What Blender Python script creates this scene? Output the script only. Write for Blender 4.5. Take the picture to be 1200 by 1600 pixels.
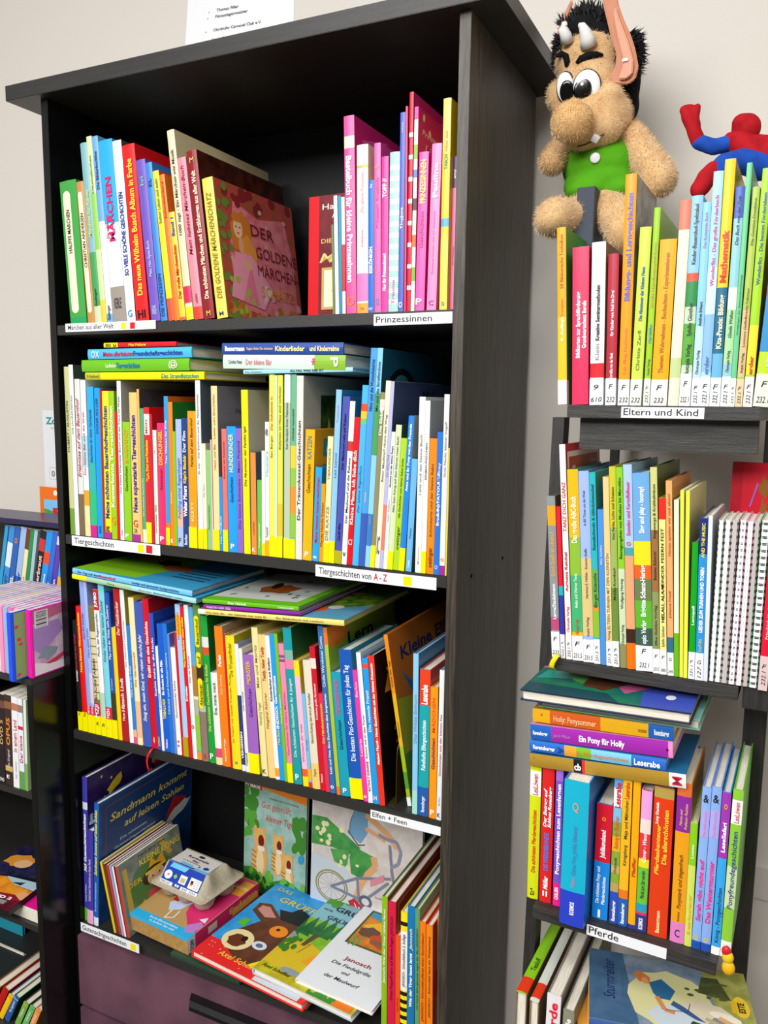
import bpy, bmesh, math, random
from mathutils import Vector, Matrix
from mathutils.bvhtree import BVHTree
random.seed(7)
for o in list(bpy.data.objects): bpy.data.objects.remove(o)
sc = bpy.context.scene
col = sc.collection
V = Vector
# ------------------------------------------------------------ camera
CAM = V((1.2769, -1.1530, 1.4794)); YAW, PITCH, ROLL, FPX = -0.4480, -0.1332, 0.0129, 1258.65
_cy, _sy, _cp, _sp = math.cos(YAW), math.sin(YAW), math.cos(PITCH), math.sin(PITCH)
FW = V((_sy*_cp, _cy*_cp, _sp)); _r0 = V((_cy, -_sy, 0)); _u0 = _r0.cross(FW)
RT = _r0*math.cos(ROLL) + _u0*math.sin(ROLL); UP = -_r0*math.sin(ROLL) + _u0*math.cos(ROLL)
cd = bpy.data.cameras.new('camera'); cam = bpy.data.objects.new('camera', cd); col.objects.link(cam)
cam.matrix_world = Matrix(((RT.x, UP.x, -FW.x, CAM.x), (RT.y, UP.y, -FW.y, CAM.y), (RT.z, UP.z, -FW.z, CAM.z), (0, 0, 0, 1)))
cd.sensor_fit = 'HORIZONTAL'; cd.sensor_width = 36; cd.lens = FPX/1200*36; cd.clip_start = .02
sc.camera = cam
# ------------------------------------------------------------ light
sc.view_settings.view_transform = 'Standard'; sc.view_settings.look = 'None'
sc.view_settings.exposure = 0.06; sc.view_settings.gamma = 1; sc.view_settings.use_curve_mapping = False
w = bpy.data.worlds.new('world'); sc.world = w; w.use_nodes = True
_n = w.node_tree.nodes; _l = w.node_tree.links
_tc = _n.new('ShaderNodeTexCoord'); _sx = _n.new('ShaderNodeSeparateXYZ'); _rp = _n.new('ShaderNodeValToRGB')
_l.new(_tc.outputs['Generated'], _sx.inputs[0]); _l.new(_sx.outputs['Z'], _rp.inputs[0]); _l.new(_rp.outputs[0], _n['Background'].inputs[0])
_rp.color_ramp.elements[0].color = (.12, .12, .12, 1); _rp.color_ramp.elements[0].position = 0
_rp.color_ramp.elements[1].color = (1, 1, 1, 1); _rp.color_ramp.elements[1].position = .6
_n['Background'].inputs[1].default_value = .5
def area(name, loc, rot, sx, sy, power, colr=(1, 1, 1)):
    l = bpy.data.lights.new(name, 'AREA'); l.shape = 'RECTANGLE'; l.size = sx; l.size_y = sy; l.energy = power; l.color = colr
    o = bpy.data.objects.new(name, l); col.objects.link(o); o.location = loc; o.rotation_euler = rot
    return o
area('ceiling_light', (.9, -1.35, 2.72), (math.radians(14), 0, 0), 1.6, .5, 23, (1, .99, .97))
area('ceiling_light', (.3, -3.0, 2.72), (math.radians(30), 0, 0), 2.6, .9, 122, (1, .99, .98))
# ------------------------------------------------------------ pixel measuring helpers
def ray(px, py): return (px-600)/FPX*RT - (py-800)/FPX*UP + FW
def on(px, py, ax, v):
    d = ray(px, py); return CAM + d*((v-CAM[ax])/d[ax])
def proj(P):
    d = V(P)-CAM; q = d.dot(FW); return (600+FPX*d.dot(RT)/q, 800-FPX*d.dot(UP)/q)
def onplane(px, py, P0, N):
    d = ray(px, py); return CAM + d*((V(P0)-CAM).dot(N)/d.dot(N))
def mpp(P): return (V(P)-CAM).dot(FW)/FPX
# ------------------------------------------------------------ materials
def lin(h):
    h = h.lstrip('#')
    if len(h) == 3: h = ''.join(c*2 for c in h)
    return tuple(((int(h[i:i+2], 16)/255+.055)/1.055)**2.4 if int(h[i:i+2], 16) > 10 else int(h[i:i+2], 16)/255/12.92 for i in (0, 2, 4))+(1,)
_m = {}
def mat(h, rough=.38, spec=.4, noise=0, nscale=60, bump=0, bscale=200, coat=0, metal=0, sheen=0, h2=None, stretch=None):
    k = (h, rough, spec, noise, nscale, bump, bscale, coat, metal, sheen, h2, stretch)
    if k in _m: return _m[k]
    m = bpy.data.materials.new('mat_'+h); m.use_nodes = True; nt = m.node_tree; b = nt.nodes['Principled BSDF']
    b.inputs['Base Color'].default_value = lin(h); b.inputs['Roughness'].default_value = rough
    b.inputs['Specular IOR Level'].default_value = spec; b.inputs['Coat Weight'].default_value = coat; b.inputs['Metallic'].default_value = metal
    b.inputs['Sheen Weight'].default_value = sheen
    if noise or bump or h2:
        tc = nt.nodes.new('ShaderNodeTexCoord'); mp = nt.nodes.new('ShaderNodeMapping'); nt.links.new(tc.outputs['Object'], mp.inputs[0])
        if stretch: mp.inputs['Scale'].default_value = stretch
    if noise or h2:
        n = nt.nodes.new('ShaderNodeTexNoise'); n.inputs['Scale'].default_value = nscale; n.inputs['Detail'].default_value = 5
        nt.links.new(mp.outputs[0], n.inputs['Vector'])
        r = nt.nodes.new('ShaderNodeValToRGB'); nt.links.new(n.outputs[0], r.inputs[0])
        c = lin(h); d = lin(h2) if h2 else tuple(max(0, x*(1-noise)) for x in c[:3])+(1,)
        r.color_ramp.elements[0].color = d; r.color_ramp.elements[0].position = .38
        r.color_ramp.elements[1].color = c; r.color_ramp.elements[1].position = .62
        nt.links.new(r.outputs[0], b.inputs['Base Color'])
    if bump:
        n = nt.nodes.new('ShaderNodeTexNoise'); n.inputs['Scale'].default_value = bscale; n.inputs['Detail'].default_value = 4
        nt.links.new(mp.outputs[0], n.inputs['Vector'])
        bp = nt.nodes.new('ShaderNodeBump'); bp.inputs['Strength'].default_value = bump; bp.inputs['Distance'].default_value = .002
        nt.links.new(n.outputs[0], bp.inputs['Height']); nt.links.new(bp.outputs[0], b.inputs['Normal'])
    _m[k] = m; return m
def paint(h): return mat(h, .34, .35)
def soft(h, h2): return mat(h, .4, .35, h2=h2, nscale=45)
PAGES = mat('f1ead8', .8, .2, noise=.22, nscale=30, stretch=(40, 1, 1))
WOOD = mat('4a4237', .42, .5, h2='2c2721', nscale=30, bump=.25, bscale=160, stretch=(9, 9, .35))
WOODF = mat('2a2927', .45, .5, bump=.12, bscale=500)
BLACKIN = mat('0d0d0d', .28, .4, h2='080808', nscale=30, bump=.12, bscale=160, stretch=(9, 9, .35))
# ------------------------------------------------------------ object helpers
def link(name, me, parent=None, kind=None):
    o = bpy.data.objects.new(name, me); col.objects.link(o)
    if parent is not None: o.parent = parent
    if kind: o['kind'] = kind
    return o
def empty(name, loc, label=None, cat=None, group=None, rz=0, M=None):
    o = bpy.data.objects.new(name, None); col.objects.link(o); o.empty_display_size = .02
    if M is not None: o.matrix_world = M
    else: o.location = loc; o.rotation_euler = (0, 0, rz)
    if label: o['label'] = label
    if cat: o['category'] = cat
    if group: o['group'] = group
    return o
def mesh(name, verts, faces, mats, idx=None, parent=None, smooth=False, kind=None):
    me = bpy.data.meshes.new(name); me.from_pydata([tuple(v) for v in verts], [], faces)
    for m in (mats if isinstance(mats, (list, tuple)) else [mats]): me.materials.append(m)
    if idx: me.polygons.foreach_set('material_index', idx)
    if smooth: me.polygons.foreach_set('use_smooth', [True]*len(me.polygons))
    me.update(); return link(name, me, parent, kind)
def boxv(x0, x1, y0, y1, z0, z1):
    return ([(x0, y0, z0), (x1, y0, z0), (x1, y1, z0), (x0, y1, z0), (x0, y0, z1), (x1, y0, z1), (x1, y1, z1), (x0, y1, z1)],
            [(0, 3, 2, 1), (4, 5, 6, 7), (0, 1, 5, 4), (1, 2, 6, 5), (2, 3, 7, 6), (3, 0, 4, 7)])
def box(name, x0, x1, y0, y1, z0, z1, m, parent=None, bevel=0, kind=None):
    v, f = boxv(x0, x1, y0, y1, z0, z1); o = mesh(name, v, f, m, None, parent, kind=kind)
    if bevel:
        b = bmesh.new(); b.from_mesh(o.data); bmesh.ops.bevel(b, geom=b.edges[:], offset=bevel, segments=2, affect='EDGES'); b.to_mesh(o.data); b.free()
    return o
def boxes(name, L, m, parent=None, kind=None, idx=None):
    vs, fs, ix = [], [], []
    for i, b in enumerate(L):
        v, f = boxv(*b[:6]); n = len(vs); vs += v; fs += [tuple(a+n for a in q) for q in f]; ix += [b[6] if len(b) > 6 else 0]*6
    return mesh(name, vs, fs, m, ix, parent, kind=kind)
def tube(name, pts, r, m, parent=None, seg=8, kind=None):
    """swept round tube; r may be a list"""
    pts = [V(p) for p in pts]; rs = r if isinstance(r, (list, tuple)) else [r]*len(pts); vs = []; fs = []
    for i, p in enumerate(pts):
        t = (pts[min(i+1, len(pts)-1)]-pts[max(i-1, 0)]).normalized()
        a = t.cross(V((.13, .21, .97))).normalized(); b = t.cross(a)
        for k in range(seg):
            an = 2*math.pi*k/seg; vs.append(p+(a*math.cos(an)+b*math.sin(an))*rs[i])
    for i in range(len(pts)-1):
        for k in range(seg):
            k2 = (k+1) % seg; fs.append((i*seg+k, i*seg+k2, (i+1)*seg+k2, (i+1)*seg+k))
    fs.append(tuple(range(seg))[::-1]); fs.append(tuple(range((len(pts)-1)*seg, len(pts)*seg)))
    return mesh(name, vs, fs, m, None, parent, True, kind)
# ------------------------------------------------------------ lettering
_t = {}
def textdata(s, bold=.012, shear=0):
    k = (s, bold, shear)
    if k in _t: return _t[k]
    c = bpy.data.curves.new('t', 'FONT'); c.body = s; c.size = 1; c.resolution_u = 2; c.offset = bold; c.shear = shear; c.fill_mode = 'FRONT'
    o = bpy.data.objects.new('t', c); col.objects.link(o)
    me = bpy.data.meshes.new_from_object(o); bpy.data.objects.remove(o); bpy.data.curves.remove(c)
    vs = [v.co.copy() for v in me.vertices]; fs = [tuple(p.vertices) for p in me.polygons]; bpy.data.meshes.remove(me)
    if not vs: vs, fs = [V((0, 0, 0))], []
    x0 = min(v.x for v in vs); x1 = max(v.x for v in vs); y0 = min(v.y for v in vs); y1 = max(v.y for v in vs)
    _t[k] = (vs, fs, x0, x1, y0, y1); return _t[k]
def text(name, s, O, U, W, length, height, m, parent, bold=.012, shear=0, fit=True, lift=.00025, align='l'):
    """letters in the plane O,U,W (unit vectors); fitted to length x height (metres), cap height ~ height"""
    O, U, W = V(O), V(U), V(W); N = U.cross(W)
    vs, fs, x0, x1, y0, y1 = textdata(s, bold, shear)
    sy = height/.73; sx = sy
    if length: 
        sx = length/max(x1-x0, .01)
        if not fit: sx = min(sx, sy*1.05)
        sx = min(sx, sy*1.7)
    used = sx*(x1-x0); off = {'l': 0, 'c': ((length or used)-used)/2, 'r': (length or used)-used}[align]
    return mesh(name, [O+U*((v.x-x0)*sx+off)+W*(v.y*sy)+N*lift for v in vs], fs, m, None, parent)
class Art:
    """flat printed picture on a face: coloured shapes stacked a tenth of a millimetre apart"""
    def __init__(s, O, U, W, su=1, sw=1, lift=.00012):
        s.O, s.U, s.W = V(O), V(U).normalized(), V(W).normalized(); s.N = s.U.cross(s.W); s.su, s.sw = su, sw
        s.v, s.f, s.i, s.m, s.k = [], [], [], [], lift
    def mi(s, m):
        if isinstance(m, str): m = paint(m)
        if m not in s.m: s.m.append(m)
        return s.m.index(m)
    def P(s, u, w): return s.O+s.U*(u*s.su)+s.W*(w*s.sw)+s.N*s.k
    def poly(s, m, pts):
        if s.su != 1: pts = [(min(max(u, 0), 1), min(max(w, 0), 1)) for u, w in pts]     # nothing is printed past the edge
        n = len(s.v); s.v += [s.P(*p) for p in pts]
        f = tuple(range(n, n+len(pts)))
        a = sum(pts[i][0]*pts[(i+1) % len(pts)][1]-pts[(i+1) % len(pts)][0]*pts[i][1] for i in range(len(pts)))
        s.f.append(f if a > 0 else f[::-1]); s.i.append(s.mi(m)); s.k += .000014; return s
    def rect(s, m, a, b, c, d): return s.poly(m, [(a, b), (c, b), (c, d), (a, d)])
    def ell(s, m, cx, cy, rx, ry, n=20, rot=0, wob=0):
        c, q = math.cos(rot), math.sin(rot); pts = []
        for k in range(n):
            a = 2*math.pi*k/n; r = 1+wob*math.sin(k*2.7+cx*40); x, y = rx*math.cos(a)*r, ry*math.sin(a)*r
            pts.append((cx+x*c-y*q, cy+x*q+y*c))
        return s.poly(m, pts)
    def line(s, m, pts, wd):
        for (a, b), (c, d) in zip(pts, pts[1:]):
            dx, dy = (c-a)*s.su, (d-b)*s.sw; l = math.hypot(dx, dy) or 1; nx, ny = -dy/l*wd/2/s.su, dx/l*wd/2/s.sw
            s.poly(m, [(a-nx, b-ny), (c-nx, d-ny), (c+nx, d+ny), (a+nx, b+ny)])
        return s
    def dots(s, m, n, r, box=(0, 0, 1, 1), seed=1, asp=1):
        R = random.Random(seed)
        for _ in range(n): s.ell(m, R.uniform(box[0], box[2]), R.uniform(box[1], box[3]), r*R.uniform(.6, 1.2), r*asp*R.uniform(.6, 1.2), 8, R.uniform(0, 3))
        return s
    def done(s, parent, name='cover_picture'):
        if s.v: return mesh(name, s.v, s.f, s.m, s.i, parent)
    def text(s, t, u, w, length, height, m, parent, name='cover_title', **k):
        if isinstance(m, str): m = paint(m)
        text(name, t, s.P(u, w), s.U, s.W, length*s.su if length else None, height*s.sw, m, parent, **k); return s
# ------------------------------------------------------------ the book
def book_mesh(name, w, D, L, spine, side, bands, parent, hard=True, bulge=None):
    """cover: one U-shaped solid round the pages, spine at y=0 facing -y; bands colour the spine by height"""
    t = min(.0017 if hard else .0006, w*.24)
    if bulge is None: bulge = min(.0015, w*.1)
    ns = 5 if w > .006 else 1
    out = [(0, D), (0, bulge)]
    for k in range(1, ns):
        a = k/ns; out.append((w*a, bulge*(1-math.sin(math.pi*a))))
    out += [(w, bulge), (w, D)]
    inn = [(w-t, D), (w-t, t+bulge), (t, t+bulge), (t, D)]
    loop = out+inn; n = len(loop)
    mats = [paint(spine) if isinstance(spine, str) else spine, paint(side) if isinstance(side, str) else side]; zs = {0., L}
    for c, a, b in bands: zs |= {a*L, b*L}
    zs = sorted(zs)
    vs = [(x, y, z) for z in zs for x, y in loop]; fs, ix = [], []
    for i in range(len(zs)-1):
        zc = (zs[i]+zs[i+1])/2/L; mi = 0
        for c, a, b in bands:
            if a <= zc <= b:
                m = paint(c) if isinstance(c, str) else c
                if m not in mats: mats.append(m)
                mi = mats.index(m)
        for k in range(n):
            k2 = (k+1) % n; fs.append((i*n+k, i*n+k2, (i+1)*n+k2, (i+1)*n+k)); ix.append(mi if 1 <= k <= ns else 1)
    top = (len(zs)-1)*n
    # caps as quads: left board, spine, right board
    no = len(out)
    def cap(b, flip):
        q = [(b+0, b+1, b+n-2, b+n-1), (b+no-2, b+no-1, b+no, b+no+1), tuple([b+k for k in range(1, no-1)]+[b+no+1, b+n-2])]
        for f in q: fs.append(f if flip else f[::-1]); ix.append(1 if f[0] != b+1 or len(f) == 4 else 0)
    cap(0, False); cap(top, True)
    o = mesh(name, vs, fs, mats, ix, parent)
    g = .003 if hard else .0003
    box('pages', t, w-t, t+bulge+.0005, D-(.004 if hard else .0005), g, L-g, PAGES, parent)
    return o
LABELS = set()
def uniq(lab):
    n = len(lab.split())
    if n > 16 or n < 4: print('LABEL LENGTH', n, lab)
    if lab in LABELS: print('DUPLICATE', lab)
    LABELS.add(lab); return lab
ARTS = {}
def parse_bands(s):
    r = []
    for b in s.split(','):
        if '@' in b:
            c, z = b.split('@'); a, e = z.split('-'); r.append((c, float(a), float(e)))
    return r
def spine_texts(s, w, L, root, bulge=.0015):
    for t in s.split(';'):
        if '@' not in t: continue
        c, z, d, fr, st = t.split('@', 4); a, e = (float(q) for q in z.split('-')); fr = float(fr)
        y = -.0006; x = w/2
        if len(fr_ := st.split('~')) == 2: st, x = fr_[0], w*float(fr_[1])
        m = paint(c); ln = (e-a)*L; bold = .03 if 'b' in d else .012; sh = .25 if 'i' in d else 0
        if 'u' in d: text('spine_title', st, (x+fr*w*.5, y, a*L), (0, 0, 1), (-1, 0, 0), ln, fr*w, m, root, bold, sh)
        elif 'd' in d: text('spine_title', st, (x-fr*w*.5, y, e*L), (0, 0, -1), (1, 0, 0), ln, fr*w, m, root, bold, sh)
        else: text('spine_title', st, (x-fr*w/2, y, a*L), (1, 0, 0), (0, 0, 1), fr*w, ln, m, root, bold, sh)
def short(n):
    return n.split(' with ')[0]
def row(data, O, yaw, rowname, group, yf=0, depth=.2, maxd=.33, call=None, lim=(-9, 9)):
    """a row of standing books measured off the photo: each line
       bl br tl ty | spine | side | name | bands | sticker | texts | options"""
    ex = V((math.cos(yaw), math.sin(yaw), 0)); ey = V((-math.sin(yaw), math.cos(yaw), 0)); O = V(O)
    recs = []
    for ln in data.strip().split('\n'):
        p = [q.strip() for q in ln.split('|')]
        while len(p) < 8: p.append('')
        bl, br, tl, ty = (float(q) for q in p[0].split())
        op = dict(q.split('=') if '=' in q else (q, '1') for q in p[7].split())
        P0 = O+ey*(yf+float(op.get('y', 0)))
        def ub(px):
            A = RT*FPX-FW*(px-600); return -(P0-CAM).dot(A)/ex.dot(A)
        u0, u1 = ub(bl), ub(br); T = onplane(tl, ty, P0, ey)-P0; ut, h = T.dot(ex), T.z
        recs.append(dict(u0=u0, wh=u1-u0, t=(ut-u0)/h, h=h, P0=P0, p=p, op=op))
    # neighbours may not pass through each other: lean each book forwards from the left, backwards from the right, take the mean
    prev = None
    for r in recs:
        r['free'] = 'free' in r['op']
        if prev and not r['free'] and not prev['free'] and r['u0'] < prev['u0']+prev['wh']+.0004:
            d = prev['u0']+prev['wh']+.0004-r['u0']; r['u0'] += d; r['wh'] = max(r['wh']-d, .0025)
        if r['u0'] < lim[0]: r['wh'] -= lim[0]-r['u0']; r['u0'] = lim[0]
        if r['u0']+r['wh'] > lim[1]: r['u0'] = lim[1]-r['wh']
        prev = r
    def bound(p, r): hm = min(r['h'], p['h']); return hm, (p['u0']+p['wh']-r['u0']+.0004)/hm
    tF = [r['t'] for r in recs]; tB = list(tF)
    for i in range(1, len(recs)):
        if not (recs[i]['free'] or recs[i-1]['free']): hm, k = bound(recs[i-1], recs[i]); tF[i] = max(tF[i], tF[i-1]+k)
    for i in range(len(recs)-2, -1, -1):
        if not (recs[i]['free'] or recs[i+1]['free']): hm, k = bound(recs[i], recs[i+1]); tB[i] = min(tB[i], tB[i+1]-k)
    for r, x, y in zip(recs, tF, tB): r['t'] = (x+y)/2
    for r in recs:
        r['t'] = max(r['t'], (lim[0]-r['u0'])/r['h']); r['t'] = min(r['t'], (lim[1]-r['u0']-r['wh'])/r['h'])
    for q in range(1, len(recs)):      # the end panels win
        if not (recs[q]['free'] or recs[q-1]['free']): recs[q]['t'] = max(recs[q]['t'], recs[q-1]['t']+bound(recs[q-1], recs[q])[1])
    for q in range(len(recs)-2, -1, -1):
        if lim[1] < 9 and not (recs[q]['free'] or recs[q+1]['free']):
            recs[q+1]['t'] = min(recs[q+1]['t'], (lim[1]-recs[q+1]['u0']-recs[q+1]['wh'])/recs[q+1]['h']); recs[q]['t'] = min(recs[q]['t'], recs[q+1]['t']-bound(recs[q], recs[q+1])[1])
    for r in recs:
        P = r['P0']+ex*(r['u0']+r['t']*r['h'])+V((0, 0, r['h'])); e = proj(P)[0]-float(r['p'][0].split()[2])
        if abs(e) > 5: print('ERR %s %.1f' % (r['p'][3], e))
    names = [r['p'][3] for r in recs]
    for i, r in enumerate(recs):
        p, op, t = r['p'], r['op'], r['t']; th = math.atan(t); w = r['wh']*math.cos(th); L = r['h']/math.cos(th)
        D = min(float(op.get('d', 0)) or min(max(L*.72, .12), depth+.1), maxd)
        if t <= 0: piv = ex*r['u0']; M0 = Matrix.Translation((0, 0, 0))
        else: piv = ex*(r['u0']+r['wh']); M0 = Matrix.Translation((-w, 0, 0))
        Rm = Matrix.Rotation(yaw+float(op.get('yaw', 0)), 4, 'Z') @ Matrix.Rotation(th, 4, 'Y')
        M = Matrix.Translation(r['P0']+piv) @ Rm @ M0
        nm = names[i]; 
        if i == 0: rel = 'first at the left end'
        else: rel = 'right of the %s one' % short(names[i-1])
        head = nm.split(' with ')
        lab = '%s book%s, %s, %s' % (head[0], (' with '+head[1]) if len(head) > 1 else '', rel, rowname)
        if len(lab.split()) > 16: lab = '%s book, %s, %s' % (head[0], rel, rowname)
        if 'obj' in op: lab = lab.replace(' book', ' '+op['obj'].replace('_', ' '), 1)
        root = empty(op.get('obj', 'book'), (0, 0, 0), uniq(lab), op.get('obj', 'book').replace('_', ' '), group, M=M)
        bands = parse_bands(p[4]); hard = 's' not in op
        if 'obj' in op and op['obj'] == 'spiral_notebook': spiral(root, w, D, L, p[1], p[2] or p[1])
        elif 'obj' in op and op['obj'] == 'dvd_case': dvd(root, w, D, L, p[1], p[2] or p[1], bands)
        else: book_mesh('cover', w, D, L, p[1], p[2] if p[2] not in ('', '-') else p[1], bands, root, hard)
        st = p[5]
        if call and st == '': st = '' 
        if '@' in st:
            c, hh = st.split('@')[:2]; hh = float(hh)*L
            e = .00012; o = boxes('sticker', [(-e, w+e, -e, .0015, 0, hh), (-e, 0, 0, .012, 0, hh), (w, w+e, 0, .012, 0, hh)], paint(c), root)
            for k in st.split('@')[2:]:
                zz, fr, s2 = k.split(':'); vertical = s2.startswith('^'); s2 = s2.lstrip('^'); zz = float(zz)*hh; fr = float(fr)
                if vertical: text('handwriting', s2, (w/2+fr*w*.3, -.0006, zz), (0, 0, 1), (-1, 0, 0), hh*.42, fr*w*.6, paint('222'), root, .0, .2)
                else: text('handwriting', s2, (w/2-fr*w/2, -.0006, zz), (1, 0, 0), (0, 0, 1), fr*w, min(hh*.2, w*.55), paint('222'), root, .0, .2)
        spine_texts(p[6], w, L, root)
        if 'ovals' in op:      # printed patches on the spine: colour:u0:u1:z0:z1,...
            sa = Art((0, -.00005, 0), (1, 0, 0), (0, 0, 1), w, L)
            for q in op['ovals'].split(','):
                c_, a0, a1, b0, b1 = q.split(':'); a0, a1, b0, b1 = (float(x) for x in (a0, a1, b0, b1)); rr = (a1-a0)/2; rz = rr*w/L; cx = (a0+a1)/2
                sa.poly(c_, [(cx+rr*math.cos(k*math.pi/8), b1-rz+rz*math.sin(k*math.pi/8)) for k in range(9)]+[(cx-rr*math.cos(k*math.pi/8), b0+rz-rz*math.sin(k*math.pi/8)) for k in range(9)])
            sa.done(root, 'spine_patch')
        if 'art' in op: ARTS[op['art']](root, w, D, L)
        r['root'] = root
    return recs
def spiral(root, w, D, L, c, side):
    box('pages', .001, w-.001, .006, D, .002, L-.002, PAGES, root)
    boxes('cover', [(0, .001, .006, D+.002, 0, L), (w-.001, w, .006, D+.002, 0, L)], paint(side), root)
    boxes('sheet_edge', [(.0012, w-.0012, .002, .006, .001, L-.001)], mat(c, .5, .3), root)
    vs, fs = [], []; n = int(L/.0085); R = min(w*.52, .006)
    for k in range(n):
        z = .006+k*(L-.012)/max(n-1, 1)
        for dz in (0, .0018):
            b = len(vs); S = 10
            for q in range(S+1):
                a = math.pi*(q/S)-math.pi; x = w/2+w*.5*math.cos(a); y = .006+R*math.sin(a)
                vs += [(x, y, z+dz-.0005), (x, y, z+dz+.0005), (x*.9+w*.05, y+.0007, z+dz+.0005), (x*.9+w*.05, y+.0007, z+dz-.0005)]
            for q in range(S):
                for e in range(4):
                    e2 = (e+1) % 4; fs.append((b+q*4+e, b+q*4+e2, b+q*4+4+e2, b+q*4+4+e))
    mesh('wire_binding', vs, fs, mat('2c2c30', .35, .5, metal=.6), None, root)
def dvd(root, w, D, L, c, side, bands):
    o = book_mesh('case', w, D, L, c, side, bands, root, False, 0)
def lying(name, x0x1, zr, y0, D, spine, side, label, root_group, cat='book', bands=(), tilt=0, texts='', yaw=0, ex0=None, art=None, hard=True, flip=False):
    """a book lying flat, spine to the front: x0,x1 = spine ends, zr = (bottom, thickness)"""
    x0, x1 = x0x1; L = x1-x0; zb, th = zr
    # book local: x=thickness, y=depth, z=length  ->  world: z(local) -> +x, x(local) -> -z ... so that spine faces -y
    # local x -> -z(world), local z -> +x(world), local y -> +y
    B = Matrix(((0, 0, 1, 0), (0, 1, 0, 0), (-1, 0, 0, th), (0, 0, 0, 1)))
    M = Matrix.Translation((x0, y0, zb)) @ Matrix.Rotation(yaw, 4, 'Z') @ Matrix.Rotation(tilt, 4, 'Y') @ B
    root = empty('book', (0, 0, 0), uniq(label), cat, root_group, M=M)
    book_mesh('cover', th, D, L, spine, side, list(bands), root, hard)
    # lettering: text-right = +z local, text-up = -x local  (same as 'u')
    spine_texts(texts, th, L, root)
    if art: ARTS[art](root, th, D, L)
    return root
# pictures on covers --------------------------------------------------
def side_art(fn):     # right board of a standing book, seen from the right: u = away from the spine, v = up
    def g(root, w, D, L):
        a = Art((w, .004, 0), (0, 1, 0), (0, 0, 1), D-.004, L); fn(a, root, D, L); a.done(root)
    return g
def top_art(fn):      # upper board of a lying book: u = along the spine, v = away from it
    def g(root, w, D, L):
        a = Art((0, .003, 0), (0, 0, 1), (0, 1, 0), L, D-.003); fn(a, root, D, L); a.done(root)
    return g
def A_(name, kind=side_art):
    def d(fn): ARTS[name] = kind(fn); return fn
    return d
@A_('gold')
def _(a, r, D, L):
    a.rect(soft('c8484c', 'a05a38'), 0, 0, 1, 1).poly(soft('f09098', 'e0707a'), [(.14, .1), (.5, .05), (.94, .12), (.95, .5), (.86, .86), (.5, .8), (.2, .88), (.1, .5)])
    a.dots(soft('d8a040', 'a85020'), 26, .045, (.02, .0, .98, .1), 3).dots('8c2b2b', 16, .04, (.02, .85, 1, .98), 4).dots('6f8f3a', 26, .035, (.0, .0, .12, .98), 5).dots('e8a8a8', 16, .03, (.1, .05, .95, .95), 9)
    a.ell('d8842a', .26, .64, .13, .17, 18, 0, .12).ell('e8a040', .34, .5, .09, .15, 14, .3, .15).ell('f4cfa4', .22, .68, .055, .075).ell('e8b088', .24, .56, .03, .06).ell('3a2418', .2, .69, .01, .006, 8).ell('3a2418', .245, .69, .01, .006, 8).ell('c03040', .22, .645, .014, .006, 8).ell('d8842a', .22, .755, .07, .03)
    a.poly('f2a0b8', [(.06, .16), (.46, .1), (.6, .26), (.36, .5), (.16, .5)]).poly('e8809c', [(.2, .14), (.4, .12), (.34, .44)]).poly('f8d0d8', [(.46, .14), (.6, .26), (.5, .3)]).ell('e9b58c', .3, .42, .06, .04).dots('a8c04a', 8, .03, (.05, .05, .5, .3), 8)
    g = '7c1a22'
    for s, u, v, l in (('DER', .38, .66, .3), ('GOLDENE', .42, .5, .56), ('MÄRCHEN-', .42, .36, .56), ('SCHATZ', .44, .2, .44)): a.text(s, u, v, l, .09, 'd9a520' if s == 'SCHATZ' else g, r, bold=.0)
@A_('brown')
def _(a, r, D, L):
    a.rect(soft('4a2013', '2e120c'), 0, 0, 1, 1).ell('c07838', .35, .72, .1, .1).ell('8a2a20', .3, .55, .12, .14).ell('35507a', .85, .62, .08, .07).ell('d9a86a', .34, .83, .04, .04)
@A_('beige')
def _(a, r, D, L): a.rect('c9bd92', .02, .02, .98, .98)
@A_('redj')
def _(a, r, D, L): a.text('J', .72, .85, .1, .07, 'e0b83a', r)
@A_('pinkt')
def _(a, r, D, L):
    a.rect('c2266e', 0, 0, 1, 1).poly('e05a9a', [(.1, .9), (.5, .97), (.3, .75)]).poly('9c1a50', [(.5, .8), (.95, .95), (.8, .6)])
@A_('lille')
def _(a, r, D, L):
    a.rect('d4306a', 0, 0, 1, 1).ell('e6cf62', .78, .9, .3, .1).ell('f1dd90', .55, .93, .08, .05, 10, .5).ell('e8889a', .2, .68, .16, .06)
    a.text('Prinzessin', .05, .88, .45, .03, 'f3c8d8', r, shear=.2).text('Lillifee', .1, .8, .38, .05, 'f3c8d8', r, shear=.2).dots('f5e08a', 6, .02, (.05, .75, .9, 1), 3)
@A_('andy')
def _(a, r, D, L): pass
@A_('derk')
def _(a, r, D, L):
    a.text('Der kleine', .12, .9, .6, .035, '5a2430', r); a.text('T', .1, .78, .09, .07, '5a2430', r)
@A_('ingrid')
def _(a, r, D, L): a.text('Ingrid Huber', .2, .84, .45, .03, '45454f', r, shear=.2); a.ell('b99030', .55, .66, .12, .08).ell('7a5c1c', .6, .63, .06, .04)
@A_('flower')
def _(a, r, D, L):
    a.rect('b9b7a0', 0, 0, 1, 1)
    for x in (.3, .36, .42): a.poly('5f8a35', [(x, .5), (x+.12, .88), (x+.03, .5)])
    a.ell('e0b32a', .46, .86, .07, .05, 8, wob=.2).ell('b03a20', .3, .5, .2, .07, 12, wob=.2).ell('caa57a', .32, .35, .16, .12)
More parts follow.
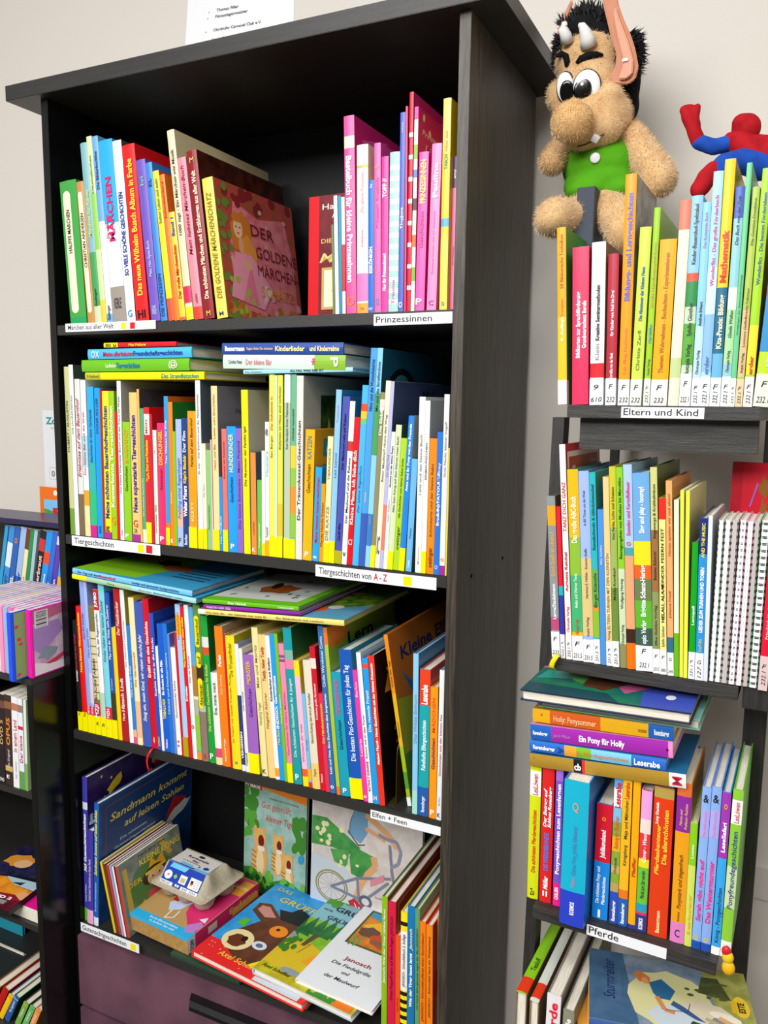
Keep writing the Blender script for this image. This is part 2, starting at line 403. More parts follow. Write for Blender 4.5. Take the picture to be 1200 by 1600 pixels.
@A_('franz')
def _(a, r, D, L):
    a.rect('b5b0a0', 0, 0, 1, 1).rect(soft('3d5a23', '1f3010'), .2, .5, .95, .9).ell('e8e4d8', .7, .74, .1, .12, 10, wob=.2).ell('141210', .66, .8, .06, .05).poly('a89a50', [(.24, .5), (.3, .78), (.4, .55), (.46, .72), (.5, .5)])
@A_('katzen')
def _(a, r, D, L):
    a.rect('d69a10', 0, 0, 1, 1)
    for i, (x, y) in enumerate(((.3, .86), (.7, .86), (.3, .66), (.7, .66), (.3, .46), (.7, .46))): a.rect('1f86a0', x-.14, y-.07, x+.14, y+.07).ell(('f3f0e8', '222', 'e08a2a')[i % 3], x, y, .08, .035, 10, .3, .15)
@A_('circle')
def _(a, r, D, L): a.rect('16506a', 0, 0, 1, 1).ell('0b1420', .28, .82, .2, .1).ell('3a7f86', .28, .82, .13, .07).text('Manuel', .6, .72, .4, .05, '0c1a24', r)
@A_('slate')
def _(a, r, D, L): a.rect('3a4a72', 0, 0, 1, 1).text('M L', .45, .9, .3, .06, '12162a', r).text('Isegrim', .25, .7, .3, .03, '1a2040', r)
@A_('lern')
def _(a, r, D, L):
    a.rect('8fae3a', 0, 0, 1, 1).ell('e57d20', .1, .94, .16, .07).text('Lern', .25, .84, .5, .08, '14140f', r, bold=.02).text('Spaß', .2, .62, .5, .08, '14140f', r, bold=.02)
@A_('boys')
def _(a, r, D, L): a.rect('1f5a2c', 0, 0, 1, 1).poly('d9762a', [(.4, .95), (1, .98), (1, .5), (.35, .55)]).poly('1a4a86', [(.5, .9), (.97, .93), (.97, .58), (.46, .62)]).text('Die', .55, .74, .2, .07, 'e8c040', r)
@A_('ewok')
def _(a, r, D, L):
    a.rect('15110f', 0, 0, 1, 1).ell('8a1d14', .5, .55, .2, .22, 14, wob=.1)
    for p in ([(.1, .72), (.2, .9), (.3, .7)], [(.3, .75), (.42, .94), (.5, .74)], [(.52, .76), (.66, .95), (.74, .78)]): a.poly('e0a83a', p)
    a.dots('b9822a', 16, .02, (.2, .1, .8, .5), 3).ell('8a6a20', .35, .12, .12, .05, 12, wob=.3)
    a.text('WILDE', .14, .8, .66, .08, 'f0cf3a', r, bold=.02)
@A_('elfe')
def _(a, r, D, L):
    a.rect('c46a14', 0, 0, 1, 1).poly('a8a81e', [(0, 0), (1, 0), (1, .45), (0, .62)]).poly('4f8a24', [(0, 0), (1, 0), (1, .2), (0, .3)])
    a.text('Kleine Elfe', .12, .82, .8, .08, '1a2f66', r, bold=.02).text('sagt', .3, .72, .3, .06, '1a2f66', r, bold=.02).poly('2f6aa8', [(.1, .76), (.3, .46), (.42, .5)]).dots('e8e060', 14, .012, (.05, .05, .9, .5), 2)
@A_('sand')
def _(a, r, D, L):
    a.rect(soft('1c4f8f', '16386e'), 0, 0, 1, 1).rect('1a3a70', .02, .55, .98, .98)
    for q in ([(.06, .94), (.96, .94)], [(.06, .94), (.06, .5)]): a.line('8a3a50', q, .0012)
    a.text('Sandmann kommt', .1, .8, .84, .065, 'e3cf5a', r, shear=.2).text('auf leisen Sohlen', .24, .69, .66, .06, 'e3cf5a', r, shear=.2)
    a.text('Die schönsten', .2, .6, .3, .022, 'b9cfe8', r).text('Gutenachtgeschichten', .14, .55, .5, .022, 'b9cfe8', r)
    a.poly('b8262c', [(.68, .52), (.78, .68), (.92, .62), (.86, .5)]).ell('d8dcd8', .84, .53, .14, .045, 14, .3, .15).ell('c8b860', .5, .45, .16, .09).ell('ecc79a', .66, .4, .12, .1)
@A_('g365')
def _(a, r, D, L):
    a.rect(soft('33205e', '231548'), 0, 0, 1, 1).rect('cfd2ea', .0, .68, 1, .74)
    for i in range(26): a.rect('3b4aa0', i/26, .68, i/26+.018, .74)
    for i in range(17): a.ell('cfd2ea', (i+.5)/17, .68, .028, .014, 10)
    a.ell('e6c72a', .26, .86, .09, .035, 10, .5, .2).ell('e0a030', .7, .88, .06, .04, 10, 0, .2).ell('b82c3a', .72, .84, .05, .03).dots('e8d060', 8, .01, (.1, .8, .9, .98), 3)
@A_('konig')
def _(a, r, D, L):
    a.rect(soft('8c8f83', '6f7468'), 0, 0, 1, 1).ell('4f7a3c', .45, .5, .36, .34, 16, wob=.06).poly('c9a43a', [(.04, .18), (.12, .18), (.1, .9), (.04, .9)]).poly('c9a43a', [(.04, .14), (.3, .3), (.3, .34), (.04, .2)]).poly('caa84a', [(.62, .98), (.7, .98), (.84, .7), (.76, .7)])
    a.poly('e8a52a', [(.42, .68), (.7, .66), (.66, .8), (.56, .72), (.48, .82)]).ell('3a2a1c', .5, .58, .2, .12).ell('e0b48a', .52, .55, .14, .115).rect('e6c030', .36, .62, .7, .66)
    a.ell('15120f', .47, .56, .015, .012).ell('15120f', .58, .56, .015, .012).line('7a3a28', [(.48, .5), (.55, .49), (.6, .51)], .001)
    a.poly('c9485a', [(.36, .4), (.62, .4), (.66, .22), (.34, .22)]).ell('d9b53a', .66, .3, .13, .1, 12, wob=.25).ell('1f3a66', .42, .14, .16, .08).poly('a02a2e', [(.3, .02), (.98, .02), (.98, .2), (.6, .12)])
    a.text('DER', .08, .6, .22, .07, 'd8b83a', r, bold=.02).text('KLEINE', .3, .8, .34, .09, 'e8d040', r, bold=.02).text('KÖNIG', .66, .78, .32, .09, 'e8d040', r, bold=.02).text('Nach einer Idee', .3, .93, .5, .035, '3a3228', r)
@A_('cover_red')
def _(a, r, D, L): a.rect('8f1f28', 0, 0, 1, 1).line('d8b86a', [(.03, .03), (.97, .03), (.97, .97), (.03, .97), (.03, .03)], .0012)
@A_('tanz')
def _(a, r, D, L): a.rect('b51f26', 0, 0, 1, 1).rect('d9c9b8', .03, 0, .96, .965).rect('a8421c', .07, 0, .92, .94).ell('e8c0a8', .2, .87, .07, .028).ell('e8c0a8', .14, .8, .04, .05).text('Auguste', .7, .9, .16, .016, 'e8c0a8', r)
@A_('photo')
def _(a, r, D, L): a.rect(soft('a89a94', '75675f'), 0, .3, 1, 1)
# pictures on upper boards
@A_('farm', top_art)
def _(a, r, D, L):
    a.rect('3fa0cf', 0, 0, 1, 1).poly('86c41f', [(0, 0), (.5, .05), (.62, 1), (0, 1)]).poly('c9b81e', [(.1, .55), (.34, .6), (.3, .95), (.06, .95)]).ell('4a3018', .4, .62, .09, .1, 12, .3, .2).ell('b5653a', .55, .5, .12, .1, 12, 0, .2)
    for i in range(5): a.rect('1f5a86', .66, .25+i*.08, .92, .28+i*.08)
@A_('hirsch', top_art)
def _(a, r, D, L): a.rect('cfd3cc', 0, .0, 1, 1).poly('6fc01f', [(.0, 0), (1, 0), (1, .1), (0, .1)]).poly('6fc01f', [(.9, 0), (1, 0), (1, 1), (.9, 1)]).ell('a8521e', .45, .45, .2, .14, 12, 0, .15).ell('3a2414', .35, .55, .05, .12, 8, .4).dots('6f7a3a', 14, .03, (.05, .2, .85, .95), 5)
@A_('teich', top_art)
def _(a, r, D, L): a.rect(soft('7da32a', '3f6a20'), 0, 0, 1, 1).poly('5f9fc0', [(.6, 0), (1, 0), (1, .4), (.8, .3)]).ell('d8551f', .72, .22, .06, .07, 8, .4).ell('e8e4d0', .8, .3, .05, .05).ell('c9b22a', .5, .6, .3, .16, 14, .4, .1).dots('2f5a1c', 18, .03, (.02, .02, .9, .95), 6)
def fore_art(fn):     # upper board of a lying book whose spine is at the back
    def g(root, w, D, L):
        a = Art((w, D, 0), (0, 0, 1), (0, -1, 0), L, D); fn(a, root, D, L); a.done(root)
    return g
@A_('horses', fore_art)
def _(a, r, D, L):
    a.rect(soft('1f5f66', '1a7a4f'), 0, 0, 1, 1).poly('3f52b5', [(.72, 0), (1, 0), (1, 1), (.62, 1)]).poly('c45a8a', [(.6, .2), (.8, .5), (.72, 1), (.5, 1), (.45, .5)]).ell('e0905a', .58, .72, .1, .2, 12).poly('2aa090', [(.02, .3), (.3, .4), (.42, .95), (.1, .95)]).ell('58b04a', .34, .5, .14, .2, 14, 0, .1)
    a.ell('5a3420', .46, .42, .13, .22, 12, -.3, .12).ell('7a4a2a', .54, .55, .07, .12).ell('281a14', .36, .55, .12, .1, 12, 0, .15).poly('1a4a52', [(0, 0), (.6, 0), (.5, .16), (0, .2)]).poly('d05fa0', [(0, .55), (.1, .55), (.14, .95), (0, .98)]).poly('5a3f9f', [(.0, .8), (.12, .8), (.16, .98), (0, 1)])
    a.text('Ponyfreund', .74, .42, .2, .1, 'c9cfee', r, shear=.2).ell('e8ecf8', .86, .24, .03, .05, 8)
# ------------------------------------------------------------ measured sizes of the black bookcase
W0, T0, D0 = .85, .0174, .349
Z1, Z2, Z3, Z4, TH, ZB = 1.6212, 1.2137, .8064, .3758, .0187, 2.0349
Y6 = 'f0dc00@.12'
ROW_A = '''
110 135 99 284|3f9d45|2c8a3c|green cloth-look|1f9a58@0-.05||222@.5-.8@u@.22@HAUFFS MÄRCHEN~.4|ovals=e9e4c4:.18:.62:.08:.93
137 148 125 284|c08a4a|a87a45|narrow tan|||333@.4-.78@u@.4@CHRISTIAN ANDERSEN|ovals=e9e4c4:.2:.8:.08:.93
148 158.3 126 224|7fb0b8|6a9aa4|teal blue|c9cfae@.0-.12,3f9a55@.1-.4||d8e04a@.48-.75@ui@.5@Märchen für Kinder;222@.1-.2@u@.3@Esslinger|
158.6 166.5 139 213|c9e0a0|b8cf90|pale lime|8fc955@.4-.7,e8c83a@0-.13||6a7a50@.7-.9@u@.4@Däumelinchen|
167 176 147 213|6aa5d8|5f9fc4|light blue|e4e9ea@.05-.55||1f3a7a@.72-.92@u@.45@Die Bilderbuchfee;333@.02-.1@u@.5@Esslinger|
176.3 197.5 154 221|2aa7ea|1c86c4|wide blue and white|d9dfe6@.2-.55,9a9088@.0-.2||d01f6a@.45-.8@ub@.42@MÄRCHEN;c01f5a@.47-.6@u@.2@Die schönsten~.2;444@.08-.14@h@.5@KERLE|
198 211.5 176 221|eceef0|3a4034|white and slim|||27408f@.26-.72@ub@.45@SO VIELE SCHÖNE GESCHICHTEN;2a8aca@.03-.07@h@.5@G|
213 232.5 190.5 228|d81a20|c8151c|red||| e8d040@.15-.92@ub@.42@Das neue Wilhelm Busch Album in Farbe; e0b030@.02-.07@h@.6@HI|art=redj
236 250 213 251|6f55b8|5a44a0|violet|||c8c8f0@.28-.5@u@.35@Mein Hör-Spiel-Buch;7fc0a0@.84-.95@u@.4@Ivi;b0c8e8@.04-.1@u@.5@ARENA|
251.3 261 227.5 255|3a86d0|2f76c0|sky blue|||1f3f8a@.03-.3@u@.5@DIE PRINZESSIN;1f3f8a@.85-.9@u@.5@EL|
263 272 238 268|f2df10|c43a2a|bright yellow|e0502a@0-.15||2a8a60@.65-.95@u@.5@Sieben Leben und mehr|
272.5 280.6 246.5 274|ee7a1c|d96a14|orange|||b04a10@.7-.95@u@.45@Schwanenland|
281 290 257 333|f0c83a|e0b030|honey yellow|e8602a@.0-.03||c0201f@.2-.7@ub@.5@Der große Märchenschatz;2a5aa0@.78-.95@ub@.5@Band 1|
291 302 252 206|ddd3ae|c9bd92|tall beige|f0e020@0-.07,d81f5a@.09-.18||55503f@.45-.9@u@.4@1000 sagt - Ein Märchen wie Musik|art=beige d=.29
304 317 269 249|f08a98|e07a88|salmon pink|e8402a@0-.08||7a1f3f@.4-.95@ui@.4@Mein liebstes Märchen-Buch;7a1f3f@.1-.16@u@.3@arsEdition|
319.5 335 285 238|8a1820|4a2013|dark red|||e8dcc0@.12-.88@ub@.42@Die schönsten Märchen und Erzählungen aus aller Welt;e0c060@.02-.05@h@.4@M;e0c060@.93-.96@h@.4@M|art=brown d=.27
339 355.5 313.5 280|e8d35a|b08a2a|golden yellow with picture cover|||8a7a20@.14-.9@ui@.45@DER GOLDENE MÄRCHENSCHATZ;4a6a9a@.02-.05@h@.4@M|art=gold d=.25
'''
ROW_A2 = '''
520 523.4 517.5 351|6a7a4a|5c6c40|thin olive|||| y=.01 s
524 529.5 521 306|eef2ea|3a9aa6|thin white and teal|||| s y=.01
530 534.5 528 306|2f8aaa|2a7a9a|thin teal blue|||| s y=.01
535 540 533 308|e8e0d0|c8601f|thin white and rust|c03a2a@.2-.6||| s y=.01
541 556.5 536.5 182|e8559a|c83a80|pink padded|e0d0c0@.84-.9||ffffff@.16-.8@db@.55@Bastelbuch für kleine Prinzessinnen;e8801f@.04-.09@h@.7@O|art=pinkt d=.24
557.5 574.5 557 227|f3ead2|e8dcc0|cream and pink|ec7ab8@.07-.24,f0a040@0-.06,f3b060@.865-.88||d8a0b8@.6-.84@ui@.3@Die kleine Prinzessin;c04a80@.4-.5@u@.15@Katharina;a0601f@.02-.035@h@.4@XXL|
575 584 575 282|1f70d0|d8a080|blue with beige top|||ffffff@.3-.5@ub@.55@EISKÖNIGIN;e8f0f8@.94-.97@u@.4@Disney;e8f0f8@.02-.04@h@.7@GD|
585 594.5 584.5 224|ec6ab0|d8408a|medium pink|||e89a3a@.84-.87@h@.7@*;c03a8a@.5-.8@ui@.4@Prinzessin Rosabella;4a8ac0@.04-.09@h@.6@XX|
595 605.5 596 245|e0409a|c8307f|hot pink|||ffffff@.74-.86@ub@.6@TOPP //;ffffff@.14-.38@ub@.5@Nur für Prinzessinnen!|
606 621 609 238|a8d0c8|8fc0b8|mint checked|cfe6e0@.05-.08,cfe6e0@.12-.15,cfe6e0@.19-.22,cfe6e0@.26-.29,cfe6e0@.33-.36,cfe6e0@.4-.43,cfe6e0@.47-.5,cfe6e0@.54-.57,cfe6e0@.61-.64,cfe6e0@.68-.71,cfe6e0@.75-.78,cfe6e0@.82-.85,cfe6e0@.89-.92||e070a0@.05-.25@u@.3@Träume|
622 629.5 625.5 176|5566c0|4a5ab0|narrow indigo|||ffffff@.42-.54@u@.5@TinyJana;ffffff@.02-.05@h@.7@O;c8d0f0@.9-.96@u@.4@mixx|
631 634 634 166|e8386a|c8204a|thin pink|||| s
635 641 640 144|c81f3a|a81a40|red dotted|f0d8d8@.1-.12,f0d8d8@.2-.22,f0d8d8@.3-.32,f0d8d8@.4-.42,f0d8d8@.5-.52,f0d8d8@.6-.62,f0d8d8@.7-.72,f0d8d8@.8-.82|||art=pinkt d=.25
641.5 647 648 167|e8ece0|d4306a|patchwork|e040a0@.94-1,7fb030@.75-.82,3a80c0@.66-.7,333@.5-.56,d86a20@.32-.38,7ab030@.15-.22,e8d8c0@.4-.44|||art=lille s d=.24
648 662 655 238|ee62b0|e0107a|pink|||f8e080@.68-.95@ub@.6@PRINZESSINNEN;c0307f@.4-.63@u@.4@Geschichten;ffffff@.04-.08@h@.8@P|
666 680.5 675 225|f090c0|e070ac|light pink|||f8e0f0@.68-.94@ub@.5@Paulina;d060a0@.22-.6@u@.2@Prinzessin Rosalea und das Geheimnis;8a40b0@.03-.06@h@.5@C|
686 697.5 693 154|f2c83a|e8c020|tall yellow|f2e070@.75-1,f5e35a@0-.35,5aa8c8@.4-.44||c08a20@.75-.85@u@.35@Alles aus;3f8a4a@.67-.74@ub@.4@TASCH;7a4aa0@.02-.05@h@.4@o|
702.5 709 708 245|f080a8|e07098|pink with purple top|5a3a6a@.8-1||ffffff@.86-.93@u@.5@amy;b0305a@.3-.6@u@.3@Die Prinzessin|y=.012
'''
ROW_B = '''
110 117 99 573|c2c48a|aab07a|pale olive|6f9a3a@0-.16||444a2a@.5-.8@u@.4@HUBERT / AUGUSTIN|
117.5 124 106 570|eef0ee|34453a|white|||777@.6-.9@u@.35@DIE JAHRESZEITEN|d=.25
124.6 132.5 115 592|d9d9d4|c8c8c4|grey-white|7a6448@0-.27||b82a4a@.38-.88@ui@.6@Erlebnisse auf dem Bauernhof|
133 141 124 594|dfe8ea|c8dce0|white and cream|e8dca0@0-.2,e8a020@.2-.3,a8d0dc@.45-.65||b04a5a@.4-.8@u@.35@Der kleine Bär und die Welt|
142 152 134.5 604|2aa8e0|2a90c8|blue and green|30b0a8@.2-.5,2aba78@.0-.3|c8208a@.08|1f3a6a@.5-.85@ui@.35@Geschichten für kleine Tierfreunde|
152.3 160.5 147.5 606|1a9ae8|1a80d0|bright blue|||17407a@.7-.93@u@.35@DICKER ALS LIEB;17407a@.03-.08@u@.5@basta|
161 164 155 607|a82a20|8a2018|thin brick red|||| s
164.3 174 157.5 611|f3e22a|e0c820|yellow|f0dc10@0-.15|a82a98@.045|27408f@.14-.9@ub@.6@Meine schönsten Bauernhofgeschichten;3a3a20@.06-.1@h@.6@g|
174.3 182.6 167 611|96c81e|7fae18|lime|||f2f4d8@.22-.9@ub@.6@Kunterbunte Tiergeschichten;e8901f@.1-.16@h@.7@G|
183 187.6 177.5 644|dd1a20|c01018|thin red|||| s
188 194 180 595|eceeee|9fa39a|tall white|||c04a5a@.03-.07@u@.4@Esslinger;3a3f55@.3-.9@u@.4@Die kleine Waschbär Benni und die Tiere im Wald|art=derk d=.27
194.4 205.6 189.5 659|8cc820|78b018|lime green|||e8a020@.66-.94@u@.5@BAUERNHOF;333@.42-.63@u@.35@Geschichten;ffffff@.03-.06@h@.5@P|
207.5 219 201 613|f2c478|e0b068|apricot||a82a98@.05|27308f@.2-.85@ub@.55@Neue superstarke Tiergeschichten;d0401f@.1-.15@h@.6@G;444@.06-.09@h@.4@DR|
219.6 223 214.5 608|e8b060|3a3a44|thin orange|||| d=.24
223.4 229 219 638|5aa070|3a9a7a|green|e8e8e0@0-.1||eef2e8@.02-.1@u@.5@SAUER;e8eed8@.2-.6@u@.35@Die schönste Geschichte|
229.5 237.5 224 636|e0202a|c8151c|red|f2f0ea@.8-.95|f0dc00@.155|d83a6a@.3-.5@u@.35@Sven Nordqvist;f0d020@.46-.76@ub@.5@Pippa, Dani und Pünktchen;c8202a@.81-.94@u@.4@MEIN|
237.8 242 233.5 647|c82030|b81828|dark red and slim|||| 
242.5 248 239 672|eeeadc|dcd8c8|short white|||555@.1-.35@u@.4@DSCHUNGEL TIERE;a03a4a@.8-.9@u@.4@m|
248.3 259.6 246.5 661|e83068|c82058|hot pink|||f0c030@.66-.94@ub@.5@DSCHUNGEL;8a1f4a@.45-.63@u@.4@Abenteuer;ffffff@.03-.07@h@.5@P|
260 266 255.5 619|2a9ade|d0651c|blue and orange|ee7a1c@0-.15|f0dc00@.12|e8f2f8@.55-.95@u@.45@Tier Wissen für Kids|
266.5 273 263 628|ee8420|1f7a2a|orange with green side|||ffe0b0@.3-.45@u@.35@Kinder;ffffff@.02-.05@h@.6@K|
273.2 277 270.5 674|7ac020|68a818|thin lime|||| s
277.2 286 275 655|a8b8ea|98a8dc|lilac blue|e0b0a0@.16-.3||5a6ac0@.22-.7@ui@.5@Frühling ohne Regenbogen;444@.03-.07@h@.4@F|
286.3 295.5 283.5 653|1f3f80|1a356e|navy|||ffffff@.24-.48@ub@.6@Walter Moers;f0d020@.5-.72@ub@.5@Käpt'n Blaubär;ffffff@.74-.9@u@.5@Der Film;ffffff@.02-.1@u@.5@Baumhaus|
295.8 308.5 292.5 642|e89a18|c87a14|amber||f0dc00@.155|5a3a10@.6-.95@u@.3@Ferien auf dem Bauernhof;f8e8c0@.2-.34@u@.3@KLETT|
310 317.5 303.5 594|e9ebea|54616a|tall white with grey side||f0dc00@.12|666@.45-.92@u@.35@Es war - Das Eichhorn und das Nashörnchen|d=.25
318 324 316 693|e9e0c4|d0c8b0|short cream||f0dc00@.2|7a7a6a@.5-.9@u@.3@Die Tiere|
324.3 331.5 322 703|8cc07a|7ab06a|soft green|||3a6a3a@.2-.9@u@.3@Tiergeschichten|
331.8 334 329 687|d8b8b0|403a38|thin rosy|||| s
334.2 343.5 329 603|f0d49a|77747c|wheat coloured||f0dc00@.13|9a7a3a@.5-.95@u@.3@Hase und Bär - Lieder zum Einschlafen|art=ingrid d=.25
343.7 349 342 745|2a8ed0|2a80c0|short blue|||e8f0f8@.1-.8@u@.45@Mein Mondbuch|
349.3 356.6 343.5 670|ee7068|d86058|salmon||f0dc00@.18|8a2f2a@.6-.9@u@.35@Kommt ein Kätzchen|
357.2 371 353 666|1f9ae8|1a80cc|azure|||f2e8a0@.64-.94@u@.5@HUNDEKINDER;1f3f7a@.4-.6@u@.35@Geschichten;ffffff@.03-.07@h@.4@P|
371.4 380 365 669|8a64c0|7a54b0|purple|||5f3fa0@.2-.9@u@.4@Die kleine Schnecke - Mein Freund|
381 391 373.5 609|f2e400|b9b7a0|tall yellow with flower cover|||333@.42-.78@u@.35@Die Abenteuer der Familie Igel|art=flower d=.25
393 401 390.5 707|f08a3a|4a5a68|orange|||a04a14@.2-.4@u@.3@Lesebär;ffffff@.03-.07@h@.6@K|
402 409 403 750|6ab84a|5aa03a|short green|||eef2e0@.1-.8@u@.3@Ponygeschichten|
409.3 414 406 704|ecedea|dcdcd8|narrow white||f0d010@.12||
414.3 420.3 412 659|e9ecee|d8dcdc|plain white||e8a810@.12|7ac0d0@.6-.85@u@.6@Haustiere;222@.14-.22@u@.5@Tessloff;222@.91-.95@h@.7@@|
420.6 428.7 416.5 585|e6de5a|c8c040|tall yellow-green|f0e020@0-.12|f0e000@.115|c04a1f@.7-.88@u@.4@Das Geheimnis in;555@.55-.68@u@.35@San Berger|
429 433 425.5 586|c9dcc0|a8c0a0|thin pale green||f0e000@.11||
433.2 441 430 586|d8d84a|9ab030|yellow-green|d8c030@.12-.3|f0e000@.11|5a6a20@.6-.94@u@.35@Elefanten im Haus sind verboten|
443 452 443 585|b4c4a8|a4b498|grey-green|dfe6e4@.85-1|f0e000@.11|4a5a4a@.6-.85@u@.4@Sven Nordqvist Armer Pettersson|
452.2 460.5 454 585|66b088|5aa078|jade and orange|8ac040@.12-.25,e8902a@.25-.4,8ac040@.4-.5,e8c830@.5-.62|f0e000@.11|2f5a4a@.65-.9@u@.35@Nickel Isendahl|
460.8 471 463 587|dcdad2|b5b0a0|tall grey-white with picture cover|||4a2a20@.22-.76@u@.45@Der Tränenkessel-Geschichten|art=franz d=.28
472 486 477 671|eeb010|d69a10|golden amber with cat pictures|||3a8a9a@.78-.95@u@.5@KATZEN;6a4a10@.52-.74@u@.4@Geschichten;ffffff@.03-.07@h@.4@P|art=katzen d=.17
487 497 493 730|28a0dc|2080b8|short sky blue|||c82a5a@.2-.9@ub@.4@Meine liebsten Katzengeschichten;fff@.03-.07@h@.5@m|
498 504 502 756|e8961a|d08010|short orange|||7a4a10@.2-.92@u@.5@Pferde Hunde Katzen|
504.3 512.7 512 682|e4dfa8|cfca98|pale cream||f0d810@.16|8a8a60@.18-.45@u@.5@DIE KATZE;8a8a60@.66-.94@u@.4@TIERKINDER|
513 521.5 525 609|8cc0e4|2a80b4|light blue||f0e000@.13|4a7aa0@.5-.72@u@.4@Leo Lionni;d080a0@.82-.95@u@.3@Frederick|
522 532.5 535.5 619.5|4a52a8|3a6a9a|indigo||b0a818@.08|1c1c40@.57-.9@ub@.3@Der Maulwurf ruht auf Reisen;1c1c40@.14-.25@u@.35@Zdeněk Miler|
533 540.8 547 627|eceae4|1f70a0|white with red flash|c83a2a@.7-.76||222@.26-.66@u@.45@Der Maulwurf und die Rakete;333@.05-.08@h@.6@W|
541 549.6 554 652|d81020|b80c18|scarlet|||f6d8d0@.28-.78@ub@.6@Kleine Maus, ich liebe dich;f6d8d0@.14-.18@h@.7@CI|
550 559 567 602|4ab0e4|3a9ad0|tall sky blue with rainbow|e8502a@.86-.9,f0c030@.82-.86,6ac070@.79-.82||2a6aa0@.3-.6@ui@.35@Der kleine Regenfisch|
559.3 569 581.5 544|4a9ad8|3a86c4|tall steel blue|3a5ab0@0-.25||1f3f70@.72-.95@u@.5@Nino und die Wunschsterne;e8d8c0@.3-.5@u@.3@oooo|
569.6 577.6 592 544|8ac8e8|16506a|tall pale blue with teal side|4a9a5a@.52-.8,3a7ac0@.1-.25||1f3f60@.72-.94@u@.5@Mo und die Streifendose;d0a860@.2-.5@u@.3@oooo|art=circle d=.27
578 584.7 596.5 613|8a8660|706c50|olive brown|e8e4d8@.9-.96|f0e000@.13|eeeadc@.76-.96@ub@.6@Die Eisbären|
585 592.6 605.5 595|e3dfc8|cfcab4|cream|||6a6a4a@.47-.9@u@.4@Ritter Maulwurf räumt den Weg;55503a@.08-.18@h@.5@IC|
593 598 612.5 596|b4b4dc|3a4a72|lavender and salmon|e87a68@.1-.35||6a6ab0@.5-.9@u@.4@Der kleine Wolf|art=slate d=.25
598.3 604 615 675|ebebe8|d8d8d4|slim white|||333@.6-.9@ub@.45@Abschied von der kleinen Raupe;999@.35-.6@u@.4@Heike Saalbach|
604.3 613 622 664|cfdcb0|1f4a34|pale green||f0e000@.13|55604a@.4-.92@u@.35@Alles kein König auf dem kleinen roten Stuhl|
613.3 622.3 629.5 685|a8d02a|90b820|lime|||3f5a14@.16-.34@u@.5@oetinger;3f5a14@.4-.85@u@.35@Alle Geschichten vom kleinen Raben Socke|
622.6 631 641.5 650|1f80d8|98a0a0|blue||f0e000@.15|e8f0f8@.52-.95@ub@.45@Anna und ihr Pony werden Freunde|
633 642 644 717|6ab0e0|2a5a6a|short light blue|||2a5a80@.3-.5@u@.3@Ponys;e8f0f8@.04-.1@u@.5@Loewe|
648 657 656 620|e6e6e2|d4d4d0|white|||888@.45-.94@u@.4@Lena und das kleine Buch;bbb@.05-.15@u@.3@Mixtvision|
657.3 664.6 667 626|e9e9e6|9aa0a4|light grey-white||f0e000@.13|555@.55-.95@u@.4@EINMAUNZCHEN|
665 676.6 672 685|e0861a|c87414|brown orange|||6a3a0c@.05-.2@u@.5@oetinger;8a4a10@.28-.85@u@.3@Schnickerle und der kleine Rabe|
677 685.4 683 675|2a72d0|2a60b8|royal blue|||d8e8f8@.66-.95@u@.5@Disney;ffffff@.45-.85@ub@.45@RATATOUILLE;ffffff@.35-.5@u@.5@Bradbury;d8e0f0@.04-.07@h@.5@O|
686 693.8 693.5 616|e9e6e0|d8d4ce|tall off-white with purple foot||9a2a98@.055|777@.55-.9@u@.4@Gute Nacht, kleiner Vogel!;e89a20@.08-.11@h@.7@o|
694.6 697.4 700 700|d8c850|2a5aa0|thin yellow and blue|||| s
'''
SK = 'f0e400@.15'
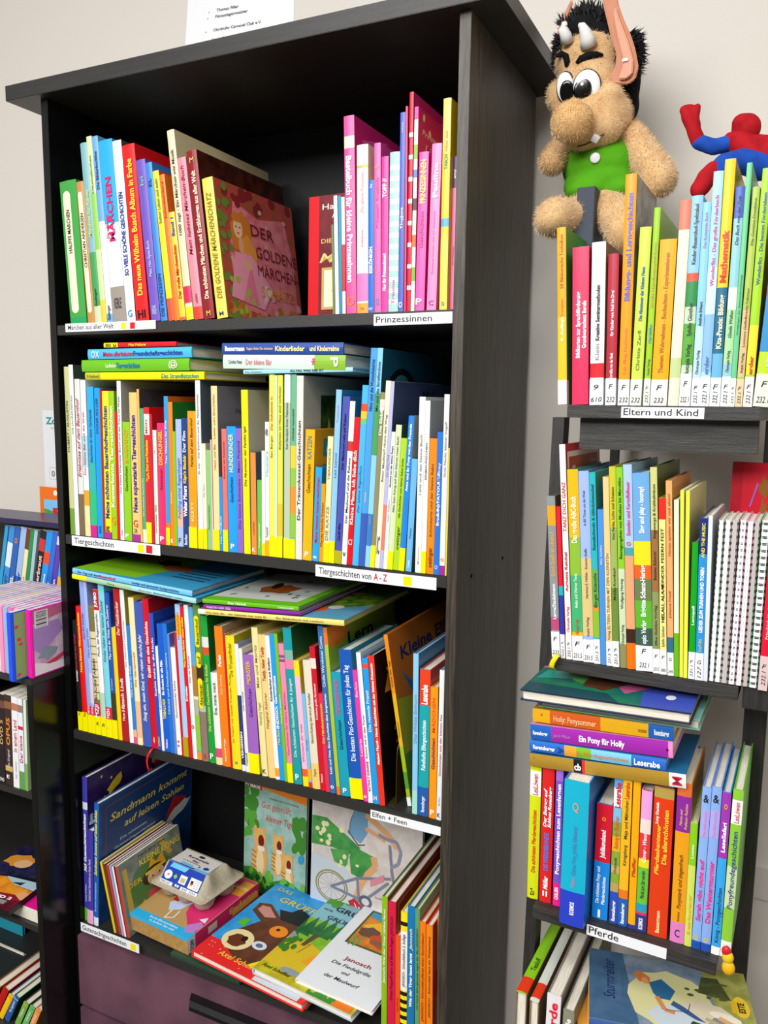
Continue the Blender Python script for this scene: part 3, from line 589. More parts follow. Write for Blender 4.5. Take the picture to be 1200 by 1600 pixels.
ROW_C = '''
123 129.5 118 970|1f1c1e|1a1618|black||f0e400@.17@.8:.5:T|e8e8e8@.45-.55@ub@.4@Sergei Prokofjew;c83a3a@.55-.95@u@.35@Peter und der Wolf|
130 138 122 947.5|e0181c|c01014|bright red||f0e400@.155@.8:.5:2|f8d820@.48-.95@ub@.4@Meine liebsten Wissensgeschichten|
138.5 144 130 908|8aa4e0|7a94d0|lilac blue|d81f4a@.12-.18|f0e400@.12|2a4a8a@.62-.95@u@.4@Jazz für Kinder;ffffff@.13-.18@u@.5@HEYZU|
144.2 149.6 136 908|a4b4ea|94a4dc|lavender|d8c8d8@.2-.4,d81f4a@.12-.18|f0e400@.12|3a4a8a@.5-.92@u@.4@Clara spielt Cello;ffffff@.13-.18@u@.5@HEYZU|
150 158.5 143.5 949|cfc290|b8ac7a|tan with letter tiles|7a7040@.0-1,d8ccA0@.28-.33,d8ccA0@.34-.39,d8ccA0@.4-.45,d8ccA0@.46-.51,d8ccA0@.52-.57,d8ccA0@.58-.63,d8ccA0@.64-.69,d8ccA0@.7-.75,d8ccA0@.76-.81,c8203a@.13-.25|f0e400@.15@.5:.5:K|4a4020@.28-.8@u@.4@BUCHSTABEN;fff@.14-.24@u@.6@MZJI|
159 167 148 921|eaeaea|1c2444|white with red head|d01f24@.86-1,b0d0b8@.1-.3|f0e400@.13@.5:.5:R|ffffff@.88-.98@ub@.5@JUMBO;3a4a6a@.55-.84@u@.4@Plock, der Regentropfen|
167.5 176.6 156.5 913|7ad0dc|5ab8c8|cyan|d81f3a@.12-.2|f0e400@.12@.5:.4:.|3a7a8a@.5-.9@u@.45@Kinder lieben den kleinen Zauber;ffffff@.13-.19@u@.5@MZH|
177 184.6 165 926|2a50a8|22408a|cobalt|3a3a20@.13-.32|f0e400@.13|e8ecf4@.55-.92@u@.5@Max und der Wilde sieht Zauberer;ccc@.34-.42@u@.3@B. Kettner|
185 191 175.5 981|f0d010|d8b80c|thin sunflower|||| s
191.2 201.3 172.5 919|b01c24|7a1820|dark red|||e8e0d0@.7-.92@ui@.5@Der Nussknacker;f0d0d0@.2-.42@ub@.5@Hänsch Lindt;f6e0e0@.14-.19@u@.4@Hase|
202.5 208.8 186.5 921|efefec|9a9a40|white|||888@.5-.95@u@.35@Die schönsten Lichterlieder|
209 214.4 196 977|2a80cc|2070b8|blue with pink foot|e0508a@0-.06,e8b090@.06-.12||e8f0f8@.4-.9@u@.4@Hans und die Adler|
214.6 223 197 933|f0e2b0|e8c83a|vanilla|e8b890@.05-.3||b06a2a@.4-.9@u@.35@Die Gartenwelt|
224 236.7 207 940|3f58b0|2f4696|royal blue|||f0f0f4@.18-.78@ui@.4@Steig ein, mein Kind, wir reisen durchs Jahr|
237 246.6 219 934.5|c81428|a81020|crimson|||f4dfe0@.48-.85@ub@.5@Erzähl uns eine Geschichte;f4dfe0@.04-.08@u@.3@velber|
246.8 253 231 958|2a4fb8|1f3f9a|blue|||ffffff@.4-.95@u@.5@Sophie sieht in die Nacht;e8d020@.03-.1@u@.5@DIETRICH|
253.2 257 243 1010|e6e9ee|d0d4da|thin white|||4a5a8a@.4-.9@u@.5@A. Leopoldi|s
257.3 266 241 974|1a5ac8|1648a8|deep blue|||f0e02a@.26-.42@ub@.5@TABALUGA;ffffff@.45-.72@ub@.4@Ein Drache für alle Fälle;fff@.03-.1@u@.4@Nelson|
266.3 273 250.5 974|1f74cc|1a60b0|medium blue|||9ac8f0@.3-.8@ub@.45@TEXAS und Dschungeltiere|
273.2 276.3 258 990|6a80d0|5a70c0|thin periwinkle|||| s
276.6 284 261.5 1011|ecebe6|d8d8d4|short white|||777@.35-.9@u@.35@Gummistiefel Reihe;d03a4a@.1-.14@h@.5@*;2a80c0@.06-.1@h@.5@*|
284.2 287.4 264 987|d01824|b01018|thin scarlet|||| s
287.6 295.3 265 943|a8c8e8|98b8d8|pale blue|e8b020@.8-.93|a8a010@.13|e8502a@.77-.95@u@.4@Weihnachten|
295.6 301.4 273 946|dc1420|c01018|vivid red|||f0e020@.6-.93@ub@.5@Was kleine Kinder wissen wollen;fff@.38-.5@ub@.45@Kreisler|
301.7 308 278 944|eff0ee|d8dad8|clean white|||555@.5-.92@u@.4@Das ist Schluss;c8202a@.2-.24@h@.6@o|
308.2 315.4 286 947|5aa0d0|7a5a30|sky and brown picture|a8783a@.42-.62,e0dcd0@.4-.42,a8b090@.3-.4,8ac040@.06-.3,f09020@0-.05|||
315.7 326 294 943|5a8a3a|6a5a50|green farm|8a7468@0-.32,3a2a18@.52-.62,b0b8b0@.32-.36||444a10@.36-.5@u@.5@Abenteuer;444a10@.625-.675@u@.5@auf;444a10@.75-.91@u@.45@Bauernhof;d8382a@.02-.05@h@.5@JEL|ovals=e8dc10:.1:.8:.34:.535,e8dc10:.1:.8:.6:.7,e8dc10:.1:.8:.73:.93
327 337.2 305 961|1c9a38|0f6a24|green|d8dcd8@.78-.86,d0502a@.74-.79||e8dc6a@.22-.68@u@.4@Die schönsten Geschichten für Kinder;ffffff@.03-.07@h@.5@P|
337.5 347.3 324 1050|e8eae4|c8d0c0|short white|d84a7a@.08-.18,e8d8a0@0-.08||44584a@.55-.9@u@.5@Ene, mene, meck|
347.6 360 325 977|ee7c14|a88a6a|orange|||ffffff@.72-.8@ub@.4@Ferien;f8c8a0@.52-.66@u@.3@Duden Ravensburg;fff@.04-.2@u@.2@Katharina B. Moden|
360.2 363 340 990|d01c24|b01018|thin red|||| s
363.3 377 346 992|f0d81c|b8a818|yellow|||8a7a1a@.7-.95@u@.4@Die Wunderfinder;c04a20@.2-.7@u@.2@Im Traum mit meiner Freundin Paula~.3;3a4a8a@.04-.07@h@.3@o|
378 384 359 1005|dfe3ea|8a94b0|blue patterned|2f3a78@.05-.6||f0f2f8@.1-.58@ub@.5@VERGESSEN|
384.2 389.5 365.5 1012|e9e6dc|d8d4c8|cream-white|||222@.05-.16@u@.5@Tessloff;777@.5-.9@u@.4@DER WAND|
389.8 406 375 1022|9a62b8|8450a4|purple||f2e600@.17|e8c830@.76-.95@u@.4@MONSTER;5f2f80@.48-.72@u@.35@Geschichten|d=.17
409 418.5 387.5 979.5|e9dc9a|c8bc60|pale yellow|||8a8440@.6-.9@u@.4@Max und Moritz;9a9450@.35-.5@u@.4@Hansjörg Vogel;222@.02-.05@h@.6@K|
419.5 430 396.5 990.5|f0cc84|e0b870|peach|||b0521f@.68-.92@ub@.45@Teddy, lieber Teddy;9a7030@.35-.6@u@.35@Nagibel Röhrer|
430.3 437 407 992|eceae6|dcd8d4|white|e8a030@.02-.08||3a3a5a@.55-.85@ub@.5@Kinderlachen aus Kiefern|
437.2 444.6 412.5 989|1f9ae0|c8b840|azure with dotted side|||f2f4f8@.36-.72@ub@.55@INDIGO: Gegensätze;f0d020@.25-.35@u@.5@Mein Buch|
445 450 426 990|7ab82a|68a020|narrow green|||e8f0d8@.4-.9@u@.4@Die große Spielekiste|
450.3 458.5 430.5 1005|f088a8|d87090|rose pink|8a4a90@.9-.92,8a4a90@.87-.89|f0e400@.14|c04a80@.2-.7@u@.35@Geschichten für kleine Mädchen|
459 472 436.5 980|1a98a0|1f5a2c|teal|7ab0a0@.78-.86,e080a0@.74-.8||d8ecd8@.18-.68@u@.35@Die schönsten Geschichten für 6 Jungen;ffffff@.03-.07@h@.4@P|art=boys d=.27
473.5 482 457 1032|f0b8d0|e0c020|pink with yellow head|f0dc10@.88-1,f0dc10@0-.08,e8602a@.08-.14||c86a9a@.2-.7@u@.4@Wünsch dir was|
482.2 487.7 469.5 1084|7ab8e0|6aa8d0|short light blue|e8b040@.08-.2,d8301f@0-.06||2a5a8a@.4-.9@u@.35@Die Insel|
488 500 471 1031|dfd8c0|b0a080|beige|e8c870@.0-.2||6a5a3a@.36-.75@u@.35@Nannon-Kosberg Gert wird ein Fernseher;6a5a3a@.1-.16@u@.3@Diogenes|
500.5 508.8 481.5 1010|c8182c|a81020|deep red|e8d8d0@.85-.92||f4e0e0@.5-.75@u@.4@Fröhliche große Abenteuer;f4e0e0@.06-.12@u@.4@Pattloch|
509 515.5 493.5 1083|e03050|c82040|short red|||f0c830@.5-.9@ub@.5@Die Märchenprinzessin|
516 524.5 489 977|2f6aa8|2a5a90|slate blue|||d8e4f0@.64-.94@u@.5@Cäcilie Wernheuer Comic;ffffff@.12-.6@u@.4@Lotti und Otto, Eine Geschichte über Jungssachen;fff@.03-.06@h@.6@o|
526 531.8 499 980|a8c040|8fae3a|lime with orange head|e8742a@.9-1,e8742a@0-.05|||art=lern d=.27
532.5 547.5 510 1049|1a9ab4|168098|turquoise|||e0408a@.66-.94@u@.4@PRINZESSINNEN;16405a@.38-.62@u@.35@Geschichten;ffffff@.03-.07@h@.4@P|d=.2
548.5 567.7 522 1014|1a56b0|2a8aa8|wide blue||f2e600@.14|e8f0fa@.26-.9@u@.4@Die besten Pixi-Geschichten für jeden Tag|
568 575.4 543 1046|ee3aa0|d82a8a|magenta|||f8c0e0@.35-.55@ub@.5@Leserin;f8c0e0@.8-.95@u@.5@Barbie;fff@.03-.06@h@.6@o|
575.7 582.7 546.5 1018|e8eeee|c0d0d0|white||e0e4ea@.02|333@.3-.75@u@.4@Komm mit in den Turm;c02a6a@.08-.28@ub@.5@ROTRAUT SUSANNE|
583 592 557 1027|1f98e0|1880c4|bright blue|e84a2a@.93-.96||e8f4fc@.5-.78@u@.5@Die rasende Franzi;e8f4fc@.03-.06@h@.5@H|
592.2 601.5 567 1023|e03420|15110f|red-orange with black cover|||ffffff@.28-.95@ub@.4@Hedwig Munck - Neue Geschichten mit der kleinen Prinzessin|art=ewok d=.27
'''
ROW_C2 = '''
637 643 599 992|e0b020|c46a14|tall orange-green leaning|e88a1a@.66-1,9ab820@.0-.35,4a9a2a@.1-.2|e8ecec@.05|7a4a0c@.7-.92@u@.45@Kleine Elfe sagt;4a5a14@.4-.55@u@.35@Thienemann|art=elfe d=.3 free y=.02
643.5 651.5 645.5 1021|8ac4e8|2f7aac|light blue|a0d8c8@0-.15||6aa0d0@.45-.9@u@.5@Das Wilde Einhorn|free d=.27
652 668 656 1045|18a0a8|b83020|teal with blue foot|e0401f@.76-1,1f5aa8@0-.2||ffffff@.77-.9@ub@.6@Leserabe;ffffff@.32-.66@u@.4@Fabelhafte Elfengeschichten;fff@.03-.14@u@.35@Ravensburger|d=.2
669.5 681 672.5 1073|f09414|d87c10|orange|||e8502a@.66-.95@u@.4@MÄDCHEN;7a3a5a@.38-.62@ub@.4@Geschichten;ffffff@.03-.07@h@.5@P|
681.5 689 687 1047|e4e8ea|68b8d0|white|||b02a5a@.3-.8@u@.4@Geschichten von der kleinen Fee;888@.1-.2@u@.3@Bolder;333@.02-.05@h@.6@K|
'''
ROW_D = '''
126 139 121.5 1212|3c3aa0|33205e|tall dark indigo with gingham band|cfd2ea@.78-.83,5fb02a@0-.09||ffffff@.35-.75@ubi@.5@365 Gutenachtgeschichten;fff@.14-.26@u@.25@Krenzer & Hansen|art=g365 d=.3 y=.004 free
135.8 145 135 1297|4438a0|3a3090|small violet|e8a8d0@0-.15||d8d0f0@.25-.7@u@.4@Schlaf schön! Geschichten zur Guten Nacht|free y=-.001 d=.18
146 153 146.5 1255|1f5fae|1c4f8f|blue with star cover|dfe6ee@.0-.07||e8e04a@.42-.95@ubi@.6@Sandmann kommt auf leisen Sohlen;cfe0f0@.12-.36@u@.3@Die schönsten Gutenachtgeschichten|art=sand d=.3 free
178 181.5 155.5 1347|e0c020|b89a18|thin yellow|||| s d=.19 free
182 186 160 1350|6a3a24|58301e|thin brown|||| s d=.19 free
186.5 190 165 1352|b8402c|a03424|thin rust|||| s d=.19 free
190.5 194 169.5 1353|a89ac8|9888b8|thin lilac|||| s d=.19 free
194.5 197.5 174 1354|e9e9ea|26262a|thin white|||| s d=.19 free
198.3 202.5 178.5 1354|eceae6|8c8f83|thin white with king cover|c03a2a@.0-1|||s art=konig d=.19 free
'''
ROW_D2 = '''
595 603.5 597.5 1401|8ab81c|4f6a24|lime green|||e8ecd8@.4-.92@ub@.4@Janosch Wie der Tiger zählen lernt|d=.27
604.3 616 607.5 1408.5|d81a44|8f1f28|red|||6a0c20@.3-.9@u@.35@Onkel Poppoff kann auf Bäume fliegen JANOSCH|art=cover_red d=.27
617 624 617 1461|ea5418|d84812|short red-orange|||a03010@.3-.8@u@.3@JANOSCH|d=.2
624.5 634.5 625.5 1424|f0e020|e0d018|yellow and black striped|1c1a14@.02-.05,1c1a14@.08-.11,1c1a14@.14-.17,1c1a14@.2-.23,1c1a14@.26-.29,1c1a14@.32-.35,1c1a14@.38-.41,f2f0e8@.42-.86,1c1a14@.9-.93||333@.45-.84@u@.4@JANOSCH - Schnuddelbuch 2. Auflage|d=.2
635 646 636 1415|1478b4|10609a|blue|||f0e8c0@.7-.85@ui@.4@Janosch;ffffff@.3-.68@ub@.4@Wie der Tiger lesen lernt|d=.26
647.5 654.5 648 1420|5f9a6a|6a8a4a|sage green|||2f4a34@.3-.9@u@.4@Ich mach dich gesund, sagte der Bär JANOSCH|d=.26
655 664 655 1439.5|f07c10|e0480c|orange|||6a2a08@.25-.92@u@.35@JANOSCH - Schnuddel pflanzt einen Gummibaum|d=.24
665.3 675 665.5 1445|f28414|d03a0c|second orange|||6a2a08@.3-.92@u@.35@JANOSCH - Schnuddel baut ein Weltenhaus|d=.24
676 684 677 1430|b87848|e8703a|brownish|b02a20@.4-.6,5a8a20@.2-.4||| d=.22 s y=.02
'''
ROW_E = '''
872 885.5 870 356|f4a818|2f9a20|yellow-orange|f0c020@.14-.5|eeeae4@.14|d8701c@.5-.6@u@.3@Krempien;a86a10@.66-.96@u@.4@50 Bildnerische Techniken;fff@.36-.5@u@.35@4. Auflage|d=.11
893.5 918.5 894.5 387|e0305c|c01838|crimson boxed|||ffffff@.3-.72@ub@.25@Bildkarten zur Sprachförderung~.36;ffffff@.36-.66@ub@.25@Grundwortschatz: Berufe~.74|d=.16
921 942 925 379|eceff0|b88a68|white|d82030@.17-.26|eaeef2@.16@.6:.4:9@.12:.8:610|999@.28-.38@u@.3@Klein;333@.4-.74@ub@.3@Kreative Seminarmethoden|d=.2
945.5 961.5 950.5 397|b02a3c|90202c|maroon||e8ecf0@.18@.6:.4:F@.12:.8:232|f4e0e0@.46-.76@ub@.3@für Kinder von Null bis Drei;f4e0e0@.18-.35@ub@.3@Angelika von der Beek|
965 982 977.5 272.5|f79a12|8a7a72|tall orange with photo cover||eae6e4@.115@.6:.4:F@.12:.8:232|6a6ac0@.46-.92@ub@.5@Bildungs- und Lerngeschichten;e07a50@.14-.34@u@.25@Ley Flieg Fachtexte|art=photo d=.15
983.5 1001 1000 355|c8dc50|b0c440|pale lime||e6e9dc@.15@.6:.4:F@.12:.8:232|2a5a9a@.48-.78@ub@.3@Die Abenteuer der Kleinen Hexe;6a8020@.2-.45@u@.3@Christa Zarfl|
1004.5 1014 1022.5 324.5|9ac820|80b018|green||e8ecdc@.14@.6:.5:F@.1:.8:^232.1|c88a50@.5-.9@u@.4@Große Handlungsspielräume;4a8ac0@.32-.42@ub@.4@Olaf Müller;555@.16-.24@u@.4@kopia Verlag|
1015.5 1041 1031.5 374.5|f7a80c|e08c08|wide amber||e8e4dc@.16@.6:.35:F@.12:.6:232|a86a10@.2-.92@u@.28@Themen: Wahrnehmen - Beobachten - Experimentieren|d=.18
1043 1059.5 1064.5 313|e6dcc8|c8c0b0|cream with salmon head|ee7a60@.86-1,c0d090@.14-.24||||
1060.5 1077.5 1082 306|c0d8b8|a8c8d8|meadow-picture|90c4e0@.62-1,e05a40@.6-.64,2f8a4a@.48-.6,58a83a@.2-.4|e6e8e0@.16@.6:.4:F@.12:.8:232.1|333@.68-.96@u@.38@Kinder-Bauernhof-Spektakel;3a3a3a@.34-.5@u@.4@Sybille Günther;333@.16-.3@u@.4@kotopia Verlag|
1079 1091.5 1100 316|8ac8ec|78b4dc|narrow sky|b8d8ea@.14-.4|e8eaee@.14@.6:.5:F@.1:.8:^232.1|b06ab0@.78-.95@u@.35@Das Kreispiele Buch;444@.4-.52@ub@.35@Andrea Erkert;333@.16-.28@u@.35@Ökotopia Verlag|
1092 1107 1114 268|a8d4f0|90c0e0|pale blue with pink title|88b8e8@.15-.4,c8e4f4@.4-.6|e6e8f0@.13@.6:.5:F@.1:.8:^232.1|c8408a@.52-.9@u@.4@Wunderfitz - Das große Förderbuch;4a6aa0@.14-.22@u@.45@erder|
1108 1124 1132.5 249|f0c818|d8b010|tall yellow and blue|1f6a8a@.22-.49,6ab0d8@.1-.22|e0e6ea@.12@.6:.5:F@.1:.8:^232.1|e0301c@.51-.72@ub@.62@Mathematik;f0e8c0@.24-.46@ub@.5@Kita-Praxis: Bildung|
1125 1138.5 1150.5 292|90c8d0|4a5ab0|blue-green picture|4a62b8@.86-1,a8d8a0@.2-.45,d8e8d8@.45-.55|e0e8e4@.14@.6:.5:F@.1:.8:^232.1|22306a@.74-.96@ui@.4@Das Buch von der Zeit;2a4a3a@.32-.45@ui@.4@Gisela Walter;333@.16-.26@u@.35@Ökotopia Verlag|
1139 1147 1167 254.5|6ac48a|50b070|tall mint||e4ece4@.12@.6:.5:F@.1:.8:^232.1|2f7a4a@.3-.6@u@.35@Anregungen der Sinneswahrnehmung|
1148 1159 1176.5 292|a8c050|88a038|olive lime|d8b888@.14-.45|e0c8a0@.13@.6:.5:F@.1:.8:^232.1|3f5a1a@.74-.95@u@.35@Die Gemüse-Detektive;6a5a2a@.28-.55@u@.35@Leonore Geißelbrecht-Taferner;333@.16-.25@u@.35@kopia Verlag|
1160.5 1174.5 1192 263|a0d020|88b818|lime green|f0d830@.14-.35|ece4e0@.13@.6:.5:F@.1:.8:^232.1|2a4a9a@.52-.9@u@.42@Wunderfitz - Die besten Förderideen;c0402a@.14-.22@ub@.45@erder|
1176 1204 1212 345|b8d420|d8402a|wide lime with blue block|e0452a@.6-.8,2a8ac0@.3-.6,d8b020@.8-.86|dfe2d4@.18@.6:.35:F@.12:.7:232.1|f0f4e0@.22-.32@u@.2@Ina Westermann|d=.19
'''
ROW_F = '''
862.5 875 854 775|8a9094|4a6a4a|grey plastic-wrapped|f0a020@.82-.94,b84a70@.17-.25|e8eaea@.16@.65:.5:F@.12:.8:233|e8a82a@.5-.78@ui@.5@Spiel-Spaß ist überall;f0f0f0@.24-.46@ub@.4@Lange/Stadelmann|
876.5 883 868.5 791.5|e01c30|c01424|thin red and blue|2a3aa0@.16-.42,1ab0b8@.42-.48|e6e8ec@.16@.6:.6:F@.1:.8:^232.1||
885 894 873.5 694.5|efece6|b51f26|tall white with red cover||eae8e4@.11@.6:.5:F@.1:.8:^232.1|d01f3a@.6-.83@u@.6@TANZ DICH GANZ;c02040@.32-.54@ub@.45@Auguste Reichel;c02040@.13-.25@u@.45@Ökotopia Verlag|art=tanz d=.2
895 911.5 885.5 733.5|f4b410|2a8a70|yellow and green|8ab838@.45-.65,40b070@.15-.45|e8ecec@.13@.6:.5:F@.12:.8:231.5|f4ecd0@.62-.86@ub@.5@Das große ABC-Buch;e8f0e0@.28-.46@u@.3@Heike und Werner Tenta;c03a3a@.14-.22@u@.3@Ökotopia Verlag|
912 928 903 736|9cb4e4|5a70a8|lilac and sand|d8c080@.14-.55|e8e8ea@.12@.6:.4:F@.12:.8:231.5|4a5a8a@.72-.9@u@.25@In 80 Tönen um die Welt;55503a@.34-.6@u@.25@Hartmut E. Höfele - Susanne Steffe;444@.14-.24@u@.25@kopia Verlag|
928.5 938 920 738|2ab0b8|3a9a98|turquoise|8ab830@.14-.3,6aa84a@.3-.5,e09030@.28-.3|e6eaea@.13@.6:.5:F@.1:.8:^231.5|1f5a6a@.6-.94@ub@.45@Rasselschwein & Glöckchenschaf;2f4a1a@.3-.48@u@.5@Birgit Kienzle|
938.5 947.5 933.5 796|4a8ed8|3a7ac8|sky blue|||d8e8f8@.65-.9@u@.3@Elke Gulden|
948 957 941 745|ecc888|d8b478|cream orange|e8d8a0@.2-.6|e8e8e8@.13@.6:.5:F@.1:.8:^231.5|9a6a20@.2-.6@u@.5@ELTERN TURNEN MIT DEN KLEINSTEN;555@.14-.19@u@.4@Verlag|
957.5 967.5 951 729|c8c030|a8a028|olive yellow|9ab05a@.4-.7,6a8a3a@.12-.4|e6e8e6@.13@.6:.5:F@.1:.8:^231.5|2f3a14@.64-.9@u@.4@Von Farbe, Licht und Schatten;2a3a14@.34-.5@u@.4@Monika Krumbach|
969 979 962 730|88c82a|70b020|lime green|c8d8b0@.1-.5,8a8a5a@0-.12||1f3a14@.55-.95@u@.45@Bewegungshits von Moskau bis Marokko;2a3a2a@.3-.45@u@.4@Wolfgang Hering;333@.12-.22@u@.4@Ökotopia Verlag|
979.5 993 973.5 726|a8c4e8|8aa8b8|pale blue and peach|f07010@.0-.13,3a2418@.13-.2,e8a070@.2-.56,4a9aa8@.56-.6||d04a8a@.66-.92@ub@.4@Esstefan und Kartoffelfeuer;e0501f@.61-.64@h@.5@o|
994 1020 987 739|6aa4d8|5a94c8|wide landscape-picture|e8d820@.5-.66,e8601f@.46-.54,6a7a4a@.36-.47,5ab02a@.22-.36,3a5a4a@.13-.22|e8eaea@.13@.7:.3:F@.15:.6:232.1|f2f6fa@.7-.93@ub@.3@Sing and play - hooray!;f2f6fa@.28-.54@ub@.3@Brigitte Schanz-Hering;e8ecec@.14-.26@ub@.3@opio Verlag|d=.19
1020.5 1031 1015.5 730|c8cc80|5a6a30|olive and tan|9a6a40@.4-.7,8a945a@.12-.4|e8e8e4@.12@.65:.5:F@.12:.8:231.5|2f3018@.66-.92@u@.4@Singzwerge & Krabbelmäuse;2f3018@.46-.6@u@.4@Bettina Scherer;2f3018@.14-.36@u@.35@Elke Gulden Verlag|
1031.5 1041.5 1029 778|f0e488|d8c858|yellow with red head|e02a20@.88-1|eaeae4@.14@.65:.5:F@.12:.8:385|222@.5-.84@u@.45@KINDER FEIERN FEST;222@.3-.52@ub@.45@HELAU, ALAAF;333@.16-.28@u@.4@Sybille Günther|
1043 1052.5 1040 751|f0a868|d89048|orange|2f6a8a@.12-.2|e8eaea@.12@.65:.5:G@.12:.8:245|a84a1c@.62-.95@u@.4@Heute spielen wir mal allein!;8a4a20@.3-.45@u@.35@Johanna Friedl|
1053 1060.5 1053 781|dfe4cc|6ab020|white and green pamphlet|6ab020@0-.25|||s
1061.5 1067 1063 766|e2e04a|e8e8a0|thin yellow||||s
1067.6 1073.3 1072 767|e8e848|e0e090|second thin yellow||||s
1075 1084.5 1081.5 847|12a01e|3a3230|short green||e8ecec@.2@.6:.5:F@.1:.8:^231.1|e8f4e8@.4-.62@ub@.4@Lernspaß|
1085.5 1098 1094 809.5|2a90d8|2a2a6a|blue with navy head|1c2f80@.78-1|e8ecea@.17@.6:.5:G@.1:.8:^127|ffffff@.3-.7@ub@.45@LIEDER ZUM TURNEN UND TOBEN;e8dc20@.76-.97@ub@.4@AND THE MUSIC;e8dc20@.18-.26@u@.4@G. und T. Ullrich|
1098.6 1105 1107 806|d8dde8|c8ccd8|white folded pamphlet||||s
'''
ROW_F2 = '''
1106.5 1115 1123 812|f0f0f4|a8c0a8|white-spiral with green pages||||obj=spiral_notebook
1116 1125 1133.5 812|eeeeee|e8e8e0|light-spiral||||obj=spiral_notebook
1126 1135.5 1144 812|c0b8b4|d0c8c4|grey-spiral||||obj=spiral_notebook
1137 1147.5 1156.5 812|f2f4fc|d8c0c8|bright-white-spiral||||obj=spiral_notebook
1148.3 1158.5 1168 814|f4f4f8|f0a0b0|pink-paged||||obj=spiral_notebook
1159.3 1168 1179 814|bcb4b0|b8b0b0|second grey-spiral||||obj=spiral_notebook
1169 1182 1190.5 812|eef4f0|7ac08a|green-edged||||obj=spiral_notebook
1184 1198 1206 806|d81838|c01030|red standing||d8c0c0@.2@.65:.5:F@.15:.8:^232.1|f0d0d0@.3-.7@u@.3@Friedrich Verlag|
'''
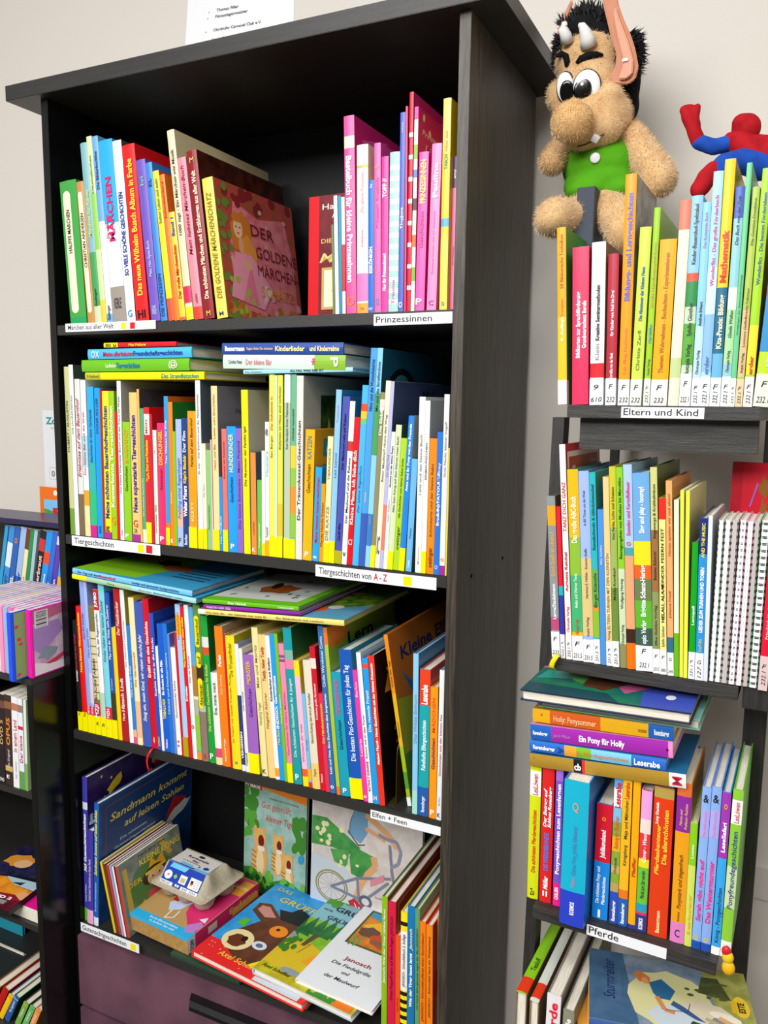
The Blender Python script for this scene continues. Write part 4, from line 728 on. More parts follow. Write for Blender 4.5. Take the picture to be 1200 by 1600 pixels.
ROW_G = '''
823 839.5 829 1190|d2dc14|bcc812|yellow-green|f4f4f0@.76-.94||e0401c@.2-.66@ub@.35@Die schönsten Pferdegeschichten;c0303a@.77-.92@u@.5@LesLöwen;222@.03-.08@h@.4@Zo|
842 860 848 1196|dc2224|b8181c|red|||ffffff@.1-.2@ubi@.4@Müller;4a7ad8@.24-.52@ub@.4@DIE PFERDEBANDE;ffffff@.56-.84@ubi@.28@Der Betrug auf~.32;ffffff@.56-.86@ubi@.28@Schloss Rosenberg~.7;fff@.05-.09@h@.4@II|
863 874 869 1202|7a52c0|6a42b0|violet with magenta foot|f0208a@0-.17,a06ad0@.92-1||ffffff@.24-.9@ub@.55@Ponygeschichten zum Lesenlernen;fff@.05-.14@ub@.5@CARLSEN|
873 911 882 1217|18aecc|1070c8|big thick cyan and blue|2a40c0@0-.24||4a80b8@.36-.7@u@.18@Kleines Pony, großes Abenteuer;c87a9a@.27-.34@u@.15@Gina;ffffff@.08-.17@ub@.18@KOSMOS;d89a80@.8-.86@h@.25@Q|y=-.035 d=.15 free
924 948 933 1254|1a86dc|1a3a80|red and blue|d81830@.5-1||ffffff@.54-.78@ub@.3@Jubiläumsband;e8f4fc@.14-.46@ub@.22@Die schönsten Pony- und~.3;e8f4fc@.14-.38@ub@.22@Pferdegeschichten~.68;ffffff@.02-.09@h@.2@I;e8b020@.86-.91@h@.25@o|
951 963.5 961 1214|88a838|d8b040|patchwork coloured|5aa0e0@.93-1,f4f4f4@.8-.93,7ac0e0@.7-.8,e8b020@.5-.6,c8b070@.35-.4,b8a060@.22-.28,2a50b8@0-.22||d0202a@.8-.97@ub@.7@Leserabe;e0402a@.52-.74@ui@.5@Rettung für Flöckchen;333@.35-.46@u@.35@Ondracek;fff@.02-.16@ub@.45@Ravensburger|
964.5 978.5 973 1216|f2b820|e0a014|honey yellow with blue foot|1f60b8@0-.19,e87a1c@.19-.25||333@.42-.56@u@.35@Königsberg;333@.6-.86@u@.38@Maja und Mähnchen;d04a1c@.87-.98@ub@.5@Leserabe;fff@.02-.16@ub@.4@Ravensburger|
980.5 991.5 990 1219|f2aa10|e09a0c|amber|2f3a88@.0-.03||c0381c@.36-.8@ub@.45@Pfeiffer | Kira und Buttermilch;222a5a@.02-.12@ub@.6@KOSMOS|
992 1008 1003 1234|d83a50|e8b0c8|rainbow picture|e8a0d8@.8-1,e8d8d0@.7-.8,e03a3a@.5-.7,e8d820@.46-.52,6ac03a@.2-.46,2a9ab8@.14-.2,2f3a88@0-.12||ffffff@.5-.7@ui@.4@Clover - Wenn;333@.24-.44@ui@.4@Pferde zum Star werden;fff@.02-.1@ub@.4@KOSMOS|
1011 1041 1023 1228|dc3c14|b82c0c|wide vermilion|b0984a@.93-1||f0c83a@.5-.86@ub@.25@Die allerschönsten~.66;f0c83a@.42-.76@ubi@.22@Pferdeabenteuer~.3;ffffff@.76-.9@ub@.14@Lucy Daniels~.2;f0e0a0@.03-.18@ub@.2@Bassermann|d=.14
1046 1068 1059 1222|e89e1c|c87c10|striped purple-yellow-pink|e080c0@0-.13,8a2a9a@.7-.92,d86a30@.92-1||6a3a10@.22-.56@ui@.28@Ponystark und ziegenfrech;6a3a10@.14-.2@u@.2@moewe;e8c060@.74-.84@ui@.2@Hanna und~.35;e8c060@.72-.88@ui@.2@Professor Paulchen~.7;3a2a7a@.04-.09@h@.35@C|d=.14
1068.5 1079.5 1079 1285|cfdc60|b8c44a|short lime|88c820@.66-1||e89a1c@.1-.42@ui@.4@Ein neues Pony auf dem Hof;fff@.72-.86@u@.35@Loewe|
1080 1093.5 1098 1229|8ab0ec|6a90d8|periwinkle|1f50b0@0-.05,a8a8ec@.7-.86||f0208a@.18-.56@ub@.5@Sarah gibt nicht auf;222@.91-.96@h@.6@&;e08ab8@.7-.86@u@.3@Pferdefreunde;e8c020@.06-.1@h@.5@o|
1094.3 1109 1113 1229|88acE8|6a8cd4|second periwinkle|1f50b0@0-.05,a8a8ec@.7-.86||f0208a@.18-.56@ub@.5@Das Westernturnier;222@.91-.96@h@.6@&;e08ab8@.7-.86@u@.3@Pferdefreunde;e8c020@.06-.1@h@.5@o|
1110.5 1124 1129 1237|3aa4e4|2a80c8|sky blue with purple head|9a3ab0@.6-1,f4f4f0@.0-.05||1f3a6a@.08-.42@u@.45@König - Ponygeschichten;ffffff@.64-.82@ub@.45@LeseSafari;e8a020@.9-.95@h@.4@o|
1124.6 1140.5 1146 1233|8ac83a|60b020|grass green|f4f4f0@.8-.94,c8dca8@.3-.55,f0f0ea@.0-.1||26408a@.3-.76@u@.5@Ponyfreundegeschichten;c0303a@.81-.93@u@.5@LesLöwen;333@.03-.07@h@.4@Zo|
'''
ROW_DV = '''
-6 -1 8 822|2a9ad0|2a8ac0|teal||||obj=dvd_case
0 8 15 823|3a8ad0|2a7ac0|light blue|d8e4f0@.5-.8||20508a@.1-.4@ub@.5@FINDET|obj=dvd_case
9 17 24 824|2a60b0|2050a0|blue|||f0f4f8@.1-.5@ub@.5@URMEL;e08020@.8-.9@h@.6@o|obj=dvd_case
18.5 27 34 825|9ab8e0|88a8d0|silver blue|2a60c0@.0-.4||20409a@.1-.8@ub@.5@Monster|obj=dvd_case
28 34 41 827|e8dcb0|d0c498|cream|6a3a20@.75-1||b04020@.1-.7@u@.5@Pettersson|obj=dvd_case
35 40 48 828|1f8a4a|187a3a|green|||e8d020@.1-.3@ub@.5@Dschungel|obj=dvd_case
41 46 53.5 829|a0c0c8|90b0b8|grey-teal|||2f4a50@.2-.8@u@.5@Ronja|obj=dvd_case
47.5 56 64 830|18181c|151518|black|c83030@.75-.9||f0c0b0@.2-.7@ub@.6@Zuberbraut|obj=dvd_case
57 66 74 831|1f90e0|1a80c8|azure|d84a2a@.6-.75||ffffff@.3-.55@u@.4@Biene;e84020@.06-.25@ub@.6@TOY|obj=dvd_case
67 74 82 832|2a68c8|2058b0|medium blue|5ab040@0-.12||f0e0a0@.14-.4@ub@.5@STORY|obj=dvd_case
75 82 90 833|5a3aa8|4a2a98|violet|d8d0e8@.85-.95||e8e8f4@.2-.5@ub@.4@VAIANA|obj=dvd_case
83 91 97 842|e8b020|d8a018|yellow and blue|3a9ae0@.5-1|||obj=dvd_case
92 99 104 855|4ab0e8|3aa0d8|sky blue|||| obj=dvd_case
'''
ROW_BR = '''
-4 -1 -7 1084|3a2a24|33241e|deep brown|||| obj=dvd_case
0 8.5 -3 1084|2a2224|241c1e|black-brown|6a4a3a@.85-.93||d8b070@.45-.75@u@.5@DVD 5;fff@.03-.07@h@.7@DVD|obj=dvd_case
9.5 20.5 6 1085|3a2a26|332420|dark brown|8a5a3a@.85-.93,c8a860@.16-.22||e08030@.45-.78@ub@.5@OPUS;ccc@.2-.4@u@.3@Das Original;fff@.08-.12@h@.6@E|obj=dvd_case
21.5 30.5 17 1088|e8e8ea|dcdcde|white|b07a5a@.85-.93||c8303a@.4-.75@u@.6@In einem Land;999@.1-.3@u@.3@vor unserer|obj=dvd_case
31.5 39 26.5 1091|e0e4ec|d0d4dc|frosty white|9a7060@.85-.93,5a9a4a@0-.2,c83040@.66-.7||c03050@.3-.6@u@.6@Der kleine|obj=dvd_case
40 44 36 1093|d8e0d0|b0c8a0|pale green|7ab04a@0-.3|||obj=dvd_case
'''
# ------------------------------------------------------------ the room
WY = .372
WALLM = mat('d7d1c8', .75, .25, bump=.05, bscale=60)
box('wall_back', -2.2, 3.2, WY, WY+.1, 0, 2.8, WALLM, kind='structure')
box('wall_left', -2.3, -2.2, -4.2, WY+.1, 0, 2.8, WALLM, kind='structure')
box('wall_right', 3.2, 3.3, -4.2, WY+.1, 0, 2.8, WALLM, kind='structure')
box('floor', -2.3, 3.3, -4.2, WY+.1, -.05, 0, mat('57514a', .6, .3, h2='4c4740', nscale=8), kind='structure')
box('baseboard_back', -2.2, 3.2, WY-.012, WY, 0, .07, mat('4a4540', .5), kind='structure')
box('trim_1', 1.0, 3.2, WY-.006, WY, .60, .66, mat('d4cec6', .7, .25), kind='structure')
# notice hanging on the wall above the bookcase
pa = [on(298, 0, 1, WY), on(461, 0, 1, WY)]
nt = empty('notice', (pa[0].x, WY-.001, pa[0].z), uniq('white printed paper notice hung on the wall above the black bookcase'), 'notice')
sl = on(284, 70, 1, WY); sr = on(455, 33, 1, WY)
a = Art((0, -.0006, 0), (1, 0, 0), (0, 0, 1)); x0 = sl.x-pa[0].x; x1 = sr.x-pa[0].x
vs = [(x0-.002, 0, -.21+.0), (x1+.003, 0, -.21), (x1+.012, 0, .09), (x0+.03, 0, .09)]
mesh('paper', vs+[(x, .0007, z) for x, y, z in vs], [(0, 1, 2, 3), (7, 6, 5, 4), (0, 4, 5, 1), (1, 5, 6, 2), (2, 6, 7, 3), (3, 7, 4, 0)], mat('eef0f2', .7, .3), None, nt)
for px, py, s, ln in ((338, 12, 'Thomas Filler', .058), (336, 22, 'Fitnesslagermeister', .085), (333, 43, 'Ohrdrufer Carneval Club e.V.', .125), (331, 58, 'Landesfachstelle für', .08), (330, 66, 'Öffentliche Bibliotheken in Thüringen', .165), (326, 84, 'Askania', .035), (326, 92, 'Fachmärkte GmbH Suhl', .1)):
    p = on(px, py+3, 1, WY-.002)-nt.location
    text('printed_line', s, (p.x, -.0004, p.z-.004), V((.998, 0, -.04)), V((.04, 0, .998)), ln, .006, paint('44444a'), nt, shear=.1)
    a.ell('555555', p.x-.02, p.z-.002, .0012, .0012, 6)
a.done(nt, 'bullet_marks')
# ------------------------------------------------------------ black bookcase
BC = empty('bookcase', (0, 0, 0), uniq('tall black wood bookcase with overhanging top board, books on four shelves and plum drawers'), 'bookcase')
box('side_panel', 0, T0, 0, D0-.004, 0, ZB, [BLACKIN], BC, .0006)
sp = box('side_panel', W0-T0, W0, 0, D0-.004, 0, ZB, [WOOD], BC, .0006)
b = boxes('screw_hole', [], WOOD, sp) if False else None
for px, py in ((736.5, 900), (785, 872)):
    p = on(px, py, 0, W0); n = 12
    mesh('screw_hole', [(W0+.0004, p.y+.0035*math.cos(6.283*k/n), p.z+.0038*math.sin(6.283*k/n)) for k in range(n)], [tuple(range(n))], mat('020202', .9, .05), None, sp)
box('top_board', -.069, .901, -.02, D0+.012, ZB, ZB+.0272, mat('2b2926', .42, .5, h2='242220', nscale=20, bump=.15, bscale=200, stretch=(.4, 9, 9)), BC, .0008)
box('back_panel', .004, W0-.004, D0-.004, D0, .02, ZB, mat('0e0e0e', .5, .3, bump=.08, bscale=300), BC)
shelves = {}
for z in (Z1, Z2, Z3, Z4):
    shelves[z] = box('shelf', T0+.0005, W0-T0-.0005, .001, D0-.005, z-TH, z, WOODF, BC, .0006)
PLUM = mat('6c4856', .5, .35, h2='563a47', nscale=9, bump=.06, bscale=90)
def drawer(z0, z1):
    d = box('drawer', T0+.002, W0-T0-.002, -.012, .006, z0, z1, [PLUM], BC, .001)
    zc = z1-.034
    prof = [(-.012, zc-.010), (-.012, zc+.008), (-.032, zc+.010), (-.040, zc+.004), (-.040, zc-.004), (-.034, zc-.008)]
    X0, X1 = .322, .54; n = len(prof)
    mesh('handle', [(X0+(y+.012)*-.5 if False else X0-(y+.012)*.6, y, z) for y, z in prof]+[(X1+(y+.012)*.6, y, z) for y, z in prof], [tuple(range(n)), tuple(range(n, 2*n))[::-1]]+[(k, n+k, n+(k+1) % n, (k+1) % n) for k in range(n)], mat('0c0c0d', .3, .5), None, d)
drawer(.196, Z4-TH-.002); drawer(.004, .187)
box('drawer_rail', T0+.0005, W0-T0-.0005, .006, .3, .187, .196, WOODF, BC)
def strip(parent, y, pts, s, tcol='333', squares=(), h=None, ex=V((1, 0, 0)), P0=None, tfrac=.6, tl=None, red=None, m0=.0):
    """white paper label on a shelf edge; pts = pixel (left x, y-top) and right x"""
    ey = V((-ex.y, ex.x, 0)); P0 = P0 or V((0, y, 0))
    A = onplane(*pts[0], P0, ey); B = onplane(*pts[1], P0, ey); C = onplane(*pts[2], P0, ey)
    L = (B-A).dot(ex); hh = (A-C).z
    O = A-V((0, 0, hh)); n = -ey
    o = mesh('shelf_label', [O, O+ex*L, O+ex*L+V((0, 0, hh)), A]+[q-n*.0008 for q in (O, O+ex*L, O+ex*L+V((0, 0, hh)), A)], [(0, 1, 2, 3), (4, 7, 6, 5), (0, 4, 5, 1), (1, 5, 6, 2), (2, 6, 7, 3), (3, 7, 4, 0)], mat('e9ebee', .6, .3), None, parent)
    ln = tl*L; Z = V((0, 0, 1))
    text('label_lettering', s, O+ex*(L*.03+m0)+Z*hh*.25, ex, Z, ln, hh*tfrac, paint(tcol), o, .008)
    if red: text('label_lettering', red[0], O+ex*(L*red[1])+Z*hh*.25, ex, Z, L*red[2], hh*tfrac, paint('c01a2a'), o, .02)
    if squares:
        a = Art(O, ex, Z, L, hh)
        for u, c in squares: a.rect(c, u, .1, u+hh*.75/L, .85)
        a.done(o, 'colour_square')
    return o
strip(BC, -.001, [(102, 506), (243, 505), (102, 519)], 'Märchen aus aller Welt', squares=((.63, 'f0dc10'), (.73, 'd01a24')), tl=.52)
strip(BC, -.001, [(584, 491.5), (707, 486), (584, 509)], 'Prinzessinnen', tl=.72)
strip(BC, -.001, [(112, 836.5), (250, 853), (112.5, 852)], 'Tiergeschichten', squares=((.76, 'f0dc10'), (.85, 'd01a24')), tl=.46)
strip(BC, -.001, [(493, 882), (682, 902), (493.5, 900)], 'Tiergeschichten von', squares=((.74, 'f0dc10'),), tl=.45, red=('A - Z', .5, .11))
strip(BC, -.001, [(579, 1265), (688.5, 1292), (579, 1278)], 'Elfen + Feen', tl=.5)
strip(BC, -.0135, [(126, 1441), (217, 1477.5), (126.5, 1454)], 'Gutenachtgeschichten', squares=((.86, 'f0e010'),), tl=.76)
# ------------------------------------------------------------ ladder shelf on the right
LY = -.0405; LX = V((math.cos(LY), math.sin(LY), 0)); LB = V((-math.sin(LY), math.cos(LY), 0)); LW = .2547
LO = V((1.0094, 0, 0)); LZ = [1.4813, 1.1208, .7538, .40]; LD = [0, .0374, .0724, .107]
LS = empty('ladder_shelf', (LO.x, LO.y, 0), uniq('narrow dark leaning shelf on the right with two soft toys on top'), 'shelf', M=Matrix.Translation(LO) @ Matrix.Rotation(LY, 4, 'Z'))
LWOOD = mat('302e2b', .5, .45, h2='232120', nscale=30, bump=.25, bscale=160, stretch=(9, 9, .5))
LW2 = mat('3a3835', .5, .45, h2='262422', nscale=30, bump=.25, bscale=160, stretch=(.5, 9, 9))
BKD = .325
for i, (z, d) in enumerate(zip(LZ, LD)):
    s = box('shelf', 0, LW-.0042, -d, BKD-.02, z-.0175, z, LW2, LS, .0008)
    if i == 0: box('shelf_rail', .014, LW-.006, .022, .04, z-.062, z-.018, LW2, LS)
lean = .05
def post(x0, x1, zt, yo, dep, m):
    yt = yo+lean*(zt-1.4813); yb = yo-lean*1.4813
    v = [(x0, yb, 0), (x1, yb, 0), (x1, yb+dep, 0), (x0, yb+dep, 0), (x0, yt, zt), (x1, yt, zt), (x1, yt+dep, zt), (x0, yt+dep, zt)]
    return mesh('side_post', v, boxv(0, 1, 0, 1, 0, 1)[1], m, None, LS)
post(-.036, -.0185, 1.463, .055, .03, LWOOD); lean = 0; post(LW-.0035, LW+.0275, 1.463, .125, .03, LWOOD)
box('side_ledge', LW+.0005, LW+.034, -LD[1]+.012, .11, 1.1208-.03, 1.1208, LWOOD, LS, .0008)
for x in (-.004, LW-.012): box('rear_post', x, x+.014, BKD-.019, BKD-.004, 0, 1.46, LWOOD, LS)
def lp(z, d): return LO+LB*(-d)+V((0, 0, z))
strip(LS, 0, [(971, 635.5), (1101, 637), (971, 652.5)], 'Eltern und Kind', ex=LX, P0=lp(0, .0012), tl=.9, tcol='333', tfrac=.65)
strip(LS, 0, [(917, 1444), (1042, 1479), (917, 1460)], 'Pferde', ex=LX, P0=lp(0, LD[2]+.0012), tl=.38, tcol='222', tfrac=.7)
for o in list(LS.children):
    if o.name.startswith('shelf_label'): o.matrix_parent_inverse = LS.matrix_world.inverted()
# ------------------------------------------------------------ rows of books
G1, G2, G3, G4 = 'books on the top shelf', 'books on the second shelf', 'books on the third shelf', 'books on the bottom shelf'
row(ROW_A, (0, 0, Z1+.0005), 0, 'top shelf', G1, .006, lim=(T0+.001, W0-T0-.001))
row(ROW_A2, (0, 0, Z1+.0005), 0, 'top shelf right half', G1, .006, lim=(T0+.001, W0-T0-.001))
rb = row(ROW_B, (0, 0, Z2+.0005), 0, 'second shelf', G2, .004, lim=(T0+.001, W0-T0-.001))
rc = row(ROW_C, (0, 0, Z3+.0005), 0, 'third shelf', G3, .004, lim=(T0+.001, W0-T0-.001))
row(ROW_C2, (0, 0, Z3+.0005), 0, 'third shelf right end', G3, .004, lim=(T0+.001, W0-T0-.001))
row(ROW_D, (0, 0, Z4+.0005), 0, 'bottom shelf left', G4, .006, lim=(T0+.001, W0-T0-.001))
row(ROW_D2, (0, 0, Z4+.0005), 0, 'bottom shelf right', G4, .004, lim=(T0+.001, W0-T0-.001))
row(ROW_E, lp(LZ[0]+.0005, LD[0]), LY, 'top of leaning shelf', 'books on the top board of the leaning shelf', .004, maxd=.22)
row(ROW_F, lp(LZ[1]+.0005, LD[1]), LY, 'middle of leaning shelf', 'books on the middle board of the leaning shelf', .004)
row(ROW_F2, lp(LZ[1]+.0005, LD[1]), LY, 'middle board right end', 'books on the middle board of the leaning shelf', .004, depth=.0)
row(ROW_G, lp(LZ[2]+.0005, LD[2]), LY, 'lower leaning shelf', 'books on the lower board of the leaning shelf', .018, depth=.08)
# ------------------------------------------------------------ lying books
def lie(name, pl, pr, th, y0, D, spine, side, label, group, P0=None, ex=V((1, 0, 0)), fixz=None, rot=0, **k):
    """spine measured from its two top corners (pixels)"""
    ey = V((-ex.y, ex.x, 0)); P0 = P0 or V((0, y0, 0))
    A = onplane(*pl, P0, ey); B = onplane(*pr, P0, ey)
    L = math.hypot((B-A).dot(ex), B.z-A.z); tilt = -math.atan2(B.z-A.z, (B-A).dot(ex))
    if fixz is not None: A.z = fixz+th; tilt = 0
    yaw = math.atan2(ex.y, ex.x)
    Bm = Matrix(((0, 0, 1, 0), (0, 1, 0, 0), (-1, 0, 0, 0), (0, 0, 0, 1)))
    M = Matrix.Translation(A) @ Matrix.Rotation(yaw+rot, 4, 'Z') @ Matrix.Rotation(tilt, 4, 'Y') @ Bm
    if k.get('fore'):   # spine at the back, page edges to the front
        M = Matrix.Translation(A) @ Matrix.Rotation(yaw+rot, 4, 'Z') @ Matrix.Rotation(tilt, 4, 'Y') @ Matrix.Translation((0, D, 0)) @ Matrix(((0, 0, 1, 0), (0, -1, 0, 0), (1, 0, 0, -th), (0, 0, 0, 1)))
    root = empty('book', (0, 0, 0), uniq(label), 'book', group, M=M)
    book_mesh('cover', th, D, L, spine, side, parse_bands(k.get('bands', '')), root, k.get('hard', True))
    spine_texts(k.get('texts', ''), th, L, root)
    if k.get('art'): ARTS[k['art']](root, th, D, L)
    print('LIE', label[:30], 'z', round(A.z-th, 4), 'to', round(A.z, 4), 'tilt', round(math.degrees(tilt), 2), 'L', round(L, 3))
    return root
def topz(recs, x0, x1): return max([r['P0'].z+r['h']+max(0, 0) for r in recs if r['u0']+min(r['t'], 0)*r['h'] < x1 and r['u0']+r['wh'] > x0])
GL = 'books lying on the second shelf row'
lie('', (132.6, 582), (318.6, 580.5), .0135, .0, .2, 'f2e40a', 'd8cc10', 'yellow book lying flat, lowest of the left stack on the second shelf', GL, bands='b8c030@0-.14', texts='1a8a9a@.66-.96@ui@.6@Das Strandkätzchen;8a7a10@.02-.15@u@.4@Nebel')
lie('', (127, 562.8), (295.3, 559.5), .0215, .0, .19, '6ab81e', '5aa818', 'green book lying flat, second from the bottom of the left stack on second shelf', GL, texts='eef4d8@.24-.34@u@.35@Ladislav;1a7a9a@.34-.56@ub@.45@Tiergeschichten;e8dcc8@.84-.9@h@.75@@')
lie('', (136.6, 546), (299, 541.5), .0185, .0, .19, '4ab4e4', '2a90c8', 'sky blue book lying flat below the thin red one, second shelf stack', GL, texts='c82a4a@.16-.46@ub@.45@Meine allerliebsten;27409a@.46-.92@ub@.45@Freundschaftsgeschichten;d8e4f0@.04-.12@u@.7@OX')
lie('', (161.8, 535.8), (275, 533.3), .0085, .01, .17, 'd81a24', 'c01018', 'thin red and yellow book, topmost of the left stack on second shelf', GL, bands='f0e010@0-.2', texts='222@.03-.18@ub@.6@SO  Li;e8c830@.36-.6@ub@.6@Max Mellerei')
GR = 'books lying on the right of the second shelf row'
lie('', (380, 578), (551, 573.5), .007, .0, .2, 'a0d8e8', '8ac8dc', 'thin pale blue book, lowest of the right stack on the second shelf', GR, texts='8a8a6a@.02-.3@u@.4@Das Quatsch;222@.45-.75@ub@.5@KLI NU, WAS DES IST;27409a@.8-.82@h@.9@I')
lie('', (348.3, 554), (539.5, 554.8), .0235, -.002, .16, 'd0e4d8', 'a8c080', 'mint white book under the navy one, right stack on second shelf', GR, bands='8ab838@.76-1', texts='555@.05-.17@u@.28@Caroline Petter;d87a8a@.2-.42@u@.4@Der kleine Bär;d84a7a@.72-.77@h@.6@*;f4f4f0@.89-.95@h@.7@P')
lie('', (346.6, 536), (536.5, 535), .0185, -.002, .18, '2a4a98', '1f3a80', 'navy book, topmost of the right stack on the second shelf', GR, texts='ffffff@.03-.2@ub@.45@Bassermann;e8c8a0@.22-.44@u@.25@Regina Huber Die schönsten;f0e0a0@.46-.7@ub@.45@Kinderlieder;f0e0a0@.74-.97@ub@.45@und Kinderreime')
GC = 'books lying on the third shelf row'
lie('', (112.3, 896.5), (306, 935.5), .0095, -.012, .24, 'a0d8dc', '3aa8d0', 'pale teal book with yellow end under the farm picture book, third shelf', GC, bands='f0e600@0-.125,a8c8a0@.125-.5', texts='5a7a6a@.3-.42@u@.4@Tiere;d08a9a@.56-.66@u@.4@Kleine Hexe;4a8aa8@.68-.9@u@.4@Bücherklassiker Loewe')
lie('', (113, 887.3), (300, 923.5), .0105, -.01, .24, '7ac0ec', '4a90c0', 'light blue book with green farm cover, topmost left on third shelf row', GC, art='farm', texts='27408a@.05-.24@u@.45@Ein Tag auf dem;d02a4a@.24-.38@ub@.5@Bauernhof;27407a@.52-.9@u@.45@Lustige und spannende Sachgeschichten')
lie('', (309, 951.2), (537.3, 969.5), .0095, -.012, .27, 'e8d67a', 'a8b040', 'long yellowish book with pond cover under the purple one, third shelf', GC, art='teich', texts='b0801f@.06-.2@u@.4@Wo bist du,;b06a1f@.22-.52@u@.4@wir können nur zum Ei;8a8040@.56-.92@u@.4@Ein Bilderbuch mit Liedern', bands='e8e8e0@0-.05')
lie('', (317.5, 945.2), (469.5, 956), .0065, -.012, .25, '8a20a0', '9a6ab8', 'thin purple book between the green and the yellow lying ones', GC, texts='e8d0f0@.04-.3@u@.6@MARTIN DER IGEL')
lie('', (316, 935.5), (466.5, 948), .0075, -.014, .25, '68b81c', '58a018', 'green book with deer cover, topmost right on third shelf row', GC, art='hirsch', texts='eef4e0@.28-.5@ub@.5@Der Hirsch;eef4e0@.8-.96@u@.4@Leinenstahl')
GS = 'books stacked on the lower board of the leaning shelf'
PG = lp(0, LD[2]-.012)
def lg(*a, **k): return lie('', a[0], a[1], a[2], 0, a[3], a[4], a[5], a[6], GS, P0=k.pop('P0', PG), ex=LX, **k)
lg((827, 1177), (1071.5, 1211), .0195, .15, 'a8842c', '1a6a9a', 'gold spined book, lowest of the stack lying on the horse books', bands='141414@.3-.355,d02a2a@.355-.375,eeeeea@.9-1', texts='ffffff@.305-.35@ub@.5@cb;222@.03-.05@h@.5@.;c01a3a@.92-.98@h@.6@M')
lg((827, 1157), (1040.5, 1188), .0155, .14, '2a6ac8', '3a90d8', 'blue and green spined book above the gold one in the stack', bands='7ab82a@.27-.47,7ac8e0@.47-.76,e8a030@.27-.36', texts='ffffff@.03-.2@ub@.4@Ravensburger;1f3a7a@.22-.27@h@.6@A;e07a40@.36-.74@u@.35@ja, Pferdegeschichten;f4f4f4@.78-.96@ub@.55@Leserabe')
lg((828.5, 1131.5), (1051, 1160), .0225, .14, 'a02aa8', 'f0a0c8', 'purple spined book with blue end in the lying stack', bands='2060b8@0-.155,f090c8@.97-1', texts='ffffff@.02-.13@ub@.25@Ravensburger;c070c8@.17-.3@u@.25@Jakob Maier;ffffff@.36-.68@ub@.38@Ein Pony für Holly;222@.95-.98@h@.3@+')
lg((832, 1107), (1053, 1136.5), .0195, .14, 'f4b81c', 'e8a818', 'yellow and blue spined book under the pink cover in the stack', bands='e8641c@.13-.5,2068c0@.83-1', texts='f8d8a0@.16-.47@u@.45@Holly: Ponysommer;fff@.87-.97@ub@.4@Ravensburger;b06010@.06-.08@h@.5@<;8a5a10@.76-.82@u@.3@xxxx')
lg((842, 1088.5), (1094, 1125), .0145, .19, 'e890b8', '7fb8a8', 'pink and teal hardcover with white page edges in the stack', fore=True)
lg((813, 1077), (1080, 1114.5), .0155, .2, '1f2a4a', '1f2a4a', 'dark blue hardcover with colourful horse cover, topmost of the stack', fore=True, art='horses', P0=lp(0, LD[2]+.012))
# ------------------------------------------------------------ flat and facing books
def flat(A, yaw, wd, ht, th, cover, label, group, art=None, tilt=(0, 0), hard=True, name='book', cat='book'):
    """lying book, spine along its left edge, foot towards the viewer; A = front-left bottom corner"""
    M = Matrix.Translation(A) @ Matrix.Rotation(yaw, 4, 'Z') @ Matrix.Rotation(tilt[0], 4, 'X') @ Matrix.Rotation(tilt[1], 4, 'Y') @ Matrix(((0, 1, 0, 0), (0, 0, 1, 0), (1, 0, 0, 0), (0, 0, 0, 1)))
    r = empty(name, (0, 0, 0), uniq(label), cat, group, M=M)
    book_mesh('cover', th, wd, ht, cover, cover, [], r, hard)
    if art:
        a = Art((th, .0015, 0), (0, 1, 0), (0, 0, 1), wd-.0015, ht); art(a, r); a.done(r)
    return r
def facing(A, yaw, wd, ht, th, cover, label, group, art, lean=0, hard=True, name='book', cat='book'):
    """standing book showing its front cover; A = bottom-left front corner"""
    M = Matrix.Translation(A) @ Matrix.Rotation(yaw, 4, 'Z') @ Matrix.Rotation(lean, 4, 'X') @ Matrix(((0, 1, 0, 0), (-1, 0, 0, th), (0, 0, 1, 0), (0, 0, 0, 1)))
    r = empty(name, (0, 0, 0), uniq(label), cat, group, M=M)
    book_mesh('cover', th, wd, ht, cover, cover, [], r, hard)
    a = Art((th, .0015, 0), (0, 1, 0), (0, 0, 1), wd-.0015, ht); art(a, r); a.done(r)
    return r
def art_andersen(a, r):
    a.rect(soft('7a1f2a', '681822'), .13, 0, 1, 1).rect('d81520', 0, 0, .13, 1)
    a.text('Hans', .17, .89, .26, .045, 'e8e0d0', r).text('A', .29, .82, .06, .04, 'e8e0d0', r).text('DIE', .16, .63, .14, .035, 'd8b868', r).text('M', .14, .48, .2, .075, 'e8cc80', r, shear=.3)
    a.rect('c8a860', .17, .11, .9, .44).rect('e8e2c8', .2, .13, .87, .42).poly('d07a70', [(.3, .25), (.36, .36), (.42, .27), (.5, .24)])
facing((.498, .135, Z1+.0004), -.06, .17, .222, .018, '7a1f2a', 'dark red clothbound book with bright red spine, facing out on the top shelf', G1, art_andersen, lean=-.02)
